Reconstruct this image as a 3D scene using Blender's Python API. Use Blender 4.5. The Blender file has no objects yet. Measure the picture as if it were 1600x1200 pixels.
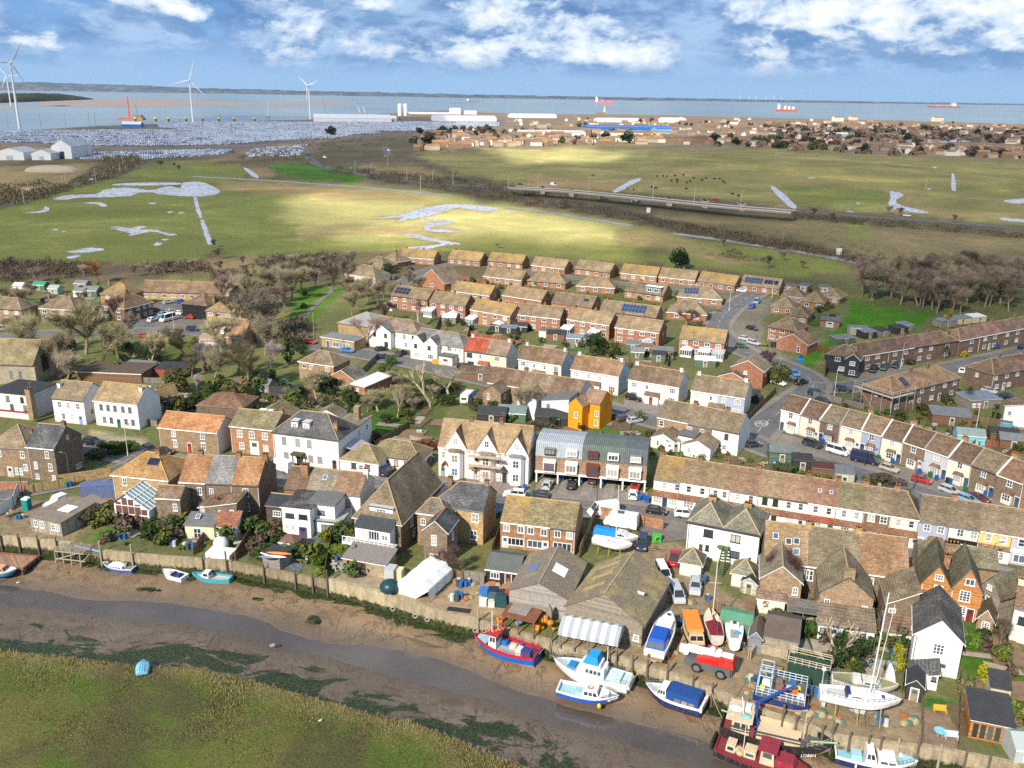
import bpy,math,random
from math import*
class Rn(random.Random):U=random.Random.uniform;g=random.Random.gauss;C=random.Random.choice
import numpy as np
from mathutils import Vector,Matrix,noise,geometry
bM=Rn(11)
SK='structure'
rg,en=range,enumerate
aS=bpy.context.scene
dV=aS.collection
F,H=1400.,75.
eg,dR=atan(453/1400),.0155
ci=Matrix.Rotation(pi/2-eg,3,'X')@Matrix.Rotation(dR,3,'Z')
de=bpy.data.objects.new("camera",bpy.data.cameras.new("camera"))
dV.objects.link(de)
de.location=(0,0,H)
de.rotation_euler=ci.to_euler()
de.data.sensor_width=36;de.data.lens=36*F/1600
de.data.clip_start=1;de.data.clip_end=200000
aS.camera=de
def G(px,py,z=.0):
 d=ci@Vector(((px-800)/F,(600-py)/F,-1))
 t=(z-H)/d.z
 return Vector((d.x*t,d.y*t,z))
def aP(o,label=None,cat=None,group=None,kind=None):
 if label:o['label']=label
 if cat:o['category']=cat
 if group:o['group']=group
 if kind:o['kind']=kind
 return o
def ai(name,loc=(0,0,0),rz=.0,label=None,cat=None,group=None):
 o=bpy.data.objects.new(name,None)
 dV.objects.link(o)
 o.location=loc;o.rotation_euler=(0,0,rz)
 o.empty_display_size=.5
 return aP(o,label,cat,group)
def copy_tree(o,parent=None):
 c=o.copy();dV.objects.link(c);c.parent=parent
 for ch in dF.get(o.name,()):
  k=copy_tree(ch,c)
  dF.setdefault(c.name,[]).append(k)
 return c
dF={}
def ay(name,mesh,parent=None,loc=(0,0,0),rz=.0,scale=None):
 o=bpy.data.objects.new(name,mesh)
 dV.objects.link(o)
 o.location=loc;o.rotation_euler=(0,0,rz)
 if scale:o.scale=scale
 if parent:
  o.parent=parent
  dF.setdefault(parent.name,[]).append(o)
 return o
class MB:
 def __init__(s):s.v,s.f,s.m=[],[],[]
 def pl(s,pts,m=0):
  n=len(s.v);s.v+=[tuple(p)for p in pts]
  s.f.append(tuple(rg(n,n+len(pts))));s.m.append(m)
 def bx(s,x0,x1,y0,y1,z0,z1,m=0,tx=0,ty=0):
  n=len(s.v)
  s.v+=[(x0,y0,z0),(x1,y0,z0),(x1,y1,z0),(x0,y1,z0),(x0+tx,y0+ty,z1),(x1-tx,y0+ty,z1),(x1-tx,y1-ty,z1),(x0+tx,y1-ty,z1)]
  for q in((3,2,1,0),(4,5,6,7),(0,1,5,4),(1,2,6,5),(2,3,7,6),(3,0,4,7)):
   s.f.append(tuple(n+i for i in q));s.m.append(m)
 def tu(s,p,q,r0,r1=None,n=6,m=0,cap=True):
  p,q=Vector(p),Vector(q);r1=r0 if r1 is None else r1
  d=(q-p)
  if d.length<1e-6:return
  d.normalize()
  a=d.orthogonal().normalized();b=d.cross(a)
  k=len(s.v)
  for c,r in((p,r0),(q,r1)):
   for i in rg(n):
    t=2*pi*i/n
    s.v.append(tuple(c+(a*cos(t)+b*sin(t))*r))
  for i in rg(n):
   j=(i+1)%n
   s.f.append((k+i,k+j,k+n+j,k+n+i));s.m.append(m)
  if cap:
   s.f.append(tuple(k+n+i for i in rg(n)));s.m.append(m)
   s.f.append(tuple(k+n-1-i for i in rg(n)));s.m.append(m)
 def path(s,pts,r,n=6,m=0):
  for a,b in zip(pts,pts[1:]):s.tu(a,b,r,r,n,m)
 def bar(s,p,q,w,h,m=0):
  p,q=Vector(p),Vector(q);d=q-p
  n=Vector((-d.y,d.x,0))
  n=n.normalized()*w/2 if n.length>1e-6 else Vector((w/2,0,0))
  u=Vector((0,0,h))
  A=[p-n,p+n,q+n,q-n]
  k=len(s.v)
  s.v+=[tuple(x)for x in A]+[tuple(x+u)for x in A]
  for f in((0,1,2,3),(7,6,5,4),(4,5,1,0),(5,6,2,1),(6,7,3,2),(7,4,0,3)):
   s.f.append(tuple(k+i for i in f));s.m.append(m)
 def ell(s,c,rx,ry,rz,n=10,k=6,m=0,z0=-1.):
  b=len(s.v);rows=[]
  for i in rg(k+1):
   ph=asin(z0)+(pi/2-asin(z0))*i/k
   row=[]
   for j in rg(n):
    t=2*pi*j/n
    row.append(len(s.v))
    s.v.append((c[0]+rx*cos(ph)*cos(t),c[1]+ry*cos(ph)*sin(t),c[2]+rz*sin(ph)))
   rows.append(row)
  for a,bb in zip(rows,rows[1:]):
   for j in rg(n):
    jj=(j+1)%n
    s.f.append((a[j],a[jj],bb[jj],bb[j]));s.m.append(m)
 def extr(s,prof,y0,y1,m=0,axis='y'):
  P=(lambda u,z,t:(u,t,z))if axis=='y' else(lambda u,z,t:(t,u,z))
  n=len(prof);k=len(s.v)
  s.v+=[P(u,z,y0)for u,z in prof]+[P(u,z,y1)for u,z in prof]
  for i in rg(n):
   j=(i+1)%n
   s.f.append((k+i,k+j,k+n+j,k+n+i));s.m.append(m)
  s.f.append(tuple(k+i for i in rg(n)));s.m.append(m)
  s.f.append(tuple(k+n+n-1-i for i in rg(n)));s.m.append(m)
 def loft(s,secs,m=0,cap=True,closed=True):
  k=len(s.v);n=len(secs[0])
  for sec in secs:s.v+=[tuple(p)for p in sec]
  for i in rg(len(secs)-1):
   for j in rg(n if closed else n-1):
    jj=(j+1)%n
    s.f.append((k+i*n+j,k+i*n+jj,k+(i+1)*n+jj,k+(i+1)*n+j));s.m.append(m)
  if cap:
   s.f.append(tuple(k+n-1-j for j in rg(n)));s.m.append(m)
   e=k+(len(secs)-1)*n
   s.f.append(tuple(e+j for j in rg(n)));s.m.append(m)
 def mesh(s,name,mats,smooth=False,fix=False):
  me=bpy.data.meshes.new(name)
  me.from_pydata(s.v,[],s.f)
  for x in(mats if isinstance(mats,(list,tuple))else[mats]):me.materials.append(x)
  if any(s.m):me.polygons.foreach_set('material_index',s.m)
  if smooth:me.polygons.foreach_set('use_smooth',[True]*len(s.f))
  if fix:
   import bmesh
   bm=bmesh.new();bm.from_mesh(me)
   bmesh.ops.remove_doubles(bm,verts=bm.verts,dist=1e-4)
   bmesh.ops.recalc_face_normals(bm,faces=bm.faces)
   bm.to_mesh(me);bm.free()
  me.update()
  return me
 def bd(s,name,mats,parent=None,loc=(0,0,0),rz=.0,smooth=False,fix=False):
  return ay(name,s.mesh(name,mats,smooth,fix),parent,loc,rz)
def srgb(r,g,b):
 return tuple((c/12.92 if c<=.04045 else((c+.055)/1.055)**2.4)for c in(r/255,g/255,b/255))
class NT:
 def __init__(s,name):
  s.mat=bpy.data.materials.new(name);s.mat.use_nodes=True
  s.t=s.mat.node_tree;s.b=s.t.nodes['Principled BSDF']
 def mu(s,a,b):return s.math('MULTIPLY',a,b)
 def ad(s,a,b):return s.math('ADD',a,b)
 def n(s,typ,**kw):
  x=s.t.nodes.new(typ)
  for k,v in kw.items():setattr(x,k,v)
  return x
 def l(s,a,b):s.t.links.new(a,b)
 def val(s,sock,v):
  if hasattr(v,'is_output'):s.l(v,sock)
  elif isinstance(v,(tuple,list))and len(v)==3 and sock.type=='RGBA':sock.default_value=(*v,1)
  else:sock.default_value=v
 def math(s,op,a,b=.0,clamp=False):
  x=s.n('ShaderNodeMath',operation=op,use_clamp=clamp)
  s.val(x.inputs[0],a);s.val(x.inputs[1],b);return x.outputs[0]
 def noise(s,vec,scale,detail=4,rough=.6,dist=0):
  x=s.n('ShaderNodeTexNoise');s.l(vec,x.inputs['Vector'])
  x.inputs['Scale'].default_value=scale;x.inputs['Detail'].default_value=detail
  x.inputs['Roughness'].default_value=rough;x.inputs['Distortion'].default_value=dist
  return x.outputs['Fac']
 def rp(s,f,a,b):
  x=s.n('ShaderNodeMapRange',interpolation_type='SMOOTHSTEP')
  s.val(x.inputs['Value'],f);x.inputs['From Min'].default_value=a;x.inputs['From Max'].default_value=b
  return x.outputs[0]
 def lin(s,f,a,b,c,d):
  x=s.n('ShaderNodeMapRange')
  s.val(x.inputs['Value'],f)
  for k,v in zip(('From Min','From Max','To Min','To Max'),(a,b,c,d)):x.inputs[k].default_value=v
  return x.outputs[0]
 def mix(s,f,a,b,mode='MIX'):
  x=s.n('ShaderNodeMix',data_type='RGBA',blend_type=mode)
  s.val(x.inputs[0],f);s.val(x.inputs[6],a);s.val(x.inputs[7],b)
  return x.outputs[2]
 def scale(s,c,f):
  x=s.n('ShaderNodeVectorMath',operation='SCALE')
  s.val(x.inputs[0],c);s.val(x.inputs['Scale'],f);return x.outputs[0]
 def obj(s):return s.n('ShaderNodeTexCoord').outputs['Object']
 def gen(s):return s.n('ShaderNodeTexCoord').outputs['Generated']
 def pos(s):return s.n('ShaderNodeNewGeometry').outputs['Position']
 def orand(s):return s.n('ShaderNodeObjectInfo').outputs['Random']
 def sep(s,v):
  x=s.n('ShaderNodeSeparateXYZ');s.l(v,x.inputs[0]);return x.outputs
 def comb(s,x,y,z):
  c=s.n('ShaderNodeCombineXYZ')
  for i,v in en((x,y,z)):s.val(c.inputs[i],v)
  return c.outputs[0]
 def bump(s,h,strength=.3,dist=.05):
  x=s.n('ShaderNodeBump');x.inputs['Strength'].default_value=strength;x.inputs['Distance'].default_value=dist
  s.l(h,x.inputs['Height']);s.l(x.outputs[0],s.b.inputs['Normal'])
 def done(s,col,rough=.8,spec=.3,metal=0):
  s.val(s.b.inputs['Base Color'],col);s.val(s.b.inputs['Roughness'],rough)
  s.b.inputs['Specular IOR Level'].default_value=spec;s.b.inputs['Metallic'].default_value=metal
  return s.mat
ce={}
def be(fn):
 def g(*a,**k):
  key=(fn.__name__,a,tuple(sorted(k.items())))
  if key not in ce:ce[key]=fn(*a,**k)
  return ce[key]
 return g
@be
def aa(c,rough=.7,var=.18,sc=1.2,spec=.3,metal=0,name='painted'):
 t=NT(name);p=t.obj()
 f=t.noise(p,sc,5,.65)
 g=t.noise(p,sc*9,2,.5)
 k=t.ad(t.mu(f,.75),t.mu(g,.25))
 return t.done(t.scale(c,t.lin(k,.25,.75,1-var,1+var)),rough,spec,metal)
@be
def ah(c):
 t=NT('painted_render');p=t.obj();s=t.sep(p)
 streak=t.noise(t.comb(t.ad(t.mu(s[0],1.6),t.mu(s[1],1.6)),t.mu(s[2],.25),0),1.,4,.65)
 blot=t.noise(p,.5,4)
 k=t.lin(t.ad(t.mu(streak,.6),t.mu(blot,.4)),.3,.7,.78,1.05)
 col=t.scale(c,k)
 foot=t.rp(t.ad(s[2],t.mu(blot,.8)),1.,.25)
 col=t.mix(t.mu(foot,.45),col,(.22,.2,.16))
 t.bump(t.noise(p,6,3),.15,.03)
 return t.done(col,.85,.2)
@be
def aZ(c,c2=None):
 t=NT('brickwork');p=t.obj();s=t.sep(p)
 c2=c2 or tuple(x*.6 for x in c)
 b=t.n('ShaderNodeTexBrick')
 t.l(t.comb(t.ad(s[0],s[1]),s[2],0),b.inputs['Vector'])
 b.inputs['Color1'].default_value=(*c,1);b.inputs['Color2'].default_value=(*c2,1)
 b.inputs['Mortar'].default_value=(.34,.3,.25,1)
 for k,v in(('Scale',1.),('Mortar Size',.012),('Brick Width',.46),('Row Height',.16),('Bias',-.1)):b.inputs[k].default_value=v
 f=t.noise(p,.8,5,.65)
 g=t.noise(p,3.2,2,.6)
 col=t.scale(b.outputs['Color'],t.lin(f,.25,.75,.68,1.3))
 col=t.scale(col,t.lin(g,.3,.7,.8,1.2))
 return t.done(t.scale(col,t.lin(t.orand(),0,1,.9,1.1)),.92,.15)
@be
def ab(c,lichen=.35,row=.19,lc=(.37,.23,.055),moss=.3):
 t=NT('roof_tiles');p=t.obj();s=t.sep(p);q=t.sep(t.gen())
 rows=t.math('FRACT',t.math('DIVIDE',t.ad(s[2],t.mu(t.noise(p,1.2,2),.03)),row))
 edge=t.rp(rows,.0,.4)
 cell=t.n('ShaderNodeTexVoronoi');cell.inputs['Scale'].default_value=1.
 t.l(t.comb(t.mu(s[0],2.8),t.mu(s[1],2.8),t.mu(s[2],1/row)),cell.inputs['Vector'])
 cs=t.sep(cell.outputs['Color'])
 big=t.noise(p,.33,4,.6)
 mid=t.noise(p,1.5,4,.7)
 fine=t.noise(p,5.,2,.6)
 col=t.scale(c,t.lin(cs[0],0,1,.74,1.26))
 col=t.scale(col,t.lin(big,.3,.7,.72,1.28))
 col=t.scale(col,t.lin(edge,0,1,.55,1.06))
 col=t.mix(t.mu(t.rp(mid,.52,.68),moss),col,(.05,.045,.03))
 pale=t.rp(t.ad(fine,t.mu(big,.5)),.78,.95)
 col=t.mix(t.mu(pale,.4),col,(.42,.38,.28))
 l=t.ad(t.mu(q[2],.30),t.ad(t.mu(mid,.45),t.mu(t.noise(p,.22,3),.75)))
 lm=t.rp(l,1.-.34*lichen,1.25-.34*lichen)
 col=t.mix(t.mu(lm,.62 if lichen else 0),col,t.scale(lc,t.lin(fine,.3,.7,.7,1.3)))
 t.bump(t.ad(edge,t.mu(cs[0],.5)),.5,.06)
 return t.done(t.scale(col,t.lin(t.orand(),0,1,.85,1.15)),.9,.2)
@be
def am(c,w=.18,axis=2,name='boarding'):
 t=NT(name);p=t.obj();s=t.sep(p)
 co=s[2]if axis==2 else t.ad(s[0],s[1])
 r=t.math('FRACT',t.math('DIVIDE',co,w))
 idx=t.math('FLOOR',t.math('DIVIDE',co,w))
 wn=t.n('ShaderNodeTexWhiteNoise',noise_dimensions='1D');t.l(idx,wn.inputs['W'])
 f=t.noise(p,2.,4,.6)
 col=t.scale(c,t.lin(wn.outputs['Value'],0,1,.75,1.2))
 col=t.scale(col,t.lin(f,.3,.7,.75,1.2))
 col=t.scale(col,t.lin(t.rp(r,0,.18),0,1,.45,1))
 return t.done(col,.85,.2)
@be
def aT(c,w=.3,axis=0,rust=.0):
 t=NT('corrugated_sheet');p=t.obj();s=t.sep(p)
 co=s[axis]if axis<3 else t.ad(s[0],s[1])
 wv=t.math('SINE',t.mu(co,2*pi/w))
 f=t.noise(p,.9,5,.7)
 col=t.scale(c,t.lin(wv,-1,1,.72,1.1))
 col=t.scale(col,t.lin(f,.3,.7,.8,1.15))
 if rust:col=t.mix(t.mu(t.rp(f,.5,.7),rust),col,(.16,.06,.02))
 t.bump(wv,.5,.06)
 return t.done(col,.6,.3)
@be
def eO(c,yel=.6):
 t=NT('old_cement_roof');p=t.obj();s=t.sep(p)
 a=t.noise(t.comb(t.mu(s[0],4),t.mu(s[1],1.2),s[2]),1.6,5,.75)
 b=t.noise(p,.35,4)
 fine=t.noise(p,7,3,.7)
 col=t.scale(c,t.lin(a,.3,.7,.5,1.5))
 col=t.mix(t.mu(t.rp(fine,.55,.7),.6),col,(.045,.04,.03))
 col=t.mix(t.mu(t.rp(t.ad(b,t.mu(a,.4)),.68,.85),yel),col,(.36,.28,.12))
 t.bump(a,.6,.08)
 return t.done(col,.95,.1)
@be
def av(c=(.03,.045,.06),rough=.12):
 t=NT('window_glass');p=t.obj()
 return t.done(t.scale(c,t.lin(t.orand(),0,1,.5,2.2)),rough,.6)
@be
def c5(c=(.5,.5,.47)):
 t=NT('netted_window');s=t.sep(t.obj())
 w=t.math('SINE',t.mu(s[0],38))
 return t.done(t.scale(c,t.mu(t.lin(w,-1,1,.75,1.05),t.lin(t.orand(),0,1,.45,1.))),.35,.5)
@be
def ak(c,rough=.3,name='gloss_paint',spec=.5):
 t=NT(name);p=t.obj()
 f=t.noise(p,1.5,6,.7);s=t.sep(p)
 g=t.noise(t.comb(t.mu(s[0],5),t.mu(s[1],5),t.mu(s[2],.6)),1,4,.65)
 col=t.mix(t.mu(t.rp(g,.52,.72),.45),t.scale(c,t.lin(f,.25,.75,.75,1.12)),(.16,.13,.1))
 return t.done(col,t.lin(f,.3,.7,rough,rough+.25),spec)
WHITE=(.78,.77,.74);CREAM=(.74,.66,.50);GREY=(.3,.3,.3)
af=aa((.78,.78,.76),.5,.08)
cS=aa((.03,.03,.032),.6,.3)
eh=aa((.42,.15,.06),.8,.3)
c9=aa((.36,.27,.15),.9,.4,3)
bv=aa((.05,.05,.05),.5,.2)
M_WOOD=am((.21,.15,.095),.14,3)
bn=am((.2,.18,.155),.14,3)
bc=aa((.14,.11,.08),.9,.4,2.5)
aF=aa((.33,.34,.35),.4,.15,metal=.6)
a8=aa((.02,.02,.02),.85,.3)
cC=aa((.16,.17,.19),.6,.3)
# terrain
def aA(pts,x):
 if x<=pts[0][0]:a,b=pts[0],pts[1]
 elif x>=pts[-1][0]:a,b=pts[-2],pts[-1]
 else:
  for a,b in zip(pts,pts[1:]):
   if a[0]<=x<=b[0]:break
 return a[1]+(b[1]-a[1])*(x-a[0])/(b[0]-a[0])
b4=[(-60,836),(0,838),(105,848),(160,861),(215,867),(302,874),(362,878),(460,897),(516,908),(587,926),(640,943),(700,960),(747,969),(856,999),(874,1007),(969,1026),(1062,1056),(1130,1082),(1200,1112),(1304,1149),(1400,1162),(1439,1166),(1502,1178),(1600,1197),(1700,1220)]
ea=[(-700,215),(0,206),(150,197),(310,191),(480,187),(620,176),(700,172),(800,178),(1000,179),(1200,184),(1400,188),(1600,194),(2300,212)]
WN=[(-60,911),(0,915),(75,925),(150,938),(212,938),(300,949),(400,971),(445,988),(510,1003),(587,1008),(650,1025),(712,1042),(750,1058),(800,1076),(900,1106),(1000,1130),(1100,1158),(1250,1215),(1700,1330)]
WS=[(-60,938),(0,943),(62,950),(175,961),(275,971),(350,989),(400,1001),(462,1020),(530,1035),(575,1046),(650,1061),(705,1079),(760,1097),(850,1122),(950,1153),(1060,1187),(1150,1225),(1700,1400)]
GE=[(-60,1005),(0,1013),(100,1022),(212,1036),(320,1041),(400,1062),(437,1071),(525,1096),(600,1117),(642,1124),(687,1141),(750,1166),(800,1186),(850,1208),(1100,1300),(1700,1520)]
bh,dA,C_LUSH=(.19,.205,.055),(.25,.225,.085),(.06,.125,.016)
aM,C_SUNPALE,bF=(.32,.24,.11),(.56,.50,.19),(.12,.095,.058)  # pale grass colour raised to carry the sunlight on bright meadow patches
bY,dI,d9=(.125,.135,.052),(.30,.22,.135),(.24,.18,.12)
cF,dk,bT=(.24,.185,.115),(.16,.14,.125),(.125,.105,.055)
dt=[([(-900,440),(2500,440),(2500,1500),(-900,1500)],bY,10,1),([(-700,200),(-700,262),(0,252),(225,245),(340,250),(480,240),(640,238),(800,230),(1000,229),(1200,233),(1330,240),(1600,252),(2300,262),(2300,160),(700,150)],d9,3,1),([(-700,190),(0,195),(300,182),(480,176),(700,178),(790,186),(790,197),(700,207),(600,213),(520,217),(380,233),(350,243),(240,246),(120,242),(110,226),(0,224),(-700,224)],dk,2,1),([(640,240),(800,232),(1000,229),(1200,233),(1350,241),(1600,254),(2300,262),(2300,362),(1600,352),(1480,342),(1330,330),(1230,322),(1000,300),(820,292),(740,276),(680,256)],dA,3,1),([(830,276),(960,279),(1000,281),(960,298),(820,292)],aM,4,1),([(1010,283),(1050,268),(1100,262),(1110,268),(1060,280),(1040,296),(980,300)],aM,5,.6),([(1218,291),(1300,290),(1380,297),(1392,305),(1385,325),(1330,328),(1245,322)],bh,2,1),([(1210,288),(1300,288),(1390,295),(1415,303),(1405,318),(1470,334),(1600,345),(1600,341),(1480,328),(1425,312),(1420,298),(1300,284)],aM,2,.8),([(1180,260),(1300,266),(1460,280),(1450,292),(1380,288),(1200,272)],(.28,.24,.08),12,.9),([(1495,288),(1600,292),(1600,306),(1500,300)],(.22,.22,.06),8,.8),([(760,234),(900,232),(1010,240),(960,256),(800,254)],C_SUNPALE,10,.9),([(960,330),(1100,337),(1330,347),(1600,364),(2300,380),(2300,440),(1600,440),(1480,424),(1380,408),(1230,378),(1100,360)],(.215,.172,.085),6,1),([(1320,346),(1360,350),(1365,378),(1325,372)],bh,4,.8),([(-300,345),(0,327),(90,301),(180,277),(330,277),(400,281),(560,287),(700,303),(830,325),(1000,352),(1120,380),(1200,388),(1300,404),(1345,424),(1330,445),(1240,434),(1150,424),(1000,410),(800,398),(640,392),(540,394),(420,402),(330,397),(300,410),(0,410),(-300,412)],bh,4,1),([(460,306),(560,300),(700,310),(850,332),(970,356),(960,374),(860,378),(780,370),(640,378),(540,372),(470,352),(440,328)],C_SUNPALE,30,.9),([(350,284),(480,286),(560,293),(690,306),(640,318),(520,310),(420,304),(345,295)],aM,7,.9),([(455,365),(520,352),(600,350),(720,358),(700,368),(600,366),(490,370),(470,377)],aM,5,.7),([(960,355),(1020,362),(1100,382),(1145,402),(1100,406),(1060,392),(960,377)],aM,8,.8),([(980,392),(1030,380),(1060,392),(1010,402)],bF,6,.6),([(1100,400),(1180,405),(1200,414),(1120,412)],aM,4,.8),([(560,262),(620,272),(720,284),(820,300),(960,320),(1000,333),(1100,352),(1230,374),(1380,406),(1390,416),(1230,388),(1100,366),(985,348),(800,322),(700,302),(560,284)],bF,6,.85),([(930,300),(1230,328),(1330,336),(1600,356),(1600,364),(1330,346),(1230,338),(1000,320)],bF,4,.5),([(500,222),(600,215),(700,212),(760,215),(700,236),(640,240),(700,275),(640,275),(560,262),(490,255)],(.12,.1,.06),5,.9),([(560,258),(640,258),(700,272),(680,280),(590,272)],aM,5,.7),([(418,258),(470,254),(530,262),(572,276),(556,285),(470,278),(430,268)],(.06,.15,.015),3,1),([(220,258),(330,252),(390,262),(380,275),(330,277),(190,276)],bh,3,.9),([(390,262),(420,262),(430,272),(410,280),(395,276)],(.28,.19,.1),2,.9),([(-300,262),(0,262),(150,258),(110,285),(40,302),(-300,340)],aM,4,.9),([(-300,408),(0,409),(300,408),(420,400),(545,396),(560,404),(540,440),(430,425),(380,440),(0,440),(-300,440)],bF,6,.9),([(180,410),(300,408),(400,398),(420,410),(330,425),(250,418)],aM,6,.8),([(250,434),(330,432),(330,440),(250,442)],bh,3,.8),([(1200,408),(1290,406),(1360,428),(1330,445),(1230,428)],bh,4,.8),([(1260,425),(1380,420),(1380,445),(1270,440)],bT,6,.7),([(468,448),(530,446),(538,456),(482,508),(446,512),(455,480)],(.07,.14,.02),3,1),([(1330,463),(1400,470),(1462,488),(1440,510),(1330,527),(1290,545),(1268,580),(1245,566),(1290,535),(1322,500)],(.05,.145,.01),3,1),([(1325,462),(1400,466),(1460,485),(1420,490),(1340,474)],bT,4,.6),([(140,540),(290,530),(320,545),(270,580),(170,575)],(.09,.11,.03),5,.9),([(30,580),(120,600),(300,612),(270,640),(120,640)],(.1,.1,.04),6,.6),([(560,590),(700,600),(690,680),(560,690),(540,640)],(.085,.105,.03),8,.9),([(562,650),(620,640),(640,670),(570,685)],(.05,.12,.015),5,.9),([(480,595),(540,600),(545,615),(430,610),(430,596)],(.06,.13,.02),3,.8),([(245,475),(290,470),(330,480),(330,520),(180,526),(200,500),(225,480)],dk,3,.9),([(715,888),(800,900),(800,960),(745,968),(605,932),(625,893)],dI,5,1),([(985,832),(1070,850),(1085,870),(1130,925),(1185,945),(1170,1010),(1280,1060),(1440,1090),(1445,1170),(1304,1150),(1060,1058),(860,1003),(980,960),(1030,900),(940,845)],cF,5,1),([(-60,790),(50,785),(185,765),(165,805),(105,850),(-60,840)],cF,4,1),([(515,905),(560,885),(620,895),(600,932)],(.3,.24,.17),3,.9),([(143,842),(172,820),(188,826),(155,846)],(.055,.15,.012),2,1),([(380,850),(440,800),(455,820),(400,880)],(.09,.1,.035),4,.8),([(480,860),(560,840),(560,890),(500,895)],(.07,.11,.025),4,.8),([(755,830),(785,835),(760,885),(742,888)],(.13,.12,.045),3,.9),([(1365,985),(1402,990),(1400,1042),(1368,1036)],(.035,.11,.012),2,1),([(1498,1002),(1560,1012),(1548,1068),(1502,1050)],(.06,.13,.015),3,1),([(1570,1050),(1640,1060),(1640,1140),(1580,1135)],(.07,.13,.02),3,1),([(1448,1090),(1490,1096),(1490,1112),(1448,1106)],(.03,.12,.015),1,1),([(1445,1108),(1500,1114),(1502,1172),(1440,1164)],(.22,.16,.11),2,1),([(1178,945),(1290,950),(1300,1020),(1200,1010)],(.07,.09,.03),5,.8),([(950,665),(1010,670),(1020,690),(950,690)],(.09,.1,.04),3,.6),([(1110,466),(1200,470),(1190,530),(1235,560),(1180,562),(1120,532),(1098,500)],(.2,.175,.14),3,.9),([(1320,588),(1420,562),(1430,575),(1330,604)],(.2,.18,.15),2,.9),([(1215,612),(1240,600),(1300,610),(1290,640),(1230,640)],(.17,.16,.15),2,.7),([(138,672),(232,688),(222,704),(134,692)],(.3,.28,.18),2,.9),([(1300,720),(1400,750),(1440,770),(1440,780),(1290,735)],bY,3,.9),]
def b3(poly,X,Y,feather):
 P=np.array(poly,float);Q=np.roll(P,-1,0)
 inside=np.zeros(X.shape,bool);dist=np.full(X.shape,1e9)
 for(x0,y0),(x1,y1)in zip(P,Q):
  c=((y0>Y)!=(y1>Y))
  with np.errstate(divide='ignore',invalid='ignore'):
   xx=(x1-x0)*(Y-y0)/(y1-y0 if y1!=y0 else 1e-9)+x0
  inside^=c&(X<xx)
  L2=(x1-x0)**2+(y1-y0)**2+1e-9
  t=np.clip(((X-x0)*(x1-x0)+(Y-y0)*(y1-y0))/L2,0,1)
  d=np.hypot(X-(x0+t*(x1-x0)),(Y-(y0+t*(y1-y0)))*1.6)
  dist=np.minimum(dist,d)
 sd=np.where(inside,dist,-dist)/feather
 t=np.clip(sd*.5+.5,0,1)
 return t*t*(3-2*t)
def bO(name,rows,mats,attr=None,smooth=True):
 n=len(rows[0]);v=[tuple(p)for r in rows for p in r]
 f=[(i*n+j,i*n+j+1,(i+1)*n+j+1,(i+1)*n+j)for i in rg(len(rows)-1)for j in rg(n-1)]
 me=bpy.data.meshes.new(name);me.from_pydata(v,[],f)
 me.materials.append(mats)
 me.polygons.foreach_set('use_smooth',[smooth]*len(f))
 if attr is not None:
  a=me.color_attributes.new('paint','FLOAT_COLOR','POINT')
  a.data.foreach_set('color',np.concatenate([attr,np.ones((len(attr),1))],1).astype(np.float32).ravel())
 me.update()
 return ay(name,me)
def ground_material():
 t=NT('ground_cover');p=t.pos()
 at=t.n('ShaderNodeAttribute',attribute_name='paint')
 c=at.outputs['Color'];s=t.sep(c)
 big=t.noise(p,.012,6,.62,.6)
 mid=t.noise(p,.09,5,.65)
 fine=t.noise(p,.8,4,.7)
 col=t.scale(c,t.lin(big,.3,.7,.72,1.28))
 straw=t.rp(t.ad(t.mu(mid,.6),t.mu(big,.5)),.56,.72)
 col=t.mix(t.mu(straw,.5),col,t.mix(1,col,(1.9,1.45,1.5),'MULTIPLY'))
 dark=t.rp(t.ad(mid,t.mu(fine,.4)),.62,.44)
 col=t.mix(t.mu(dark,.55),col,t.mix(1,col,(.45,.48,.5),'MULTIPLY'))
 col=t.scale(col,t.lin(fine,.3,.7,.72,1.28))
 t.bump(t.ad(fine,mid),.5,.25)
 return t.done(col,.95,.1)
cU=ground_material()
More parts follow.
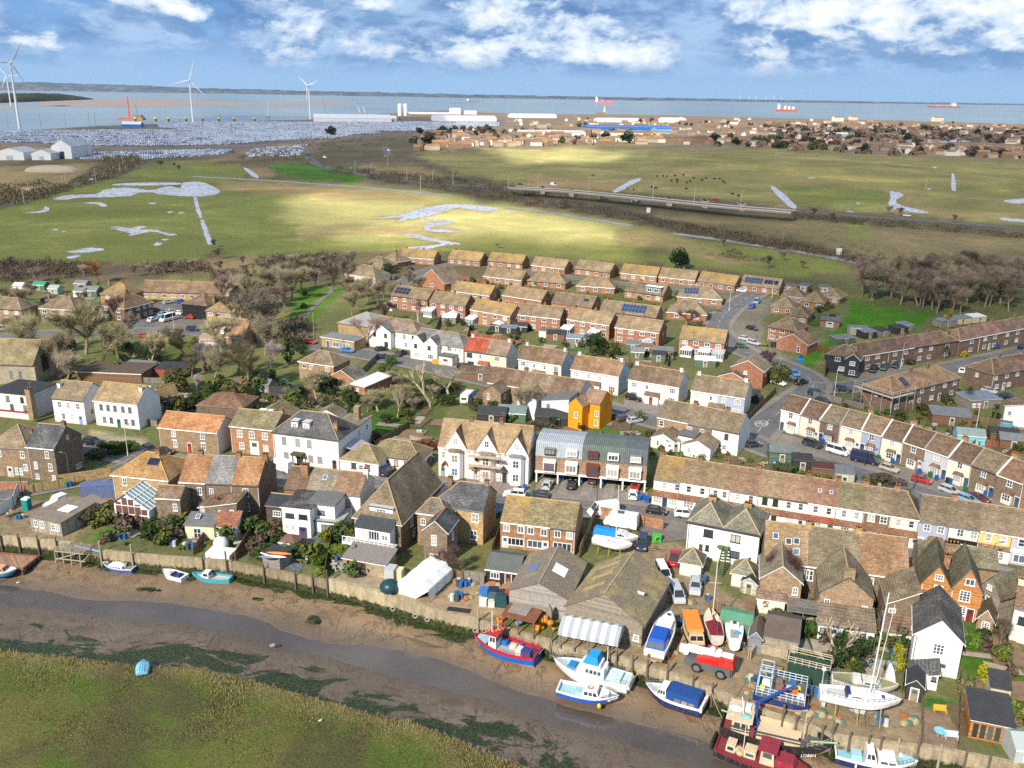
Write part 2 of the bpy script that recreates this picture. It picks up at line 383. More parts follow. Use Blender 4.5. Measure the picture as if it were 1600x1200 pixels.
db=[[(83,311),(105,305),(150,303),(165,296),(200,293),(235,297),(262,291),(282,294),(284,286),(310,284),(328,289),(344,299),(330,305),(300,307),(255,304),(238,301),(215,301),(205,306),(165,308),(120,309),(105,312)],[(175,289),(200,286),(270,285),(285,287),(270,289),(215,290)],[(130,317),(155,316),(168,321),(160,323),(150,319)],[(40,332),(65,329),(70,322),(78,327),(65,332)],[(173,355),(185,354),(205,357),(215,353),(230,354),(218,358),(245,359),(255,363),(277,366),(265,368),(240,362),(215,366),(200,369),(205,365),(190,361)],[(105,393),(120,391),(130,388),(150,387),(163,390),(140,394),(118,395)],[(103,402),(118,399),(126,400),(112,404)],[(302,307),(306,306),(312,325),(316,340),(312,341),(306,326)],[(313,344),(318,343),(328,368),(331,381),(326,383),(318,363)],[(231,317),(246,317),(238,319)],[(260,331),(272,330),(265,333)],[(278,332),(289,331),(281,334)],[(243,379),(255,379),(247,384),(240,384)],[(252,374),(265,373),(258,376)],[(80,358),(92,357.5),(88,360)],[(95,361),(104,361),(100,362.5)],[(655,326),(680,322),(700,319),(740,320),(779,326),(760,330),(715,325),(690,332),(655,340),(620,346),(630,340),(600,341),(578,340),(615,337)],[(655,341),(700,345),(712,347),(700,351),(680,352),(675,357),(700,359),(725,361),(705,363),(672,361),(662,356),(668,349),(690,347),(660,344)],[(632,366),(655,367),(675,372),(705,378),(722,381),(700,383),(680,386),(672,390),(640,388),(630,387),(668,384),(690,380),(660,374),(640,369)],[(957,299),(985,282),(1003,278),(1000,282),(985,290),(965,300)],[(1204,293),(1214,294),(1245,323),(1232,322)],[(1390,299),(1405,301),(1412,305),(1400,313),(1408,321),(1450,331),(1440,333),(1400,327),(1388,318),(1392,309)],[(1487,271),(1491,271),(1494,298),(1487,298)],[(1570,313),(1640,308),(1640,314),(1590,318)],[(1560,340),(1640,346),(1640,350),(1565,344)],[(380,261),(386,263),(400,271),(404,278),(396,276),(384,267)],[(386,240),(400,238),(402,244),(390,244)],[(1405,221),(1450,218),(1530,219),(1520,221),(1440,223)],[(1455,261),(1465,260),(1462,263)],[(1448,294),(1456,295),(1450,297)],[(1262,277),(1275,278),(1264,279)],[(1338,316),(1344,317),(1340,320)],]
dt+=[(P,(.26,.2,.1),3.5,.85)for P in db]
xs=list(rg(-700,0,25))+list(rg(0,1600,9))+list(rg(1600,2301,25))
NR=130
dL,dW,rows=[],[],[]
for i in rg(NR+1):
 u=i/NR;r=[]
 for x in xs:
  q,c=aA(b4,x)if-60<x<1700 else(836 if x<0 else 1220),aA(ea,x)
  y=q+(c-q)*u
  dL.append(x);dW.append(y);r.append(G(x,y,0))
 rows.append(r)
dL,dW=np.array(dL,float),np.array(dW,float)
col=np.tile(np.array(bT),(len(dL),1))
jx=np.array([noise.noise((x*.03,y*.06,3.1))for x,y in zip(dL,dW)])*9
jy=np.array([noise.noise((x*.03,y*.06,7.7))for x,y in zip(dL,dW)])*5
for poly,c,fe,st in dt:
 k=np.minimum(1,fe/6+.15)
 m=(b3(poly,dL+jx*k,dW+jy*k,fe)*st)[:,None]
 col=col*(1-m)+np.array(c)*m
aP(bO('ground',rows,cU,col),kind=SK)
def mud_material():
 t=NT('tidal_mud');p=t.pos();s=t.sep(p)
 at=t.n('ShaderNodeAttribute',attribute_name='paint');a=t.sep(at.outputs['Color'])
 big=t.noise(p,.07,5,.6,.5);mid=t.noise(p,.45,6,.7,.4);fine=t.noise(p,2.6,4,.7)
 col=t.mix(a[1],(.222,.152,.088),(.165,.125,.092))
 col=t.scale(col,t.lin(big,.3,.7,.7,1.22))
 col=t.scale(col,t.lin(mid,.3,.7,.8,1.2))
 r=t.math('ABSOLUTE',t.math('SUBTRACT',t.noise(t.comb(s[0],t.mu(s[1],.35),0),.2,4,.55,1.2),.5))
 rill=t.mu(t.rp(r,.018,.003),t.rp(big,.4,.5))
 col=t.mix(t.mu(rill,.7),col,(.06,.045,.03))
 brown=t.mu(t.rp(t.ad(mid,t.mu(fine,.4)),.66,.84),.75)
 col=t.mix(brown,col,(.085,.055,.03))
 peb=t.rp(fine,.62,.72)
 col=t.mix(t.mu(t.mu(peb,a[1]),.4),col,(.3,.26,.22))
 weed=t.rp(t.ad(t.mu(a[0],.5),t.ad(t.mu(t.noise(t.comb(t.mu(s[0],.6),s[1],0),.16,6,.7,1.),1.25),t.mu(fine,.12))),1.,1.06)
 wc=t.mix(t.rp(fine,.4,.6),(.007,.012,.004),(.035,.055,.01))
 col=t.mix(weed,col,wc)
 wet=t.rp(a[2],.2,.9)
 col=t.mix(t.mu(wet,.72),col,(.095,.077,.062))
 t.bump(t.ad(t.mu(mid,1.5),fine),.6,.12)
 return t.done(col,t.lin(mid,.3,.7,.3,.75),.5)
ee=mud_material()
eC=list(rg(-420,1760,6))
def ba(pts,z,off=.0):
 out=[]
 for x in eC:
  w=G(x,aA(pts,x),z);w.y+=off;out.append(w)
 return out
def b5(z,off=.0):
 out=[]
 for x in eC:
  w=G(x,aA(b4,x),0);w.z=z;w.y+=off;out.append(w)
 return out
ZW=-3.65
key=[(b5(-2.5,.6),(1.1,0,0)),(b5(-2.55,-1.),(.9,0,.1)),(b5(-2.62,-3.2),(.3,0,.05)),(ba(WN,ZW+.02,0),(0,0,.9)),(ba([(a,(b+aA(WS,a))/2)for a,b in WN],-4.05),(0,.5,1)),(ba(WS,ZW+.02),(0,.8,.9)),(ba([(a,b*.35+aA(WS,a)*.65)for a,b in GE],-3.1),(.52,1,.15)),(ba(GE,-2.2,.5),(.85,1,0)),(ba(GE,-1.9,-.6),(.7,1,0))]
eM=[1,2,10,6,6,8,8,2]
rows,cP=[],[]
for k in rg(len(key)-1):
 (A,ca),(B,cb)=key[k],key[k+1]
 n=eM[k]
 for i in rg(n+(1 if k==len(key)-2 else 0)):
  u=i/n;r=[]
  for a,b in zip(A,B):
   w=a.lerp(b,u)
   if 2<=k<=6:
    w.z+=.26*noise.noise((w.x*.05,w.y*.11,0))+.11*noise.noise((w.x*.25,w.y*.4,4))+.025*noise.noise((w.x*1.3,w.y*1.3,4))
   r.append(w)
   cP.append([ca[j]+(cb[j]-ca[j])*u for j in rg(3)])
  rows.append(r)
aP(bO('mud_bed',rows,ee,np.array(cP)),kind=SK)
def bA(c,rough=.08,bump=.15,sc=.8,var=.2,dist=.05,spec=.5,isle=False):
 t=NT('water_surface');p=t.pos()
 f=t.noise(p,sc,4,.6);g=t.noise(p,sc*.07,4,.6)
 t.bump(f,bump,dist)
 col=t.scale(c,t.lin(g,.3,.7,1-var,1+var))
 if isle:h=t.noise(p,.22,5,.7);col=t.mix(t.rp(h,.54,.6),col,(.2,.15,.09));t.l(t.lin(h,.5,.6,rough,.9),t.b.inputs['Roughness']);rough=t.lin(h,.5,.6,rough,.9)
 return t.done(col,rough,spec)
cY=bA((.085,.072,.064),.12,.3,.5,.4,.06,.5)
wr=[ba([(a,b-14)for a,b in WN],ZW),ba([(a,b+14)for a,b in WS],ZW)]
aP(bO('creek_water',wr,cY),kind=SK)
def bank_material():
 t=NT('bank_grass');p=t.pos();s=t.sep(p)
 at=t.n('ShaderNodeAttribute',attribute_name='paint');a=t.sep(at.outputs['Color'])
 big=t.noise(p,.06,5,.62,.5);mid=t.noise(p,.5,5,.7);fine=t.noise(p,3.5,4,.75)
 g=t.mix(t.rp(big,.38,.62),(.125,.122,.036),(.07,.112,.018))
 st=t.rp(t.ad(t.mu(a[0],.55),t.ad(t.mu(mid,.45),t.mu(big,.3))),.5,.85)
 col=t.mix(t.mu(st,.85),g,(.25,.195,.085))
 br=t.mu(t.rp(t.ad(t.noise(p,.035,4,.6,.8),t.mu(mid,.25)),.62,.78),.75)
 col=t.mix(br,col,(.075,.06,.035))
 col=t.scale(col,t.lin(fine,.3,.7,.55,1.45))
 t.bump(t.ad(fine,mid),.8,.2)
 return t.done(col,.95,.1)
dK=bank_material()
rows,cP=[],[]
NB=26
for i in rg(NB+1):
 u=i/NB;r=[]
 for x,w0 in zip(eC,ba(GE,-1.6,-.4)):
  w=Vector((w0.x*(1-.8*u*u),w0.y+(-160-w0.y)*u**2.2,-1.65+.55*min(1,u*4)))
  w.z+=.22*noise.noise((w.x*.12,w.y*.12,2))+.1*noise.noise((w.x*.6,w.y*.6,5))
  r.append(w);cP.append([max(0,1-u*4.2),0,0])
 rows.append(r)
aP(bO('bank',rows,dK,np.array(cP)),kind=SK)
gb=MB();a4=np.random.RandomState(3)
for i in rg(15000):
 x=a4.uniform(-30,1100);u=a4.beta(1,2.2)
 e=aA(GE,x);y=e+2+u*170
 if y>1215:continue
 w=G(x,y,-1.3)
 d=1-u;h=(.14+.4*d*d*a4.rand());
 z=-1.62+.5*min(1,u*1.6)
 k=3
 for j in rg(k):
  an=a4.uniform(0,6.28);lean=a4.uniform(.1,.5)*h
  bx,by=w.x+a4.uniform(-.35,.35),w.y+a4.uniform(-.35,.35)
  wd=.05+.04*a4.rand()
  gb.pl([(bx-wd*sin(an),by+wd*cos(an),z),(bx+wd*sin(an),by-wd*cos(an),z),(bx+cos(an)*lean,by+sin(an)*lean,z+h)],0 if a4.rand()<.2+.6*d*d else 1)
c8=aa((.25,.2,.09),.9,.3,.3);cI=aa((.1,.12,.033),.9,.3,.3)
aP(gb.bd('grass',[c8,cI]),'tufts of long dry]green grass on*near creek bank','grass',kind='stuff')
ei=bA((.19,.25,.27),.3,.25,.01,.2,1.,.5)
def quadsheet(name,pts,m):
 b=MB();b.pl(pts,0);return b.bd(name,m)
aP(quadsheet('sea',[(-90000,1500,-2.6),(90000,1500,-2.6),(90000,70000,-2.6),(-90000,70000,-2.6)],ei),kind=SK)
def d3(name,prof,ybase,depth,m,seed=0):
 rows=[[],[],[],[]]
 x0,x1=prof[0][0],prof[-1][0]
 n=int((x1-x0)/4)
 for i in rg(n+1):
  x=x0+(x1-x0)*i/n
  b=G(x,aA(ybase,x),-2.6)
  d=b.y
  h=max(.3,aA(prof,x)+.9*noise.noise((x*.05,seed,0))+.5*noise.noise((x*.21,seed,3)))*d/F
  for k,(dy,hh)in en(((0,0),(depth*.12,.45*h),(depth*.5,h),(depth,-5))):
   s=(b.y+dy)/b.y
   rows[k].append((b.x*s,b.y+dy,-2.6+hh))
 return aP(bO(name,rows,m),kind=SK)
def cM(c,town=.0):
 t=NT('far_hillside');p=t.pos();s=t.sep(p)
 f=t.noise(t.comb(t.mu(s[0],.004),t.mu(s[1],.0006),t.mu(s[2],.03)),1.,5,.7)
 col=t.mix(t.rp(f,.4,.6),tuple(x*.6 for x in c),tuple(x*1.3 for x in c))
 w=t.noise(t.comb(t.mu(s[0],.02),t.mu(s[1],.001),t.mu(s[2],.08)),1.,4,.8)
 col=t.mix(t.mu(t.rp(w,.58,.68),town),col,(.5,.48,.45))
 return t.done(col,1,0)
d3('far_shore',[(-700,10),(0,12),(60,12.5),(130,11),(220,10),(300,7.5),(400,7),(470,6),(560,6),(700,5),(850,4.5),(1000,4),(1200,3),(1400,2),(1800,1.5)],[(-700,130.5),(0,141),(300,145.5),(700,152.5),(1000,157),(1200,159.5),(1600,164.5),(1800,167.5)],1500,cM((.085,.1,.115),.6))  # far hills tinted blue-grey, distance haze partly put into their colour
d3('headland',[(-400,9),(-50,12),(10,13),(60,12),(100,9),(130,4),(146,.5)],[(-400,162),(0,161),(80,158),(146,155.5)],500,cM((.06,.06,.035),0),5)
dh=aa((.3,.24,.2),.8,.2,.004)
def a2(name,pts,z,m,kind='structure',jag=.0,step=None):
 P=[]
 n=len(pts)
 for i in rg(n):
  a,b,c,d=(Vector((*pts[(i+k)%n],0))for k in(-1,0,1,2))
  ns=max(1,int((c-b).length/(step or 6)))if jag else 1
  for k in rg(ns):
   t=k/ns
   q=b if not jag else .5*((2*b)+(c-a)*t+(2*a-5*b+4*c-d)*t*t+(3*b-a-3*c+d)*t**3)
   P.append((q.x+jag*noise.noise((q.x*.21,q.y*.33,z*5)),q.y+.5*jag*noise.noise((q.x*.21,q.y*.33,9+z))))
 W=[G(x,y,z)for x,y in P]
 b=MB();b.v=[tuple(w)for w in W]
 for t in geometry.tessellate_polygon([W]):b.f.append(tuple(t));b.m.append(0)
 me=b.mesh(name,m)
 for pl in me.polygons:
  if pl.normal.z<0:pl.flip()
 me.update()
 return aP(ay(name,me),kind=kind)
a2('sandbank',[(60,160),(150,156),(250,155),(330,158),(420,161),(520,158),(560,161),(480,165),(330,165),(200,166.5),(90,166)],-2.3,dh,jag=1.2)
a2('sandbank',[(-200,168),(0,165.5),(110,165),(60,167.5),(0,170),(-200,174)],-2.3,dh,jag=1)
dC=bA((.56,.56,.6),.25,.3,.6,.2,.1,.8,True)  # bright sky glare on the pools put into the base colour
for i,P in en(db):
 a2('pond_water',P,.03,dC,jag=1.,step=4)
ec=bA((.1,.085,.045),.2,.1,.6,.15,.03)
a2('mud_pool',[(604,988),(625,992),(645,990),(670,998),(700,1006),(722,1013),(690,1012),(655,1008),(638,998)],-3.,ec,jag=2)
def bt(c,name='asphalt'):
 t=NT(name);p=t.pos()
 a=t.noise(p,.15,5,.65);b=t.noise(p,1.2,4,.7);f=t.noise(p,12,2)
 col=t.scale(c,t.lin(a,.3,.7,.78,1.2))
 col=t.scale(col,t.lin(b,.3,.7,.85,1.15));col=t.scale(col,t.lin(f,.3,.7,.85,1.15))
 return t.done(col,.9,.2)
cT=bt((.14,.138,.14));cG=bt((.22,.195,.17));bX=bt((.3,.3,.29))
cf=aa((.6,.6,.57),.8,.2)
def dx(pts,n=6):
 out=[]
 P=[Vector(p)for p in pts]
 for i in rg(len(P)-1):
  a,b,c,d=P[max(0,i-1)],P[i],P[i+1],P[min(len(P)-1,i+2)]
  for k in rg(n):
   t=k/n
   out.append(.5*((2*b)+(c-a)*t+(2*a-5*b+4*c-d)*t*t+(3*b-a-3*c+d)*t**3))
 out.append(P[-1]);return out
def bN(pts,o0,o1,z):
 L,Rr=[],[]
 for i,p in en(pts):
  d=(pts[min(i+1,len(pts)-1)]-pts[max(i-1,0)]).normalized()
  n=Vector((-d.y,d.x,0))
  L.append(Vector((p.x+n.x*o0,p.y+n.y*o0,z)));Rr.append(Vector((p.x+n.x*o1,p.y+n.y*o1,z)))
 return L,Rr
cz=[.02]
def bl(px,w,pave=1.6,m=None,name='road',z=None):
 pts=dx([G(x,y,0)for x,y in px])
 z=cz[0]if z is None else z;cz[0]+=.006
 L,Rr=bN(pts,w/2,-w/2,z)
 aP(bO(name,[Rr,L],m or cT,smooth=False),kind=SK)
 if pave:
  for sg in(1,-1):
   A,B=bN(pts,sg*w/2,sg*(w/2+pave),.12+z*.2)
   C_,_=bN(pts,sg*w/2,sg*w/2,0)
   r=[C_,A,B]if sg<0 else[B,A,C_]
   aP(bO('pavement',r,cG,smooth=False),kind=SK)
 return pts
def b7(pts,off,ln,gap,w,z):
 b=MB();acc=0;on=True
 for p,q in zip(pts,pts[1:]):
  d=q-p;L=d.length
  if L<1e-6:continue
  d.normalize();n=Vector((-d.y,d.x,0));s=0
  while s<L:
   e=min(L,s+(ln if on else gap)-acc)
   if on and e>s:
    a,c=p+d*s+n*off,p+d*e+n*off
    b.pl([(a+n*w/2).to_tuple()[:2]+(z,),(a-n*w/2).to_tuple()[:2]+(z,),(c-n*w/2).to_tuple()[:2]+(z,),(c+n*w/2).to_tuple()[:2]+(z,)])
   acc+=e-s;s=e
   if acc>=(ln if on else gap)-1e-6:on=not on;acc=0
 if b.f:aP(b.bd('road_markings',cf),kind=SK)
dS=bl([(40,686),(140,698),(230,717),(330,733),(430,745),(520,754),(600,762),(690,770),(780,783),(900,792),(1000,802),(1100,822),(1230,843),(1330,856),(1430,872),(1530,895),(1640,925)],6.5,1.5)
bl([(-80,782),(0,774),(100,757),(180,738),(222,719)],4.5,.8)
r_st2=bl([(492,538),(560,552),(640,566),(720,585),(800,603),(900,626),(1000,652),(1090,676),(1165,694)],7.5,1.6)
dQ=bl([(1195,452),(1160,470),(1132,492),(1122,512),(1135,532),(1165,550),(1210,566),(1255,585),(1270,605),(1240,628),(1200,658),(1175,686)],7,1.8)
dT=bl([(1160,684),(1200,702),(1270,722),(1350,743),(1430,768),(1520,800),(1640,850)],7,1.6)
dH=bl([(1262,604),(1310,606),(1370,600),(1430,588),(1500,572),(1640,542)],7,1.6)
r_est=bl([(1215,458),(1150,456),(1050,450),(950,441),(850,428),(760,416),(705,414),(672,422),(640,436),(620,450)],5.5,1.2)
bl([(-60,528),(60,522),(180,518),(280,518),(360,524)],6.5,1.2)
bl([(215,518),(228,500),(250,482),(275,474)],8,0)
bl([(-200,345),(0,323),(80,300),(150,279),(200,266),(228,258)],8,0)
bl([(1182,470),(1215,478)],5,0)
bl([(500,232),(484,238),(486,250),(510,262),(560,272),(620,281),(700,289),(800,293)],11,0)
bl([(1240,330),(1330,337),(1450,346),(1600,358),(1900,385)],10,0)
bl([(600,228),(606,240),(614,244)],9,0)
for px,w in(([(300,276),(360,279),(430,283),(500,288),(580,294),(640,300),(706,306)],9),([(790,326),(850,332),(900,340),(950,347),(985,353)],7),([(1050,365),(1120,374),(1200,386),(1280,399),(1375,418)],7)):
 bl(px,w,0,bX,'path')
bl([(498,446),(520,452),(500,470),(470,500),(452,516)],2.2,0,bt((.2,.17,.13)),'path')
bl([(990,800),(1020,815),(1045,830),(1060,845)],9,0,bt((.17,.15,.135)),'yard_apron')
b7(dQ,0,3,4,.12,.09);b7(dT,0,4,6,.12,.09);b7(dS,0,2,5,.1,.09);b7(dH,0,3,5,.12,.1)
for P_ in([(1204,698),(1222,677),(1345,711),(1446,739),(1560,781),(1660,815),(1660,850),(1520,798),(1430,766),(1350,741),(1270,720)],[(682,744),(830,757),(826,776),(690,764)],[(838,756),(1012,768),(1014,794),(834,780)],[(1014,790),(1440,858),(1440,870),(1014,799)],[(975,620),(1165,650),(1165,668),(975,636)],[(640,560),(800,580),(890,610),(885,620),(640,566)]):a2('pavement',P_,.014,cG)
c=G(1190,662,.1);d=(G(1200,655,.1)-G(1180,671,.1)).normalized();n=Vector((d.y,-d.x,0))
b=MB()
for i in rg(32):
 t0,t1=2*pi*i/32,2*pi*(i+1)/32
 P=lambda t,k:c+n*(cos(t)*1.5*k)+d*(sin(t)*2.3*k)
 b.pl([P(t0,1),P(t1,1),P(t1,.88),P(t0,.88)])
ob=aP(b.bd('road_roundel',cf),kind=SK)
def d1(name,s,size,m,loc,rot,parent=None,ext=.01,kind=None):
 cu=bpy.data.curves.new(name,'FONT');cu.body=s;cu.size=size;cu.align_x='CENTER';cu.align_y='CENTER';cu.extrude=ext
 cu.materials.append(m)
 o=bpy.data.objects.new(name,cu);dV.objects.link(o);o.location=loc;o.rotation_euler=rot
 o.rotation_euler=rot
 dg=bpy.context.evaluated_depsgraph_get();me=bpy.data.meshes.new_from_object(o.evaluated_get(dg));me.materials.clear();me.materials.append(m)
 bpy.data.objects.remove(o);o=ay(name,me,parent,loc);o.rotation_euler=rot
 return o
o=d1('road_roundel_number','20',2.4,cf,c,(0,0,atan2(n.y,n.x)),ext=0);o['kind']='structure'
dN=Rn(31)
GM=list((aa((.06,.125,.02),.95,.35,.7),aa((.09,.12,.035),.95,.4,.7),aa((.33,.28,.22),.9,.3,.9),aa((.24,.22,.2),.9,.3,.9),aa((.2,.13,.08),.95,.4,.8),aa((.12,.085,.05),.95,.4,.7)))
for poly,n,a in(([(690,498),(1045,545),(1040,585),(700,535)],46,-.17),([(700,430),(1130,470),(1130,500),(700,455)],40,-.1),([(1310,630),(1600,640),(1600,740),(1400,690)],44,-.28),([(1030,690),(1430,760),(1420,790),(1030,712)],34,-.2),([(150,795),(560,840),(580,915),(160,858)],40,-.2),([(1185,925),(1420,955),(1410,1080),(1300,1050),(1190,1000)],30,-.15),([(1500,985),(1600,990),(1600,1180),(1505,1170)],16,-.2),([(250,600),(560,590),(560,650),(240,650)],40,-.15),([(560,600),(700,590),(700,690),(560,700)],14,-.2),([(0,450),(150,450),(150,475),(0,470)],24,0),([(1205,455),(1320,450),(1300,500),(1260,530)],22,.1),([(1330,520),(1600,490),(1600,500),(1340,540)],20,.3),([(760,630),(1020,660),(1010,690),(760,680)],20,-.17)):
 X=[p[0]for p in poly];Y=[p[1]for p in poly]
 for i in rg(n):
  x,y=dN.U(min(X),max(X)),dN.U(min(Y),max(Y))
  if b3(poly,np.array([x]),np.array([y]),.01)[0]<.5 or y>aA(b4,x)-34:continue
  w=G(x,y);k=dN.C((0,0,1,2,2,3,4,4,5));W,D=dN.U(2,6),dN.U(2,7);c,s=cos(a),sin(a);b=MB()
  cz[0]+=.0004;z=cz[0]
  b.pl([(w.x+u*c-v*s,w.y+u*s+v*c,z)for u,v in((-W/2,-D/2),(W/2+dN.U(-1,1),-D/2),(W/2,D/2+dN.U(-1,1)),(-W/2,D/2))])
  aP(b.bd('lawn' if k<2 else 'patio' if k<4 else 'flower_bed',GM[k]),kind=SK)
  # buildings
@be
def bD(w,h,nx,ny,fr):
 fm={'w':af,'d':cS,'r':aa((.2,.05,.03),.6,.2),'g':aa((.25,.26,.28),.6,.1)}[fr]
 b=MB();t=.11
 b.bx(-w/2,w/2,-.07,.03,h-t,h);b.bx(-w/2-.08,w/2+.08,-.16,.03,-.06,t*.8)
 b.bx(-w/2,-w/2+t,-.07,.03,t*.8,h-t);b.bx(w/2-t,w/2,-.07,.03,t*.8,h-t)
 for i in rg(1,nx):x=-w/2+w*i/nx;b.bx(x-.045,x+.045,-.06,.03,t*.8,h-t)
 for i in rg(1,ny):z=h*i/ny;b.bx(-w/2+t,w/2-t,-.055,.03,z-.035,z+.035)
 f=b.mesh('window',fm)
 P=[]
 for m in(av(),av((.05,.07,.1)),c5(),c5((.36,.36,.36))):
  b=MB();b.bx(-w/2+t*.5,w/2-t*.5,-.025,.02,t*.5,h-t*.5);P.append(b.mesh('pane',m))
 return f,P
dj={'f':(0,lambda B,u:(B[0]+(B[1]-B[0])*u,B[2])),'b':(pi,lambda B,u:(B[1]-(B[1]-B[0])*u,B[3])),'r':(pi/2,lambda B,u:(B[1],B[2]+(B[3]-B[2])*u)),'l':(-pi/2,lambda B,u:(B[0],B[3]-(B[3]-B[2])*u))}
def aG(root,B,face,z,u,w=1.1,h=1.3,nx=2,ny=2,fr='w',dark=.6):
 rz,fn=dj[face]
 x,y=fn(B,u)
 f,P=bD(w,h,nx,ny,fr)
 o=ay('window',f,root,(x,y,z),rz)
 k=bM.random()
 ay('pane',P[(0 if k<dark*.6 else 1)if k<dark else(2 if bM.random()<.6 else 3)],o)
 return o
@be
def cO(c,w,h):
 b=MB();b.bx(-w/2-.1,w/2+.1,-.04,.03,0,h+.12,0);b.bx(-w/2,w/2,-.07,.0,.02,h,1)
 b.bx(-w*.3,w*.3,-.085,0,h*.62,h*.9,2);b.bx(w*.33,w*.4,-.13,-.06,h*.45,h*.48,3)
 return b.mesh('door',[af,ak(c,.4),av(),aF])
def cX(root,B,face,u,c=(.6,.6,.6),w=.95,h=2.1,z=.0):
 rz,fn=dj[face];x,y=fn(B,u)
 return ay('door',cO(c,w,h),root,(x,y,z),rz)
def roofgeo(B,he,kind,rh,o,og):
 x0,x1,y0,y1=B
 W,D=x1-x0,y1-y0
 ax='y' if kind[0]=='y' or(kind[0]=='h' and D>W)else 'x'
 half=(D if ax=='x' else W)/2
 s=rh/half
 hips=kind[1:]if kind[0]in 'xy' else 'lr'
 hk=min(half,(W if ax=='x' else D)/2)
 i0=hk if 'l' in hips else 0
 i1=hk if 'r' in hips else 0
 a0,a1=(x0,x1)if ax=='x' else(y0,y1)
 c0,c1=(y0,y1)if ax=='x' else(x0,x1)
 e0,e1=a0-(o if i0 else og),a1+(o if i1 else og)
 ze=he-s*o;zr=he+rh;cm=(c0+c1)/2
 P=(lambda a,c,z:(a,c,z))if ax=='x' else(lambda a,c,z:(c,a,z))
 E=[P(e0,c0-o,ze),P(e1,c0-o,ze),P(e1,c1+o,ze),P(e0,c1+o,ze)]
 Rr=[P((a0+i0)if i0 else e0,cm,zr),P((a1-i1)if i1 else e1,cm,zr)]
 return ax,E,Rr,i0,i1,P,(a0,a1,c0,c1,cm)
def b6(root,B,z0,he,roof,rh,wm,rm,o=.3,og=.12,ridge=True,gut=None,wallname='wall',roofname='roof',th=.14):
 x0,x1,y0,y1=B
 w=MB();r=MB()
 mats=[rm,c9 if ridge is True else(ridge or rm),gut or bM.C((af,af,bv,cC))]
 if roof=='f':
  w.bx(x0,x1,y0,y1,z0,he+.12)
  r.bx(x0-o,x1+o,y0-o,y1+o,he+.12,he+.3,0);r.bx(x0-o-.03,x1+o+.03,y0-o-.03,y0-o,he+.06,he+.26,2)
 elif roof[0]=='m':
  k=roof[1]
  zz={'f':(0,0,rh,rh),'b':(rh,rh,0,0),'l':(0,rh,rh,0),'r':(rh,0,0,rh)}[k]
  pts=[(x0,y0),(x1,y0),(x1,y1),(x0,y1)]
  w.v=[(*p,z0)for p in pts]+[(*p,he+z-.05)for p,z in zip(pts,zz)]
  for q in((3,2,1,0),(4,5,6,7),(0,1,5,4),(1,2,6,5),(2,3,7,6),(3,0,4,7)):w.f.append(q);w.m.append(0)
  po=[(x0-o,y0-o),(x1+o,y0-o),(x1+o,y1+o),(x0-o,y1+o)]
  run=(y1-y0)if k in 'fb' else(x1-x0);s=rh/run
  zo=[he+z+(-s*o if z==0 else s*o)for z in zz]
  r.v=[(*p,z)for p,z in zip(po,zo)]+[(*p,z+th)for p,z in zip(po,zo)]
  for i,q in en(((3,2,1,0),(4,5,6,7),(0,1,5,4),(1,2,6,5),(2,3,7,6),(3,0,4,7))):r.f.append(q);r.m.append(0 if i<2 else 2)
 else:
  ax,E,R2,i0,i1,P,(a0,a1,c0,c1,cm)=roofgeo(B,he,roof,rh,o,og)
  w.bx(x0,x1,y0,y1,z0,he)
  for i,a,nx_ in((i0,a0,-1),(i1,a1,1)):
   if not i:
    w.pl([P(a,c0,he),P(a,c1,he),P(a,cm,he+rh-.04)])
  up=lambda p:(p[0],p[1],p[2]+th)
  e=[up(p)for p in E];q=[up(p)for p in R2]
  r.pl([e[0],e[1],q[1],q[0]]);r.pl([e[2],e[3],q[0],q[1]])
  r.pl([E[1],E[0],R2[0],R2[1]]);r.pl([E[3],E[2],R2[1],R2[0]])
  for i,A_,B_,k in((i0,3,0,0),(i1,1,2,1)):
   if i:
    r.pl([e[A_],e[B_],q[k]]);r.pl([E[B_],E[A_],R2[k]]);r.pl([E[A_],E[B_],e[B_],e[A_]],2)
    if ridge:r.tu(q[k],e[A_],.11,.1,5,1);r.tu(q[k],e[B_],.11,.1,5,1)
   else:
    r.pl([E[A_],R2[k],q[k],e[A_]],2);r.pl([R2[k],E[B_],e[B_],q[k]],2)
  r.pl([E[0],E[1],e[1],e[0]],2);r.pl([E[2],E[3],e[3],e[2]],2)
  if ridge:r.tu(q[0],q[1],.13,.13,5,1)
  for i,j in((0,1),(2,3)):
   a_,b_=Vector(E[i]),Vector(E[j]);d=Vector((0,0,-.03))
   r.tu(a_+d,b_+d,.07,.07,5,2)
 wo=w.bd(wallname,wm,root,fix=True)
 ro=r.bd(roofname,mats,root)
 return wo,ro
def aY(root_roof,x,y,z0,h,w=.75,d=.6,wm=None,pots=2):
 b=MB();b.bx(-w/2,w/2,-d/2,d/2,-1.2,h,0);b.bx(-w/2-.06,w/2+.06,-d/2-.06,d/2+.06,h-.22,h,0)
 for i in rg(pots):
  px=(i-(pots-1)/2)*w/max(2,pots)*.95
  b.tu((px,0,h),(px,0,h+.38),.12,.095,7,1)
 if bM.random()<.45:
  b.tu((w*.3,0,h),(w*.3,0,h+1.6),.025,.025,4,2);b.tu((w*.3-.5,0,h+1.5),(w*.3+.5,0,h+1.5),.02,.02,4,2)
  for k in rg(-2,3):b.tu((w*.3+k*.2,-.25,h+1.5),(w*.3+k*.2,.25,h+1.5),.015,.015,3,2)
 return b.bd('chimney',[wm or aZ((.22,.13,.07)),eh,aF],root_roof,(x,y,z0))
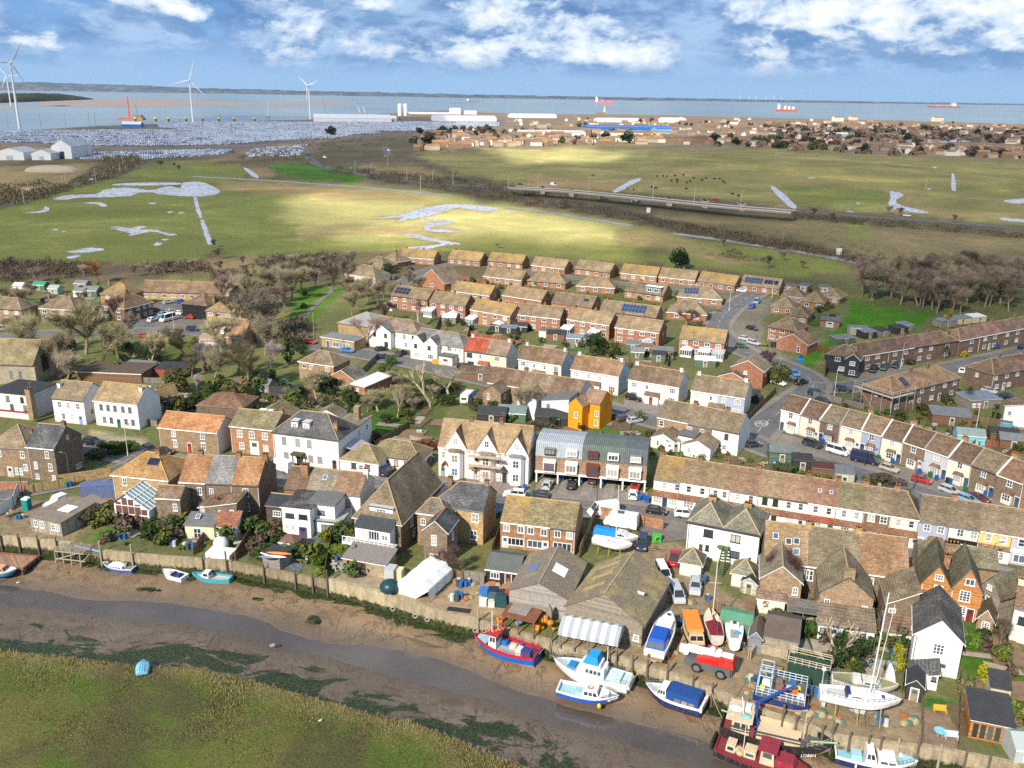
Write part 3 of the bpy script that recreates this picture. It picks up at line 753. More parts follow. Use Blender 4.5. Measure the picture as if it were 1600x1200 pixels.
def bay(root,B,u,w=1.9,d=.6,h=2.2,wm=None,rm=None,z=.0,hip=True):
 x=B[0]+(B[1]-B[0])*u;y=B[2]
 b=MB();b.bx(x-w/2,x+w/2,y-d,y,z,z+h);bo=b.bd('bay',wm or af,root)
 r=MB();zz=z+h
 r.pl([(x-w/2-.15,y-d-.15,zz),(x+w/2+.15,y-d-.15,zz),(x+w/2-.1,y+.0,zz+.6),(x-w/2+.1,y+.0,zz+.6)])
 r.pl([(x-w/2-.15,y-d-.15,zz),(x-w/2+.1,y,zz+.6),(x-w/2-.15,y,zz)]);r.pl([(x+w/2+.15,y-d-.15,zz),(x+w/2+.15,y,zz),(x+w/2-.1,y,zz+.6)])
 r.pl([(x-w/2-.15,y-d-.15,zz),(x-w/2-.15,y,zz),(x+w/2+.15,y,zz),(x+w/2+.15,y-d-.15,zz)])
 r.bd('bay_roof',rm or ag,bo)
 f,P=bD(w-.25,1.35,3,2,'w')
 o=ay('window',f,root,(x,y-d,z+.75));ay('pane',P[bM.C((0,1,2,2,3))],o)
 return bo
def ed(root,B,u,w=1.8,d=1.,h=2.4,wm=None,rm=None,c=(.3,.05,.05)):
 x=B[0]+(B[1]-B[0])*u;y=B[2]
 b=MB();b.bx(x-w/2,x+w/2,y-d,y,0,h);po=b.bd('porch',wm or af,root)
 r=MB();r.pl([(x-w/2-.2,y-d-.2,h),(x+w/2+.2,y-d-.2,h),(x+w/2+.2,y,h+.7),(x-w/2-.2,y,h+.7)]);r.pl([(x-w/2-.2,y-d-.2,h-.1),(x-w/2-.2,y,h-.1),(x+w/2+.2,y,h-.1),(x+w/2+.2,y-d-.2,h-.1)])
 r.pl([(x-w/2-.2,y-d-.2,h-.1),(x+w/2+.2,y-d-.2,h-.1),(x+w/2+.2,y-d-.2,h),(x-w/2-.2,y-d-.2,h)])
 r.bd('porch_roof',rm or ag,po)
 ay('door',cO(c,.95,2.),root,(x,y-d,0))
def aU(ro,B,he,rh,kind,side,u,v,w=.8,h=1.,m=None):
 x0,x1,y0,y1=B
 if kind[0]=='x':half=(y1-y0)/2;fr=(lambda t:(x0+(x1-x0)*u,y0+half*t if side=='f' else y1-half*t));rz=0 if side=='f' else pi
 else:half=(x1-x0)/2;fr=(lambda t:(x1-half*t if side=='r' else x0+half*t,y0+(y1-y0)*u));rz=pi/2 if side=='r' else-pi/2
 x,y=fr(v);z=he+rh*v+.17
 a=atan2(rh,half)
 b=MB();b.bx(-w/2,w/2,-h/2,h/2,-.05,.05,0);b.bx(-w/2+.07,w/2-.07,-h/2+.07,h/2-.07,0,.065,1)
 o=b.bd('skylight',[af if m is None else m,av((.06,.1,.16),.08)if m is None else m],ro,(x,y,z))
 o.rotation_euler=(Matrix.Rotation(rz,3,'Z')@Matrix.Rotation(a,3,'X')).to_euler()
 return o
def bZ(ro,B,he,rh,kind,side,u,v,nx,ny,pw=1.,ph=1.6,c=(.012,.016,.035)):
 x0,x1,y0,y1=B
 b=MB()
 for i in rg(nx):
  for j in rg(ny):
   X,Y=(i-(nx-1)/2)*pw,(j-(ny-1)/2)*ph
   b.bx(X-pw/2+.03,X+pw/2-.03,Y-ph/2+.03,Y+ph/2-.03,0,.05,0);b.bx(X-pw/2+.08,X+pw/2-.08,Y-ph/2+.08,Y+ph/2-.08,.02,.06,1)
 half=(y1-y0)/2 if kind[0]=='x' else(x1-x0)/2
 if side in 'fb':x,y,rz=x0+(x1-x0)*u,(y0+half*v if side=='f' else y1-half*v),(0 if side=='f' else pi)
 else:x,y,rz=(x1-half*v if side=='r' else x0+half*v),y0+(y1-y0)*u,(pi/2 if side=='r' else-pi/2)
 o=b.bd('solar_panels',[aa((.2,.2,.22),.4,.1),ak(c,.15)],ro,(x,y,he+rh*v+.2))
 o.rotation_euler=(Matrix.Rotation(rz,3,'Z')@Matrix.Rotation(atan2(rh,half),3,'X')).to_euler()
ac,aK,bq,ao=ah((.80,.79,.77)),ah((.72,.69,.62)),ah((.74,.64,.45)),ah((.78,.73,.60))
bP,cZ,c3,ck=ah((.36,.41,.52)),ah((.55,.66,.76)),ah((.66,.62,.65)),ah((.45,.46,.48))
bH,d2,c7,cD=ah((.78,.30,.015)),ah((.76,.52,.20)),am((.02,.021,.025),.18),am((.035,.042,.055),.2)
aq,aw,aV,a6,au,aC=aZ((.30,.20,.11)),aZ((.17,.12,.075)),aZ((.36,.13,.065)),aZ((.46,.31,.13)),aZ((.36,.17,.08)),aZ((.15,.085,.055))
bW=aZ((.36,.31,.22),(.28,.24,.17))
ag,aQ,aj=ab((.165,.105,.068),.25),ab((.24,.175,.105),.45),ab((.19,.145,.095),.35)
b1,dl,aX,bS=ab((.29,.145,.07),.6),ab((.30,.085,.045),.0,moss=.1),ab((.075,.08,.09),.1,.16),ab((.16,.16,.155),.15)
aR,bB,cp=ab((.24,.17,.09),1.),ab((.26,.16,.105),.3,moss=.2),ab((.17,.15,.085),.5,moss=.5)
bf=aa((.14,.14,.14),.9,.35,.7);cv=aa((.035,.037,.042),.8,.3,.8)
def autowin(root,B,he,wd=2.3,faces='f',doors=1,c=None,fr='w'):
 W=B[1]-B[0];n=max(1,round(W/wd));st=2 if he>4 else 1
 for k in rg(st):
  z=.95+2.6*k
  for i in rg(n):
   u=(i+.5)/n
   if k==0 and doors and i in((n//2,)if doors==1 else(n//2-1,n//2)):
    cX(root,B,'f',u,c or bM.C(((.6,.6,.58),(.05,.09,.2),(.3,.03,.03),(.03,.12,.06),(.5,.5,.5))));continue
   aG(root,B,'f',z,u,bM.C((1.2,1.4,1.7)),1.25 if k else 1.35,2,1 if bM.random()<.5 else 2,fr)
 for f in faces:
  if f!='f':aG(root,B,f,3.5 if st==2 else 1,.55,.7,1.,1,2,fr)
def ef(A,Bp,he):
 p,q=G(*A,he),G(*Bp,he)
 d=q-p
 return p,d.length,atan2(d.y,d.x)
def house(label,A,Bp,he,D,roof,wm,rm,wins=None,doors=None,rh=None,ch=((.02,.5),(.98,.5)),name='house',cat='house',group=None,o=.3,og=.12,auto='f',ndoor=1,gut=None,ridge=True,chm=None,dp=True):
 p,W,a=ef(A,Bp,he)
 if isinstance(D,tuple):
  c=G(*D,he)-p;D=abs(-sin(a)*c.x+cos(a)*c.y)
 root=ai(name,(p.x,p.y,0),a,label,cat,group)
 B=(0,W,0,D)
 if rh is None:rh=(D if roof[0]=='x' or(roof[0]=='h' and D<=W)else W)/2*.72
 wo,ro=b6(root,B,0,he,roof,rh,wm,rm,o,og,ridge,gut)
 if roof not in 'f' and roof[0]!='m':
  for u,v in ch:
   kx=roof[0]=='y' or(roof[0]=='h' and D>W)
   hgt=1-abs(v-.5)*2 if not kx else 1-abs(u-.5)*2
   aY(ro,W*min(max(u,.06),.94),D*min(max(v,.06),.94),he+rh*hgt,1.,.8,.65,chm)
 if wins is None:
  if auto:autowin(root,B,he,faces=auto,doors=ndoor)
 else:
  for t in wins:
   f,z,us=t[:3]
   for u in us:aG(root,B,f,z,u,*t[3:])
 for t in doors or():cX(root,B,*t)
 if dp and he>3.5:
  b=MB();b.tu((.25,-.07,.1),(.25,-.07,he-.2),.05,.05,5);b.bd('downpipe',bv if gut else af,root)
 root['_w']=W
 return dict(r=root,B=B,W=W,D=D,he=he,rh=rh,roof=ro,wall=wo,k=roof)
def wing(h,B,he,roof,wm,rm,wins=(),doors=(),rh=None,z0=0,o=.22,ch=(),ridge=True,names=('wing_wall','wing_roof'),gut=None):
 W,D=B[1]-B[0],B[3]-B[2]
 if rh is None:rh=((D if roof[0]=='x' or(roof[0]=='h' and D<=W)else W)/2*.72)if roof[0]!='m' else(D if roof[1]in 'fb' else W)*.32
 wo,ro=b6(h['r'],B,z0,he,roof,rh,wm,rm,o,.12,ridge,gut,*names)
 for t in wins:
  f,z,us=t[:3]
  for u in us:aG(h['r'],B,f,z,u,*t[3:])
 for t in doors:cX(h['r'],B,*t)
 for u,v in ch:aY(ro,B[0]+W*u,B[2]+D*v,he+rh*(1-abs((u if roof[0]=='y' else v)-.5)*2),.9)
 return dict(r=h['r'],B=B,he=he,rh=rh,roof=ro,wall=wo,k=roof,W=W,D=D)
 # the houses, near to far
GF,FF=.9,3.5
LT,EX,DM=('lean_to_wall','lean_to_roof'),('extension_wall','extension_roof'),('dormer','dormer_roof')
h=house('brown>+?hipped brown} at*left edge,|slate-roofed+',(-22,697),(42,701),6.4,9,'h',aq,aj,[('f',4.3,(.30,.87),.9,1.5),('f',1.6,(.9,),.9,1.4),('f',.6,(.72,),1.6,1.5,3)],[('f',.5,(.5,.5,.5))],ch=((.8,.5),))
h=house('tall dark>+?blue-grey slate}]blank gable end',(41,697),(84,701),7.2,8.5,'x',aw,aX,[('f',5.,(.72,),.9,1.5,2),('f',2.3,(.78,),.9,1.6,2),('f',2.5,(.25,),.8,1.5),('f',.3,(.25,.85),.8,1.1),('r',7.6,(.5,),.6,.9,1),('r',.4,(.75,),1.6,1.,3)],(),3.2,((.98,.5),))
h=house('yellow>+?orange lichen}, solar panel]glass gable extension',(175,741),(262,750),7.2,9,'h',a6,ab((.31,.175,.07),.85),[('f',5.2,(.22,),.9,1.5,2),('f',2.6,(.2,),.8,1.4,2),('l',5,(.3,.7),.8,1.2)],(),3.,((.62,.5),),ridge=aa((.5,.3,.08),.9,.3,3))
bZ(h['roof'],h['B'],h['he'],h['rh'],'x','f',.62,.62,1,1,2.4,1.7)
gx=(h['W']*.33,h['W']*.93,-5.5,0)
b=MB();x0,x1,y0,y1=gx;xm=x0+(x1-x0)*.38
b.pl([(x0,y0,0),(x1,y0,0),(x1,y0,3.6),(xm,y0,6.4),(x0,y0,4.6)]);b.pl([(x1,y0,0),(x1,y1,0),(x1,y1,3.6),(x1,y0,3.6)]);b.pl([(x0,y1,0),(x0,y0,0),(x0,y0,4.6),(x0,y1,4.6)])
e=b.bd('extension_wall',af,h['r'])
b=MB()
for i in rg(5):
 u0,u1=x0+.25+(x1-x0-.5)*i/5+.06,x0+.25+(x1-x0-.5)*(i+1)/5-.06
 b.bx(u0,u1,y0-.05,y0+.02,.3,2.3)
 um=(u0+u1)/2;tp=4.6+(6.4-4.6)*(um-x0)/(xm-x0)if um<xm else 6.4+(3.6-6.4)*(um-xm)/(x1-xm)
 if tp-.6>2.7:b.bx(u0,u1,y0-.05,y0+.02,2.55,min(4.,tp-.55))
 if tp>4.9:b.bx(u0+.05,u1-.05,y0-.05,y0+.02,4.2,tp-.5)
b.bd('gable_glazing',av((.12,.06,.05),.15),e)
b=MB();b.pl([(xm,y0-.3,6.55),(x1+.3,y0-.3,3.6),(x1+.3,y1,3.6),(xm,y1,6.55)]);b.pl([(x1+.3,y0-.3,3.5),(xm,y0-.3,6.45),(xm,y1,6.45),(x1+.3,y1,3.5)])
gr=b.bd('glass_roof',av((.16,.24,.28),.12),h['r'])
b=MB()
for i in rg(7):
 y=y0-.25+(y1-y0+.2)*i/6;b.bar((xm,y,6.55),(x1+.3,y,3.62),.13,.1)
for i in rg(4):
 t=i/3;b.bar((xm+(x1+.3-xm)*t,y0-.3,6.56-2.95*t),(xm+(x1+.3-xm)*t,y1,6.56-2.95*t),.12,.1)
b.bd('glazing_bars',af,gr)
b=MB();b.pl([(x0-.3,y0-.3,4.45),(xm,y0-.3,6.5),(xm,y1,6.5),(x0-.3,y1,4.45)]);b.pl([(xm,y0-.3,6.38),(x0-.3,y0-.3,4.33),(x0-.3,y1,4.33),(xm,y1,6.38)]);b.pl([(x0-.3,y0-.3,4.33),(xm,y0-.3,6.38),(xm,y0-.3,6.5),(x0-.3,y0-.3,4.45)])
b.bd('slate_roof',aX,h['r'])
def aN(edge0,edge1,cuts,specs,he,D,rh=None,roof='x',group=None,name='terraced_house',cat='house',ch=None):
 p,q=G(*edge0,he),G(*edge1,he);d=(q-p).normalized()
 out=[]
 T=[max(0,(G(x,edge0[1]+(edge1[1]-edge0[1])*(x-edge0[0])/(edge1[0]-edge0[0]),he)-p).dot(d))for x in cuts]
 ang=atan2(d.y,d.x)
 for i,s in en(specs):
  s=dict(s);a=p+d*T[i];W=T[i+1]-T[i]
  root=ai(name,(a.x,a.y,0),ang,s['label'],cat,group)
  B=(0,W,0,D);r_=s.get('rh',rh or D/2*.7);k=s.get('roof',roof)
  g=(0 if 0<i<len(specs)-1 else .1)
  wo,ro=b6(root,B,0,he+s.get('dz',0)+.012*(i%2),k,r_,s['w'],s['r'],.28,.0 if len(specs)>1 else .12,s.get('ridge',True),s.get('gut'))
  hh=dict(r=root,B=B,W=W,D=D,he=he,rh=r_,roof=ro,wall=wo,k=k);out.append(hh)
  fr=s.get('fr','w')
  if 'wins' in s:
   for t in s['wins']:
    for u in t[2]:aG(root,B,t[0],t[1],u,*t[3:])
  else:
   for u in s.get('up',(.28,.74)):aG(root,B,'f',FF,u,s.get('ww',.95),1.35,1 if s.get('ww',.95)<1 else 2,2,fr)
  for t in s.get('doors',()):cX(root,B,*t)
  if s.get('bay'):bay(root,B,s['bay'][0],s['bay'][1],.6,2.15,s.get('bw',s['w']),s.get('br',ag))
  for u in s.get('ch',ch or()):aY(ro,W*u,D*.5,he+r_,1.,.9,.7,s.get('chm'))
  if s.get('par'):
   b=MB();z=he-.1
   for sg in(0,1):
    b.bar((W,-.28 if not sg else D+.28,z+.05),(W,D/2,he+r_+.1),.3,.25)
   b.bd('parapet',s['par'],ro)
  b=MB();b.tu((W-.12,-.07,.1),(W-.12,-.07,he-.2),.05,.05,5);b.bd('downpipe',bM.C((af,bv)),root)
 return out
S=dict
R1=aN((279,752),(404,758),(279,321,362,404),[S(label='brick row+?rusty brown} next to*glass gable extension',w=aw,r=b1,wins=[('f',4.4,(.75,),.9,1.5,2),('f',1.5,(.78,),1,1.5,2)],ch=(.5,)),S(label='grey-slated> row+#middle!row of three by*creek',w=aw,r=bS,wins=[('f',4.4,(.2,),.8,1.4)],ch=(.97,)),S(label='brick row+?orange lichen}]tall blank dark gable end',w=aw,r=b1,wins=[('f',4.5,(.5,),1.1,1.6,2),('f',1.6,(.5,),1,1.6)],ch=(.97,))],6.9,9.5,3.3)
h=R1[0];wing(h,(-2.4,2.1,-4.5,0),5.6,'mr' if 0 else 'x',aw,ag,[('f',3.2,(.78,),.8,1.4),('f',.9,(.8,),.8,1.1)],rh=1.4)
h=R1[1];wing(h,(.7,7.6,-5.2,0),5.6,'mr',aw,ag,[('f',3.3,(.1,),.7,1.4),('f',3.2,(.55,),.5,.9,1),('f',3.,(.87,),.8,1.3)],rh=-1.2,ch=((.35,.4),))
h2=wing(h,(-.6,4.6,-8.5,-5.2),2.6,'mf',bq,bf,[('f',.2,(.42,),1.4,1.9)],rh=.8,names=EX);aU(h2['roof'],(-.6,4.6,-8.5,-1.9),2.6,1.6,'x','f',.35,.5)
wing(h,(4.62,8.4,-8.2,-5.2),2.5,'mf',ac,ab((.25,.1,.06),.1),(),[('f',.35,(.06,.08,.2))],rh=1.4,names=EX)
R2=aN((444,762),(563,774),(444,478,520,563),[S(label='small+?brown tile}]tall orange> chimney%black timber wing',w=aV,r=ag,wins=[('f',3.2,(.2,),1,1.2)],ch=()),S(label='house?pale grey-brown}]one skylight%white flat-roofed extension',w=aK,r=ab((.2,.17,.13),.2),wins=[],ch=()),S(label='white-gabled+?red tile}|big brown hall',w=ac,r=bB,wins=[('f',3,(.55,),.8,1.5,1,2,'r'),('r',6.,(.5,),.5,.9,1)],doors=[],ch=(.97,),chm=ac)],5.6,7.5,2.7)
aY(R2[0]['roof'],3.2,2.6,6.6,3.,1.3,1.1,au,3)
aU(R2[1]['roof'],R2[1]['B'],5.6,2.7,'x','f',.55,.6)
wing(R2[0],(-1.2,2.9,-5.2,0),4.4,'x',am((.1,.075,.06)),cv,[('f',2.4,(.5,),1.5,1.1,3)],rh=1.1)
wing(R2[0],(2.95,8.2,-7.5,0),5.4,'f',ac,ab((.08,.08,.085),.1),[('f',3.6,(.28,.75),1.6,.9,3,1,'d'),('f',1.4,(.15,.38),.6,.9,1)],[('f',.72,(.08,.06,.15),1.5)],names=EX)
wing(R2[1],(2.5,7.6,-5.2,0),5.5,'f',ac,bf,[('f',3.6,(.5,),1.3,.9,2,1,'d')],names=EX)
wing(R2[2],(-1.,3.6,-6.,0),2.7,'f',ac,aa((.33,.34,.34),.7,.2),[('f',.3,(.5,),2.4,1.9,3,1,'d')],names=('balcony_wall','balcony_deck'))
h=house('long> hall?steep brown tiled} hipped over a balcony',(553,806),(626,818),5.6,(680,752),'yl',aw,ab((.17,.135,.085),.35),[('r',3.,(.25,.5),1.,1.8),('r',.6,(.3,.5),1.,1.5)],(),5.4,(),name='hall',cat='hall')
HB=h['B'];hw=h['W']
wing(h,(.3*hw,.8*hw,.8,2.6),7.4,'f',af,aa((.45,.45,.44),.5,.1),[('f',6.4,(.5,),1.8,.9,3)],z0=5.2,names=DM,o=.1)
wing(h,(.15*hw,.88*hw,-2.2,0),4.9,'mf',af,aT((.06,.065,.07),.4),[('f',2.9,(.25,.55),2.,1.7,4,1),('f',3.2,(.86,),1.2,.9)],rh=.9,names=('sunroom','sunroom_roof'))
b=MB();b.bx(-.2,hw+.4,-4.2,-2.2,2.55,2.8,0)
for i in rg(12):b.bx(-.15+(hw+.4)*i/11,-.05+(hw+.4)*i/11,-4.2,-4.1,2.8,3.8,1)
b.bx(-.2,hw+.4,-4.2,-4.12,3.75,3.85,1);b.bx(-.2,hw+.4,-4.25,-4.2,2.4,2.8,1)
b.bd('balcony',[aa((.5,.5,.48),.7,.2),af],h['r'])
wing(h,(.25*hw,hw*1.12,-8.5,-4.3),2.3,'mf',aZ((.36,.27,.17)),aT((.24,.22,.2),.3,0,.6),[('f',.15,(.2,.45),1.4,1.9,2,1,'r')],rh=.7,names=LT)
h=house('yellow>+?slate}]a gabled wing facing*creek',(674,787),(755,798),6.6,8,'xl',a6,aX,[('f',4.2,(.85,),1.3,1.7),('f',.8,(.82,),1.3,1.8)],(),3.,((.2,.6),(.97,.5)))
w_=h['W']
wing(h,(-1.5,w_*.42,-3.,1),6.2,'h',aq,ab((.16,.13,.1),.3),[('f',3.9,(.2,),.9,1.2,2)],rh=2.)
wing(h,(w_*.18,w_*.62,-8.5,-3),6.,'y',aw,aX,[('f',3.4,(.45,),.9,1.9,2,3),('f',.6,(.45,),1.5,1.2,4),('r',3.4,(.5,),.9,1.5)],rh=1.8,ridge=aa((.42,.16,.07),.9,.3,3))
R3=aN((782,814),(899,828),(782,821,860,899),[S(label='brick~?lichened brown}, nearest*grass strip',w=au,r=aR,up=(.25,.8),ww=1.,wins=[('f',3.2,(.25,.82),1.1,1.3,2,1),('f',.7,(.62,),2.9,1.4,4,1)],doors=[('f',.2,(.6,.6,.6))]),S(label='middle>+!short<^street van',w=au,r=ab((.22,.18,.1),.7,moss=.6),wins=[('f',3.2,(.22,.75),1.1,1.3,2,1),('f',.7,(.4,),2.6,1.4,3,1)],doors=[('f',.82,(.6,.6,.6))]),S(label='brick end+!short<?tall curtained window,|boatyard fence',w=au,r=ab((.22,.18,.1),.6,moss=.6),wins=[('f',3.2,(.3,.78),1.1,1.3,2,1),('f',.3,(.5,),3.2,2.,4,1)])],5.,8.5,2.9,ch=())
h=house('black timber office?grey},_windows]brown door by*yard gate',(759,888),(811,895),2.5,6,'x',am((.035,.033,.035),.2),aa((.1,.115,.11),.8,.25,.6),[('f',.9,(.28,),1.5,1.1,3,1),('f',.9,(.97,),.5,1.1,1)],[('f',.68,(.22,.08,.03))],1.3,(),'office_hut','hut',dp=False,ridge=False)
h=house('grey timber[ shed?mossy cement}]two}lights',(796,922),(888,938),3.4,(924,880),'y',am((.32,.30,.27),.3),eO((.2,.17,.135),.3),(),(),2.,(),'boat_shed','shed',dp=False,ridge=aa((.34,.3,.23),.9,.3,2),gut=bc)
aU(h['roof'],h['B'],h['he'],h['rh'],'y','r',.5,.6,2.6,2.2,aa((.75,.75,.75),.4,.1))
aU(h['roof'],h['B'],h['he'],h['rh'],'y','l',.5,.45,2.6,1.8,aa((.12,.16,.28),.3,.2))
SH1=h
h=house('large old[ shed?long yellow-mossed cement}|boat park',(884,947),(1004,978),3.6,(1038,905),'y',am((.25,.22,.18),.35),eO((.215,.18,.125),.85),[('f',.9,(.93,),.9,1.,1)],(),3.6,(),'boat_shed','shed',dp=False,ridge=aa((.38,.32,.2),.9,.3,2),gut=bc)
SH2=h
for v in(.3,.55,.8):
 aU(h['roof'],h['B'],h['he'],h['rh'],'y','l',v,.5,.9,3.8,aa((.34,.28,.13),.7,.2,2))
h=house('tall_double+?two grey hipped}s]small pyramid-roofed sheds behind',(1075,816),(1187,838),6.2,9,'f',ac,bf,[('f',4.2,(.30,.68),1.6,1.4,2,1,'d'),('f',1.6,(.30,),.6,1.1,1,1,'d'),('f',1.5,(.21,),.6,1.1,1,1,'d'),('f',1.3,(.69,),1.6,1.3,3,1,'d'),('f',1.2,(.9,),.4,.8,1,1,'d')],[],0,(),gut=bv)
h['roof'].hide_render=False
W_=h['W'];D_=h['D'];dq=ab((.17,.165,.125),.45,moss=.4)
eJ=aa((.42,.33,.18),.9,.3,3)
for i in(0,1):
 _,ro=b6(h['r'],(W_*i/2,W_*(i+1)/2,0,D_),6.3,6.36,'h',2.7,ac,dq,.28,.1,eJ,bv,'wall','hipped_roof')
 aY(ro,W_*(i+.5)/2,D_*.55,8.3,1.3,1.2,.9,a6,3)
b=MB()
for i in rg(10):b.bx(W_*.53,W_*.53+.9,-5.2+i*.42,-4.8+i*.42,i*.3+.1,i*.3+.2)
b.bar((W_*.53,-5.2,.2),(W_*.53,-1,3.1),.1,.9);b.bar((W_*.53+.9,-5.2,.2),(W_*.53+.9,-1,3.1),.1,.9);b.bx(W_*.45,W_*.62,-1,0,3.05,3.2)
b.bd('outside_stair',aa((.1,.14,.07),.8,.3),h['r'])
for A,Bp,lab in(((1063,876),(1096,882),'white rendered shed?grey pyramid}|red pickup'),((1144,893),(1179,900),'white rendered shed?grey pyramid}|green stair]blue gazebo')):
 h=house(lab,A,Bp,2.6,3.6,'h',aK,dq,[('r',1.2,(.4,),.4,.7,1)],(),1.7,(),'garden_shed','shed',dp=False,ridge=eJ)
R4=aN((1193,874),(1421,904),(1193,1262,1344,1421),[S(label='brick+?tan}]four skylights%timber balcony',w=aw,r=ab((.24,.165,.095),.5),wins=[('f',3.,(.78,.95),1.5,1.9,2,1)],ch=(.99,),chm=a6),S(label='brick+?wide grey-brown}]a broad gabled rear wing',w=aw,r=ab((.2,.165,.105),.35),wins=[('f',3.,(.06,.93),1.1,1.8,2,2)],ch=(.97,),chm=a6),S(label='brick end+?salmon-brown}|orange boarded+s',w=aw,r=ab((.26,.155,.085),.4),wins=[('f',3.,(.22,),1.2,1.9,2,2)])],5.6,11,4.)
h=R4[0]
for u,v in((.25,.62),(.55,.52),(.73,.55),(.73,.28)):aU(h['roof'],h['B'],5.6,4.,'x','f',u,v,.9 if v>.5 else 1,1.1)
wing(h,(-.4,5.6,-5.5,2),5.3,'y',aq,ab((.2,.17,.12),.3),[('f',3.2,(.86,),.8,1.3,2)],rh=2.4,names=('wing_wall','wing_roof'))
wing(h,(-.7,3.4,-7,-5.5),2.6,'mf',aK,ab((.2,.13,.1),.1),(),rh=.6,names=LT)
b=MB();b.bx(3.6,8.4,-9.5,-5.5,2.55,2.7,0)
for x in(3.8,5.8,8.2):b.bx(x,x+.14,-9.5,-9.36,0,2.6,1)
for i in rg(20):b.bx(3.6+4.8*i/20,3.66+4.8*i/20,-9.5,-9.44,2.7,3.6,2)
b.bx(3.6,8.4,-9.5,-9.42,3.6,3.68,2);b.bd('timber_balcony',[bn,bc,aF],h['r'])
h=R4[1]
wing(h,(1.4,8.9,-7.5,2),5.4,'y',aq,ab((.19,.155,.1),.35),[('f',3.1,(.15,),.8,1.3),('f',2.7,(.86,),.8,1.4)],rh=3.)
b=MB();b.bx(-.8,.8,-.45,.45,-.5,1.5);b.bd('chimney',aq,h['r'],(5.1,-7.,8.))
wing(h,(1.3,9.,-11.5,-7.5),2.4,'mf',ac,ab((.2,.155,.11),.3,moss=.5),[('f',.8,(.08,.16,.5,.8),.8,1.1,1,2,'d')],[('f',.28,(.65,.65,.65))],rh=1.3,names=LT)
h=R4[2]
wing(h,(3.,h['W']+.1,-7.5,0),5.,'ml',aw,ab((.18,.14,.09),.35),[('f',2.9,(.2,),1.,1.5)],rh=2.4)
wing(h,(2.8,h['W']-.3,-11,-7.5),2.3,'mf',ac,ab((.2,.13,.09),.4),[('f',1.,(.4,),.8,.9)],[('f',.12,(.6,.6,.6))],rh=1.2,names=LT)
ct=ab((.13,.12,.075),.3,moss=.6)
for A,Bp,D,rh,w,lab,wn in(((1439,911),(1487,920),10,3.4,am((.48,.22,.075),.24),'orange timber-boarded gable+?olive}, half hidden by*white gabled+',[('f',5.9,(.55,),1.2,1.,3,2),('f',3.4,(.58,),1.3,1.7,2,3)]),((1486,920),(1536,929),9,3.7,am((.46,.21,.075),.24),'orange timber-boarded gable+?white sash windows]dark red door',[('f',6.,(.54,),1.3,1.1,2,1),('f',3.2,(.46,),1.5,1.8,3,4),('f',.8,(.42,),1.4,1.6,3,4)]),((1531,916),(1563,934),7,2.6,am((.26,.22,.18),.24),'narrow grey-boarded gable+|two orange boarded+s',[('f',5.2,(.45,),.8,.8,2,2),('f',3.,(.5,),1,1.1,2,2)])):
 h=house(lab,A,Bp,4.9,D,'y',w,ct,wn,[('f',.72,(.2,.02,.025))]if 'dark red' in lab else(),rh,(),ridge=False)
 if 'dark red' in lab:aY(h['roof'],-.6,4.5,7.2,1.2,.9,.9,au)
h=house('small> cottage?olive gabled}]white sash window before*grey gable',(1528,965),(1553,972),2.6,6,'y',aq,ct,[('f',1.,(.55,),1.1,1.3,3,4)],(),1.6,(),'cottage','cottage',ridge=False)
h=house('dark olive}ed> outhouse left!orange boarded gables',(1420,935),(1452,930),3.4,9,'mf',aw,ct,(),(),3.,(),'outhouse','outhouse',ridge=False,dp=False)
h=house('brick+?chimney of four orange pots^shop row',(1436,873),(1560,890),4.6,6,'x',aq,ct,(),(),1.9,(),ridge=False,dp=False)
aY(h['roof'],h['W']*.42,2,6.,1.3,2.2,.9,aq,4)
h=house('white gabled+?dark slate}, sash window]french doors near*creek',(1430,990),(1505,1006),5.6,10,'y',ac,ab((.10,.095,.09),.2),[('f',3.2,(.53,),1.4,1.6,3,3),('l',3.4,(.5,),.8,1.2)],[('f',.66,(.62,.62,.6),1.5,2.1)],2.7,(),gut=af,ridge=False)
wing(h,(-.1,3.3,-4.,0),2.5,'mr',ac,aX,[('f',1.4,(.15,.85),.6,.7,2,1,'d')],[('f',.48,(.65,.65,.65))],rh=-1.2,names=LT,ridge=False)
h=house('white end+ cut by*right edge, blank side wall?cream chimney',(1586,948),(1640,962),5.6,9,'x',aK,ag,[('f',3,(.3,),1.2,1.3,1,1,'d')],(),2.4,((.03,.4),),chm=bq)
ST=S(w=ao)
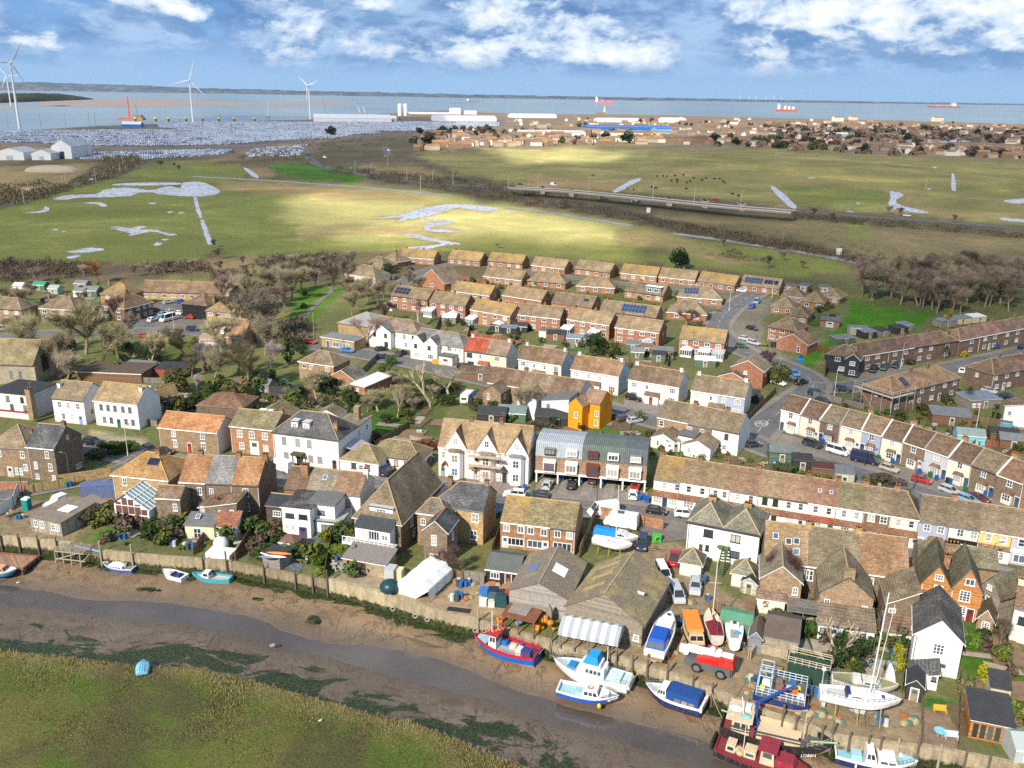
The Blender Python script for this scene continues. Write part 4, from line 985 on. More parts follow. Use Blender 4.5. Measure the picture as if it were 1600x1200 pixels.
R5=aN((1022,747),(1437,812),(1022,1063,1110,1141,1186,1222,1263,1308,1351,1393,1437),[S(label='cream end~?dark blue door, opposite*black hatchback',w=ao,r=aR,doors=[('f',.5,(.03,.05,.12))],wins=[('f',FF,(.42,.9),1.,1.35,1,2),('f',.7,(.22,.8),1.6,1.4,3,2)],ch=(.1,)),S(label='white~?square bay under red lean-to}, second#street<',w=ac,r=aQ,wins=[('f',FF,(.3,.75),1.,1.35,1,2),('f',.7,(.35,),1.9,1.4,3,2)],doors=[('f',.85,(.6,.6,.6))],ch=(.5,)),S(label='cream~?pink-tinted windows%left grey hip!white double+',w=ao,r=aQ,ch=(.6,)),S(label='white~?purple curtain%white double+',w=ac,r=bB,ch=(.85,)),S(label='cream~?brown-framed windows right!white double+',w=ao,r=aQ,fr='d',doors=[('f',.75,(.05,.03,.03))],ch=()),S(label='white~?dark arched door]red lean-to}',w=ac,r=bB,doors=[('f',.8,(.5,.5,.5))],ch=(.9,)),S(label='cream~?two small skylights in its red-brown}',w=ao,r=ab((.23,.125,.085),.2),doors=[('f',.25,(.5,.4,.1)),('f',.85,(.05,.16,.1))],ch=(.95,)),S(label='white~?pale green front left!dark> pair',w=ac,r=cp,doors=[('f',.75,(.6,.62,.6))],ch=(.97,),chm=au),S(label='dark>~?big_sash windows#street<',w=aw,r=aj,ww=1.2,doors=[('f',.8,(.3,.3,.3))],ch=()),S(label='cream hip-ended~?dark red door at*alley',w=ao,r=aj,roof='xr',doors=[('f',.62,(.3,.02,.03)),('f',.92,(.6,.6,.6))],ch=(.15,),chm=au)],5.3,9,3.,group=None)
for i,hh in en(R5):
 W=hh['W'];b=MB();b.bx(.02,W-.02,-1.,0,0,2.35);po=b.bd('front_bay',R5[i]['wall'].data.materials[0],hh['r'])
 r=MB();r.pl([(0,-1.3,2.35),(W,-1.3,2.35),(W,0,2.95),(0,0,2.95)]);r.pl([(0,-1.3,2.2),(0,0,2.2),(W,0,2.2),(W,-1.3,2.2)]);r.pl([(0,-1.3,2.2),(W,-1.3,2.2),(W,-1.3,2.35),(0,-1.3,2.35)])
 r.bd('front_bay_roof',(ab((.2,.095,.06),.2),ab((.27,.075,.045),.0))[i==6],po)
 Bf=(0,W,-1.,0)
 for c in[c for c in hh['r'].children if c.name.startswith('door')or(c.name.startswith('window')and c.location.z<3)]:c.location.y=-1.
 if i not in(0,1,2):aG(hh['r'],Bf,'f',.8,.38,1.5,1.3,3,2)
aU(R5[6]['roof'],R5[6]['B'],5.3,3.,'x','f',.35,.5,.6,.8);aU(R5[6]['roof'],R5[6]['B'],5.3,3.,'x','f',.75,.5,.6,.8)
R6=aN((1437,813),(1634,845),(1437,1484,1532,1583,1634),[S(label='blue-grey~?projecting bay]white door after*alley',w=bP,r=aj,ww=1.1,bay=(.62,2.4),doors=[('f',.12,(.62,.62,.62))],bw=bP,ch=()),S(label='cream~?a black shopfront',w=aK,r=aj,ww=1.1,wins=[('f',FF,(.38,.82),1.1,1.4,2,2),('f',.5,(.45,.72),1.4,1.6,1,1)],ch=(.1,),chm=au),S(label='yellow-upper~?white ground floor]brown lean-to}',w=d2,r=aj,ww=1.,wins=[('f',FF,(.28,.75),1.05,1.4,1,2),('f',.6,(.6,),2.3,1.6,3,3)],doors=[('f',.15,(.4,.2,.1))],ch=()),S(label='grey~?white shopfront cut by*right edge',w=ck,r=aj,ww=1.1,wins=[('f',FF,(.3,.75),1.05,1.4,1,2),('f',.5,(.5,),3.6,1.5,4,1)],ch=(.4,),chm=a6)],5.3,9,3.)
hh=R6[1];b=MB();b.bx(.1,hh['W']-.1,-.25,0,2.35,3.);b.bd('shop_fascia',aa((.02,.02,.02),.4,.1),hh['r'])
hh=R6[2];b=MB();b.bx(.02,hh['W']-.02,-.5,0,0,2.4);po=b.bd('front_bay',ac,hh['r']);r=MB();r.pl([(0,-.8,2.4),(hh['W'],-.8,2.4),(hh['W'],0,3.),(0,0,3.)]);r.bd('front_bay_roof',ag,po)
for c in hh['r'].children:
 if(c.name.startswith('door')or c.name.startswith('window'))and c.location.z<3:c.location.y=-.5
hh=R6[3];b=MB();b.bx(.02,hh['W']-.02,-.15,0,2.3,2.9);b.bd('shop_fascia',af,hh['r'])
h=house('white three-gabled Victorian<?tan}, bays]scaffolding on*middle+',(685,697),(826,710),6.6,9,'x',ac,ab((.27,.19,.11),.5),[('f',4.1,(.06,),1.,1.5,1),('f',4.1,(.43,),1.,1.2,1),('f',4.1,(.68,),1.,1.5,1)],[('f',.05,(.25,.35,.25)),('f',.42,(.6,.6,.6)),('f',.74,(.04,.04,.05))],4.3,((.31,.5),(.65,.5)),chm=aw)
W_=h['W']
for i,(u,v)in en(((.2,.33),(.545,.7),(.875,.99))):
 c=u*W_;g=2.25
 wing(h,(c-g,c+g,-.35,3.6),6.6,'y',ac,ab((.27,.19,.11),.4),[('f',7.4,(.5,),.95,1.4,2)],rh=3.7,z0=6.3,o=.25,names=('gable','gable_roof'))
 b=MB();pr=[(c-1.6,-.35),(c-1.,-1.25),(c+1.,-1.25),(c+1.6,-.35)]
 n=len(b.v);b.v+=[(x,y,0)for x,y in pr]+[(x,y,6.)for x,y in pr]
 for q in((0,1,5,4),(1,2,6,5),(2,3,7,6),(4,5,6,7)):b.f.append(q);b.m.append(0)
 bo=b.bd('bay',ac,h['r'])
 r=MB();r.v=[(x*1.+(.12 if x>c else-.12),y-.1,6.)for x,y in pr]+[(c-1.1,-.33,6.55),(c+1.1,-.33,6.55)];r.f=[(0,1,4),(1,2,5,4),(2,3,5)];r.m=[0]*3
 r.bd('bay_roof',cC if i else ag,bo)
 for z in(1.,3.9):aG(h['r'],(c-1.,c+1.,-1.25,0),'f',z,.5,1.3,1.6,2,2)
 if i==2:
  b=MB();pts=[(c-3.3,-1.1),(c-1.9,-1.1)]
 if i!=1:
  x=c-2.35 if i==0 else c-2.7
  b=MB();b.pl([(x-.9,-1.,2.5),(x,-1.,3.7),(x,.3,3.7),(x-.9,.3,2.5)]);b.pl([(x,-1.,3.7),(x+.9,-1.,2.5),(x+.9,.3,2.5),(x,.3,3.7)])
  b.bd('porch_roof',dl if i==0 else cS,h['r'])
 else:
  b=MB();b.pl([(c-3.6,-1.1,2.6),(c-.9,-1.1,2.6),(c-.9,-.0,3.2),(c-3.6,0,3.2)]);b.bd('porch_roof',bB,h['r'])
sc=ai('scaffolding',tuple(h['r'].location),h['r'].rotation_euler.z,'light scaffold poles wrapped round*middle_gable','scaffolding')
b=MB();c0,c1=W_*.37,W_*.72
for i in rg(7):
 for y in(-1.7,-2.7):x=c0+(c1-c0)*i/6;b.tu((x,y,0),(x,y,7.4),.035,.035,5)
for z in(2,4,6,7):
 for y in(-1.7,-2.7):b.tu((c0,y,z),(c1,y,z),.035,.035,5)
b.bd('poles',aa((.45,.3,.2),.6,.2),sc)
b=MB();b.bx(c0,c1,-2.7,-1.75,4.02,4.1);b.bx(c0,c1,-2.7,-1.75,6.05,6.12);b.bd('planks',aa((.5,.4,.26),.8,.3),sc)
p,Wf,a=ef((837,711),(1011,727),5.9)
root=ai('block_of_flats',(p.x,p.y,0),a,'block of flats?grey-green metal mansard} over>]open garages','flats')
D_=9.5
b=MB();b.bx(0,Wf,0,D_,2.35,5.9);bw=b.bd('wall',aZ((.34,.215,.13)),root)
b=MB();b.bx(0,Wf,5.5,D_-.05,0,2.35);b.bd('garage_back_wall',aw,root)
for i in rg(6):b=MB();x=.1+(Wf-.45)*i/5;b.bx(x,x+.3,.05,.35,0,2.35);b.bd('column',af,root)
b=MB();b.bx(-.05,Wf+.05,-.25,.1,2.2,2.6);b.bd('fascia',af,root)
for i,(u0,u1,c)in en(((0,.42,(.36,.40,.44)),(.42,.80,(.12,.15,.13)),(.80,1.,(.11,.125,.14)))):
 b=MB();x0,x1=Wf*u0,Wf*u1
 prof=[(-.15,5.85),(.45,8.3),(1.,8.75),(D_/2,9.1),(D_-.3,8.3),(D_+.1,5.85)]
 b.extr(prof,x0+(.01 if i else 0),x1,0,'x')
 b.bd('mansard_roof',aT(c,.4,0),root)
for k,u in en((.13,.33,.52,.70,.90)):
 x=Wf*u
 fr='wwdww'[k]if k else 'd'
 b=MB();b.bx(x-1.1,x+1.1,-.5,.6,6.35,7.75);dm=b.bd('dormer',af if k not in(0,2,4)else(aa((.2,.21,.22),.6,.1)if k!=2 else aa((.12,.03,.03),.6,.1)),root)
 f,P=bD(2.,1.1,3,1,fr if k!=2 else 'r');o=ay('window',f,dm,(x,-.5,6.5));ay('pane',P[bM.C((0,2))],o)
 b=MB();b.bx(x-1.2,x+1.2,-.85,0,2.75 if k!=4 else 3.,4.9);b.pl([(x-1.3,-1.,4.9),(x+1.3,-1.,4.9),(x+1.25,0,5.3),(x-1.25,0,5.3)])
 bo=b.bd('oriel_bay',af if k not in(2,)else aa((.14,.04,.03),.6,.1),root)
 f,P=bD(2.1,1.5,3,1,'w' if k not in(0,2)else 'r');o=ay('window',f,bo,(x,-.85,3.2));ay('pane',P[bM.C((0,1,2))],o)
b=MB()
for i in rg(5):b.bx(Wf*(i/5)+.8,Wf*((i+1)/5)-1.6,-5.5,5.4,.03,.05)
b.bd('driveway',bt((.26,.24,.22)),root)
h=house('bright orange rendered+?brown} in a T shape',(911,625),(938,631),6.5,6,'x',bH,bB,[('f',3.2,(.82,),.9,1.4),('f',.9,(.82,),.9,1.4)],(),2.2,((.95,.9),),chm=bH,ridge=False,dp=False)
wing(h,(-2.,1.7,-3.2,.5),6.1,'y',bH,bB,[('f',3.,(.55,),.9,1.4)],rh=1.7,ridge=False)
R7=aN((762,597),(905,620),(762,812,858,905),[S(label='brick+?brown}%caravan{, left end of a rear<',w=aq,r=ag,wins=[('f',3.2,(.12,),.9,1.3)],ch=(.97,)),S(label='brick]white middle+!rear<|orange+',w=aq,r=aj,wins=[('f',3.2,(.15,),.8,1.2)],ch=(.97,)),S(label='pale grey-rendered end+?big blank side wall next to*orange+',w=ah((.62,.63,.67)),r=ag,wins=[('f',3.2,(.2,),.8,1.4,1,2,'d')],ch=())],5.6,9,2.8)
wing(R7[0],(1.2,6.2,-5,0),5.,'y',aq,aj,[('f',3.,(.3,),.7,1.5),('r',3.,(.4,),.9,1.3)],rh=1.7)
wing(R7[0],(-1.6,1.1,-4.2,0),2.4,'mf',aV,ag,(),rh=.9,names=LT)
wing(R7[1],(2.2,7.2,-6,0),5.,'y',ac,aj,[('f',3.,(.5,),.8,1.3),('r',3.,(.4,),.9,1.4),('r',.9,(.5,),.9,1.4)],rh=1.8)
wing(R7[2],(.4,7.4,-5.5,0),5.2,'ml',ah((.62,.63,.67)),bf,[('f',3.,(.25,),.8,1.5,1,2,'d')],rh=1.4)
def dD(lab,A,Bp,D,w1,w2,rm,he=5.4,rh=2.9,rm2=None,**k):
 h=house(lab,A,Bp,he,D,'x',w1,rm,[('f',FF,(.12,.88),1.5,1.3,3,2),('f',FF,(.38,.62),.8,1.1,1,2),('f',.8,(.13,.87),1.8,1.5,3,2),('r',3.6,(.6,),.7,1,1)],[('f',.42,(.3,.05,.05)),('f',.58,(.1,.12,.2))],rh,((.03,.5),(.97,.5)),name='semi_detached_pair',chm=w1,**k)
 if w2 is not w1:
  W=h['W'];b=MB();b.bx(W*.5,W+.02,-.025,0,.02,he-.03);b.bd('painted_front',w2,h['r'])
  for c in h['r'].children:
   if c.name.split('.')[0]in('window','door')and c.location.y<.01 and abs(c.rotation_euler.z)<.1 and c.location.x>W*.5:c.location.y=-.025
 ed(h['r'],h['B'],.5,3.6,1.2,2.3,af,ag)
 return h
dD('semi-detached pair, blue-grey left front]cream right front, brown}',(810,560),(877,571),8,ah((.56,.58,.62)),ao,ag)
dD('semi-detached pair?pale blue left half]lilac right half, orange-edged brown}',(892,576),(967,588),8,cZ,c3,ab((.2,.12,.07),.6))
dD('white semi-detached pair?red porch}]dark SUV outside',(982,592),(1061,605),8,ac,aK,ab((.17,.115,.08),.5))
h=dD('semi-detached pair,_left half]blue-grey right half?brown porch}',(1080,609),(1164,622),8,aK,bP,aj)
h=house('white+?bright red tiled left}]beige right half',(726,547),(791,556),5.4,8,'x',aK,ab((.2,.145,.1),.2),[('f',FF,(.12,),1.7,1.3,2,1,'d'),('f',.6,(.15,),2.,1.7,2,1,'d'),('f',FF,(.38,),.7,1.3,1),('f',FF,(.78,),1.7,1.3,3),('f',.8,(.8,),1.7,1.4,3)],[('f',.62,(.4,.3,.2))],2.9,((.03,.5),(.97,.5)),chm=aK,name='semi_detached_pair')
b=MB();b.pl([(-.15,-.33,5.48),(h['W']*.5,-.33,5.48),(h['W']*.5,4,8.53),(-.15,4,8.53)]);b.pl([(-.15,8.3,5.48),(-.15,4,8.53),(h['W']*.5,4,8.53),(h['W']*.5,8.3,5.48)]);b.bd('red_roof',ab((.42,.085,.05),.0,moss=.05),h['r'])
ed(h['r'],h['B'],.48,3.,1.2,2.3,af,dl);b=MB();b.bx(h['W']*.5,h['W']+.02,-.025,0,.02,5.35);b.bd('painted_front',bq,h['r'])
h=house('cream]white gabled pair, grey slate}, next to*red-roofed+',(647,531),(724,543),5.2,8,'xr',aK,bS,[('f',FF,(.72,),1.4,1.3,2),('f',FF,(.85,.93),.6,1,1),('f',.8,(.9,),1.4,1.3)],(),2.7,((.5,.5),),name='semi_detached_pair')
wing(h,(0,4.6,-2,2),5.2,'y',ac,aX,[('f',FF,(.4,),1,1.2,2,2,'d'),('f',.8,(.5,),1.8,1.4,3)],rh=2.)
wing(h,(4.7,9.2,-2,2),5.2,'y',aK,bS,[('f',FF,(.4,),1,1.2,2,2,'d'),('f',.8,(.5,),1.8,1.4,3)],rh=2.)
wing(h,(10.5,15,-3.2,0),2.6,'f',aK,bf,(),[('f',.5,(.55,.52,.45),2.2)],names=('garage','garage_roof'))
h=house('white gabled+, brown}?grey left slope, at*second street start',(581,512),(652,522),5.4,9,'xr',ac,ab((.2,.15,.115),.3),[('f',FF,(.72,.9),.7,1.2,1,2,'r'),('f',.8,(.75,),1.2,1.4,2),('f',.4,(.92,),.8,1.8,1,1,'d')],(),2.7,((.3,.5),(.55,.9)))
wing(h,(0,8.2,-2.2,2),5.4,'y',ac,bS,[('f',FF,(.3,.78),1,1.3,2,2,'d'),('f',.7,(.8,),1.3,1.5,2,2,'d')],rh=2.4)
R8=aN((1027,651),(1155,677),(1027,1075,1113,1155),[S(label='brick rear+?brown}|garage flats, left of a short<',w=aq,r=aj,wins=[('f',3.3,(.15,),1.1,1.4,1)],ch=()),S(label='dark> middle+!rear<?white single-storey extension',w=aw,r=aj,wins=[('f',3.3,(.1,.6),1,1.3)],ch=(.0,)),S(label='white end+!rear<|20 road marking',w=ac,r=ab((.18,.145,.095),.5),wins=[('f',3.3,(.55,),.9,1.4,1,2,'r'),('f',.9,(.5,),1,1.1)],ch=(.3,))],5.4,8.5,2.9)
wing(R8[0],(1.,6.6,-5.5,0),2.5,'mf' if 0 else 'y',aK,aj,[('f',.8,(.3,),.7,1.2,1)],rh=1.3,names=EX)
wing(R8[0],(6.7,10.4,-4,0),3.6,'f',ac,bf,[('f',1.5,(.4,),.9,1.2)],names=EX)
wing(R8[1],(1.6,7.6,-6,0),2.7,'y',ac,aj,[('f',.9,(.2,),.8,1.2)],rh=1.4,names=EX)
h=house('red> gable-fronted+?white verges at*bend!estate road',(1143,573),(1193,581),4.9,8.5,'y',aV,ab((.22,.17,.115),.3),[('f',3.4,(.45,),.9,1,1),('r',3.2,(.3,.7),1.2,1.2)],(),2.4,(),gut=af)
wing(h,(-2.5,5,-2.8,0),2.5,'y',aV,aX,(),rh=1.6,names=('garage','garage_roof'))
c_=[(1221,639),(1252,647),(1282,656),(1314,664),(1347,672),(1379,681),(1412,690),(1446,701),(1484,714),(1519,726),(1559,741),(1600,756),(1642,772)]
tw=[(ac,ag,'white end~?projecting_bay at*road junction'),(ao,ag,'cream~, second from*junction, next to*brick one'),(aC,aj,'brown>~?black bay} between two cream+s'),(ao,aj,'cream~%white campervan'),(bP,ab((.21,.14,.09),.6),'blue-grey~%dark van'),(ao,ag,'cream~&blue-grey+ and*dark>+'),(aw,ag,'dark>~?cream ground floor on*curved<'),(ah((.52,.53,.55)),ag,'grey~?white bay on*curved<'),(ao,ag,'cream~ next to*grey one near*red hatchback'),(aw,aj,'brown>~?white door right!cream+'),(aw,ab((.2,.115,.075),.2),'brown>~?wide red-brown} by*silver estate car'),(au,ag,'red>~ at*right edge!curved<')]
for i,(w,r,lab)in en(tw):
 par=None if i in(0,4)else(af if i%2 else aa((.3,.27,.24),.9,.3))
 hh=aN(c_[i],c_[i+1],(c_[i][0],c_[i+1][0]),[S(label=lab,w=w,r=r,up=(.5,),ww=1.1,bay=(.52 if i>1 else .6,1.9),bw=(w if w is not aw else ao),br=(ag if i!=2 else aX),doors=[('f',.12 if i in(0,2,4)else .88,bM.C(((.62,.62,.6),(.06,.09,.15))))],par=par or af,ch=())],5.2,8.,2.6)
 if i in(3,5,7,9):aY(hh[0]['roof'],hh[0]['W']*.9,6,7.2,1.1,1.1,.7,a6,3)
h=house('small white+?blue window at*right edge beyond*gardens',(1571,634),(1606,640),4.8,6,'ml',ac,ag,[('f',2.6,(.25,),.9,1.1,1),('f',.6,(.4,),1.2,.6,2)],(),1.2,())
h=house('charcoal-painted corner+?hipped brown}',(1292,553),(1343,560),5.2,7.5,'h',cD,ag,[('f',FF,(.35,.85),1.5,1.2,2,1),('f',.8,(.5,),1.6,1.3,2)],(),2.3,((.8,.6),),gut=bv)
wing(h,(h['W']*.62,h['W']+.5,-2.4,2),5.2,'y',cD,ag,[('f',FF,(.5,),1.5,1.2,2),('f',.8,(.55,),1.6,1.3,2)],rh=1.6)
aN((1345,556),(1497,532),(1345,1390,1428,1465,1497),[S(label='brown>~ adjoining*charcoal corner+',w=aC,r=ag,up=(.3,.7),ww=1.4,wins=[('f',FF,(.25,.6),1.6,1.2,2,1),('f',.9,(.3,.65),1.6,1.2,2,1)],doors=[('f',.85,(.6,.6,.6))],ch=()),S(label='brown>~?purplish}, second after*corner+',w=aC,r=ab((.17,.1,.085),.15),wins=[('f',FF,(.25,.7),1.4,1.2,2,1),('f',.9,(.25,),1.6,1.2,2,1)],doors=[('f',.6,(.6,.6,.6))]),S(label='brown>~?purplish} before*jutting hipped bay',w=aC,r=ab((.17,.1,.085),.15),wins=[('f',FF,(.3,.75),1.4,1.2,2,1),('f',.9,(.3,.7),1.4,1.2,2,1)]),S(label='brown> hip-ended~ at*far end of that<',w=aC,r=ag,roof='xr',wins=[('f',FF,(.5,),1.6,1.2,2,1),('f',.9,(.5,),1.6,1.2,2,1)])],5.2,7.5,2.4,ch=(.97,))
aN((1500,532),(1680,497),(1500,1532,1566,1602,1680),[S(label='brown>~?hipped} at*near end!upper right<',w=aC,r=ab((.18,.105,.08),.2),roof='xl',wins=[('f',FF,(.6,),1.6,1.2,2,1),('f',.9,(.6,),1.6,1.2,2,1)]),S(label='brown>~?white door, second#upper right<',w=aC,r=ab((.2,.11,.085),.1),wins=[('f',FF,(.25,.7),1.5,1.2,2,1),('f',.9,(.25,.7),1.5,1.2,2,1)],doors=[('f',.5,(.6,.6,.6))]),S(label='brown>~, third#upper right<, above= cars',w=aC,r=ab((.17,.105,.08),.2),wins=[('f',FF,(.25,.7),1.5,1.2,2,1),('f',.9,(.25,.7),1.5,1.2,2,1)]),S(label='brown>~ at*right edge!upper right<',w=aC,r=ab((.18,.11,.08),.2),wins=[('f',FF,(.2,.5),1.5,1.2,2,1),('f',.9,(.2,.5),1.5,1.2,2,1)])],5.2,7.5,2.4,ch=(.96,))
h=house('brown><?solar panels on its hipped end]scaffolding at*corner',(1393,616),(1500,590),5.2,8.5,'h',aC,ab((.22,.135,.08),.55),[('f',FF,(.1,.28,.44,.6,.78,.93),1.3,1.2,2,1),('f',.9,(.1,.3,.6,.9),1.5,1.2,2,1),('l',FF,(.5,),.9,1.,1)],[('f',.42,(.6,.6,.6)),('f',.72,(.5,.5,.5))],2.7,((.45,.5),(.7,.5)),name='terrace_block')
bZ(h['roof'],h['B'],h['he'],h['rh'],'y','l',.5,.45,3,2,1.,1.5);bZ(h['roof'],h['B'],h['he'],h['rh'],'x','f',.26,.5,2,2,1.,1.5)
sc=ai('scaffolding',tuple(h['r'].location),h['r'].rotation_euler.z,'scaffold platform round*hipped corner?the solar panels','scaffolding')
b=MB();c=MB()
for x,y in[(-1.4,y)for y in(-1.4,1.5,4.5,7.5,10)]+[(x,-1.4)for x in(1.5,4.5,7.5)]:b.tu((x,y,0),(x,y,6.4),.05,.05,5)
for z in(4.7,5.6,6.2):b.tu((-1.4,-1.4,z),(-1.4,10,z),.045,.045,5);b.tu((-1.4,-1.4,z),(7.5,-1.4,z),.045,.045,5)
b.tu((-1.4,3,0),(-1.4,9,5),.04,.04,5);b.bd('poles',aa((.5,.48,.42),.5,.2),sc)
c.bx(-1.4,-.5,-1.4,10,4.6,4.7);c.bx(-.5,7.5,-1.4,-.5,4.6,4.7);c.bd('planks',aa((.5,.4,.26),.8,.3),sc)
h=house('brown> block?hipped}]white garages at*right edge',(1552,585),(1660,566),5.2,8.5,'h',aC,ab((.18,.11,.075),.3),[('f',FF,(.05,.2,.35,.5),1.2,1.2,2,1),('f',.9,(.08,.25),1.4,1.2,2,1),('l',3.2,(.45,),.8,1.1,1)],[('f',.18,(.6,.6,.6))],2.7,((.25,.5),(.6,.5)),name='terrace_block')
h=house('white pub?flat black}]red sign band at*left edge',(-14,612),(45,618),6.2,9,'f',aK,cv,[('f',4.2,(.42,.80),.9,1.4,2,2,'d'),('f',2.2,(.5,.85),.9,1.4,2,2,'d')],(),0,(),name='pub',cat='pub',gut=bv)
W_=h['W'];b=MB();b.bx(0,W_+.1,-.12,0,1.6,2.);b.bd('sign_band',aa((.25,.03,.05),.5,.2),h['r'])
b=MB();b.bx(W_-.03,W_+.03,.03,9.,.05,6.1);b.bd('grey_side_wall',ck,h['r'])
aY(h['roof'],W_+1.2,-1,2.,6.3,1.3,1.3,aq,2)
h=house('white+?blue door]grey-brown} between pub]wide white+',(81,621),(130,626),6.,8,'x',ac,aj,[('f',3.7,(.22,.5,.8),.95,1.5,2),('f',.9,(.3,.58),.95,1.5,2),('r',2.2,(.3,),.5,.9,1,1,'d')],[('f',.84,(.2,.35,.6))],3.,((.04,.3),),chm=ac)
h=house('wide white+?tan half-hipped}, green door]stepped_chimneys',(146,625),(214,632),6.2,8.5,'x',ac,ab((.25,.18,.1),.6),[('f',3.9,(.16,.32,.48,.66,.82),.9,1.5,2,2,'g'),('f',.9,(.2,.36,.7,.86),.9,1.5,2,2,'g')],[('f',.53,(.02,.12,.07))],3.1,((.02,.9),(.98,.35),(.98,.75)),chm=ac)
h=house('small outbuilding?white end wall]mossy orange}%wide white+',(238,619),(250,623),3.2,(264,610),'y',ac,aR,(),[('r',.3,(.02,.2,.14))],2.4,(),'outbuilding','outbuilding',dp=False)
h=house('yellow-brown>+?orange}, red door]white gable end',(247,667),(339,676),5.2,7.5,'x',aq,ab((.36,.165,.075),.6),[('f',3.3,(.26,.75),1.,1.5,2),('f',.9,(.27,.75),1.,1.5,2)],[('f',.51,(.4,.02,.02))],2.3,((.06,.9),))
b=MB();b.bx(h['W']-.02,h['W']+.03,0,7.5,.05,5.1);b.pl([(h['W']+.03,0,5.1),(h['W']+.03,7.5,5.1),(h['W']+.03,3.75,7.3)]);b.bd('white_gable',aK,h['r'])
b=MB();[b.bx(h['W']*u-.62,h['W']*u+.62,-.1,0,z,z+.18)for u in(.26,.75)for z in(5.-.1,2.45)];b.bd('lintel',af,h['r'])
h=house('red-orange> Georgian+?wide_door]olive}',(359,665),(427,672),6.2,9,'x',au,cp,[('f',3.8,(.22,.5,.8),1.3,1.6,2,2,'w',.1),('f',1.1,(.25,.8),1.2,1.5,2,2,'w',.1)],[('f',.54,(.68,.68,.66),1.9,3.1)],2.3,((.55,.8),(.98,.6)),chm=aq)
wing(h,(2,h['W'],4,13),6.2,'y',aq,ab((.22,.18,.1),.6),(),rh=2.2)
wing(h,(h['W']*.42,h['W']*.72,5.,6.2),8.2,'f',af,af,[('f',7.2,(.5,),1.2,.9)],z0=6.2,names=DM,o=.05)
h=house('big white+?slate mansard}, two_dormers]dark green porch',(426,674),(528,687),6.8,9,'h',ac,ab((.085,.085,.095),.12,.16),[('f',4.2,(.17,.38,.56),1.,1.7,2,3,'g',.2),('f',1.,(.19,.57,.71),1.1,1.5,3,3,'g')],[('f',.40,(.03,.04,.03),1.5,2.3),('f',.93,(.05,.04,.03))],3.6,((.9,.25),),chm=au,gut=bv)
W_=h['W']
for u in(.30,.48):
 wing(h,(W_*u-.75,W_*u+.75,1.2,3.4),9.,'f',af,aa((.5,.5,.5),.6,.1),[('f',7.7,(.5,),1.1,1.1)],z0=6.9,names=DM,o=.08)
b=MB();b.bx(W_*.33,W_*.33+.2,-1.3,-1.1,0,2.5);b.bx(W_*.47-.2,W_*.47,-1.3,-1.1,0,2.5);b.bx(W_*.31,W_*.49,-1.5,0,2.5,2.95);b.bd('porch',aa((.05,.06,.03),.6,.2),h['r'])
wing(h,(W_-5.2,W_+.1,7.5,16),6.3,'f',ac,ab((.16,.14,.1),.3),[('r',4,(.25,.7),1,1.5)],names=('wing_wall','wing_roof'));b=MB();b.bx(-.6,.6,-.6,.6,0,3.2);b.bd('chimney',aq,h['r'],(W_-1.8,13,6.4))
b=MB();b.pl([(W_+.2,2,4.4),(W_+4.5,2.5,3.),(W_+4.5,8,3.),(W_+.2,8,4.4)]);b.bx(W_+.15,W_+4.4,2.2,8,0,2.95);b.bd('lean_to',aT((.42,.42,.5),.25,1),h['r'])
h=house('white single-storey bungalow?L-shaped brown-green hipped}',(531,717),(591,725),2.7,7.5,'h',ac,ab((.2,.165,.09),.45),[('f',.9,(.36,.72),1.1,1.3,1,1,'r'),('f',.9,(.55,),1.1,1.1,1)],(),2.3,(),'bungalow','bungalow')
wing(h,(h['W']-4.5,h['W']+7.5,4.2,11.2),2.7,'h',ac,ab((.21,.17,.1),.4),[('f',.8,(.55,.74),1.,1.4,1,1,'r')],[('f',.4,(.6,.6,.58))],rh=2.4)
h=house('orange>+?brown}]white-windowed front@back{s',(467,564),(521,572),5.,8,'h',au,aj,[('f',3.2,(.15,.36,.82),1.3,1.2,2,1),('f',.8,(.4,.82),1.5,1.2,2,1,'d')],(),2.4,((.35,.6),))
wing(h,(h['W'],h['W']+8,-2.5,4),2.8,'y',au,ab((.14,.13,.1),.3),[('f',.6,(.4,),2.2,1.8,2,1,'d')],rh=2.2,names=('garage','garage_roof'))
h=house('white flat-roofed garage?brick walls$orange>+',(548,600),(570,605),2.4,11,'mf',aV,aa((.62,.62,.6),.6,.2),[('f',.9,(.5,),.8,.8)],(),.3,(),'garage','garage',dp=False)
h=house('low hall?grey sheet}]yellow> end%white gabled+',(528,504),(585,512),4.2,13,'h',a6,aa((.27,.27,.26),.8,.25,.3),(),(),2.8,(),'hall','hall',dp=False)
h=house('corner shop?grey flat}]yellow front|low grey hall',(502,527),(553,535),2.9,6,'f',a6,aa((.2,.2,.2),.9,.3),[('f',.6,(.45,.75),2.4,1.5,2,1)],[('f',.2,(.1,.1,.3))],0,(),'corner_shop','shop',dp=False)
h=house('stone church end?big brown-olive} at*left edge',(-70,566),(51,570),5.6,11,'x',bW,ab((.22,.18,.1),.5),[('f',1.6,(.7,.82),.8,2.2,2,2,'g')],(),5.2,(),'church','church',dp=False)
W_=h['W']
for y in(-.4,10.5):b=MB();b.bx(W_,W_+.6,y,y+.9,0,5);b.bd('buttress',bW,h['r']);b=MB();b.bx(W_+.02,W_+.1,4,7,2.5,7);b.bd('tracery_window',aa((.1,.09,.08),.5,.3),h['r'])
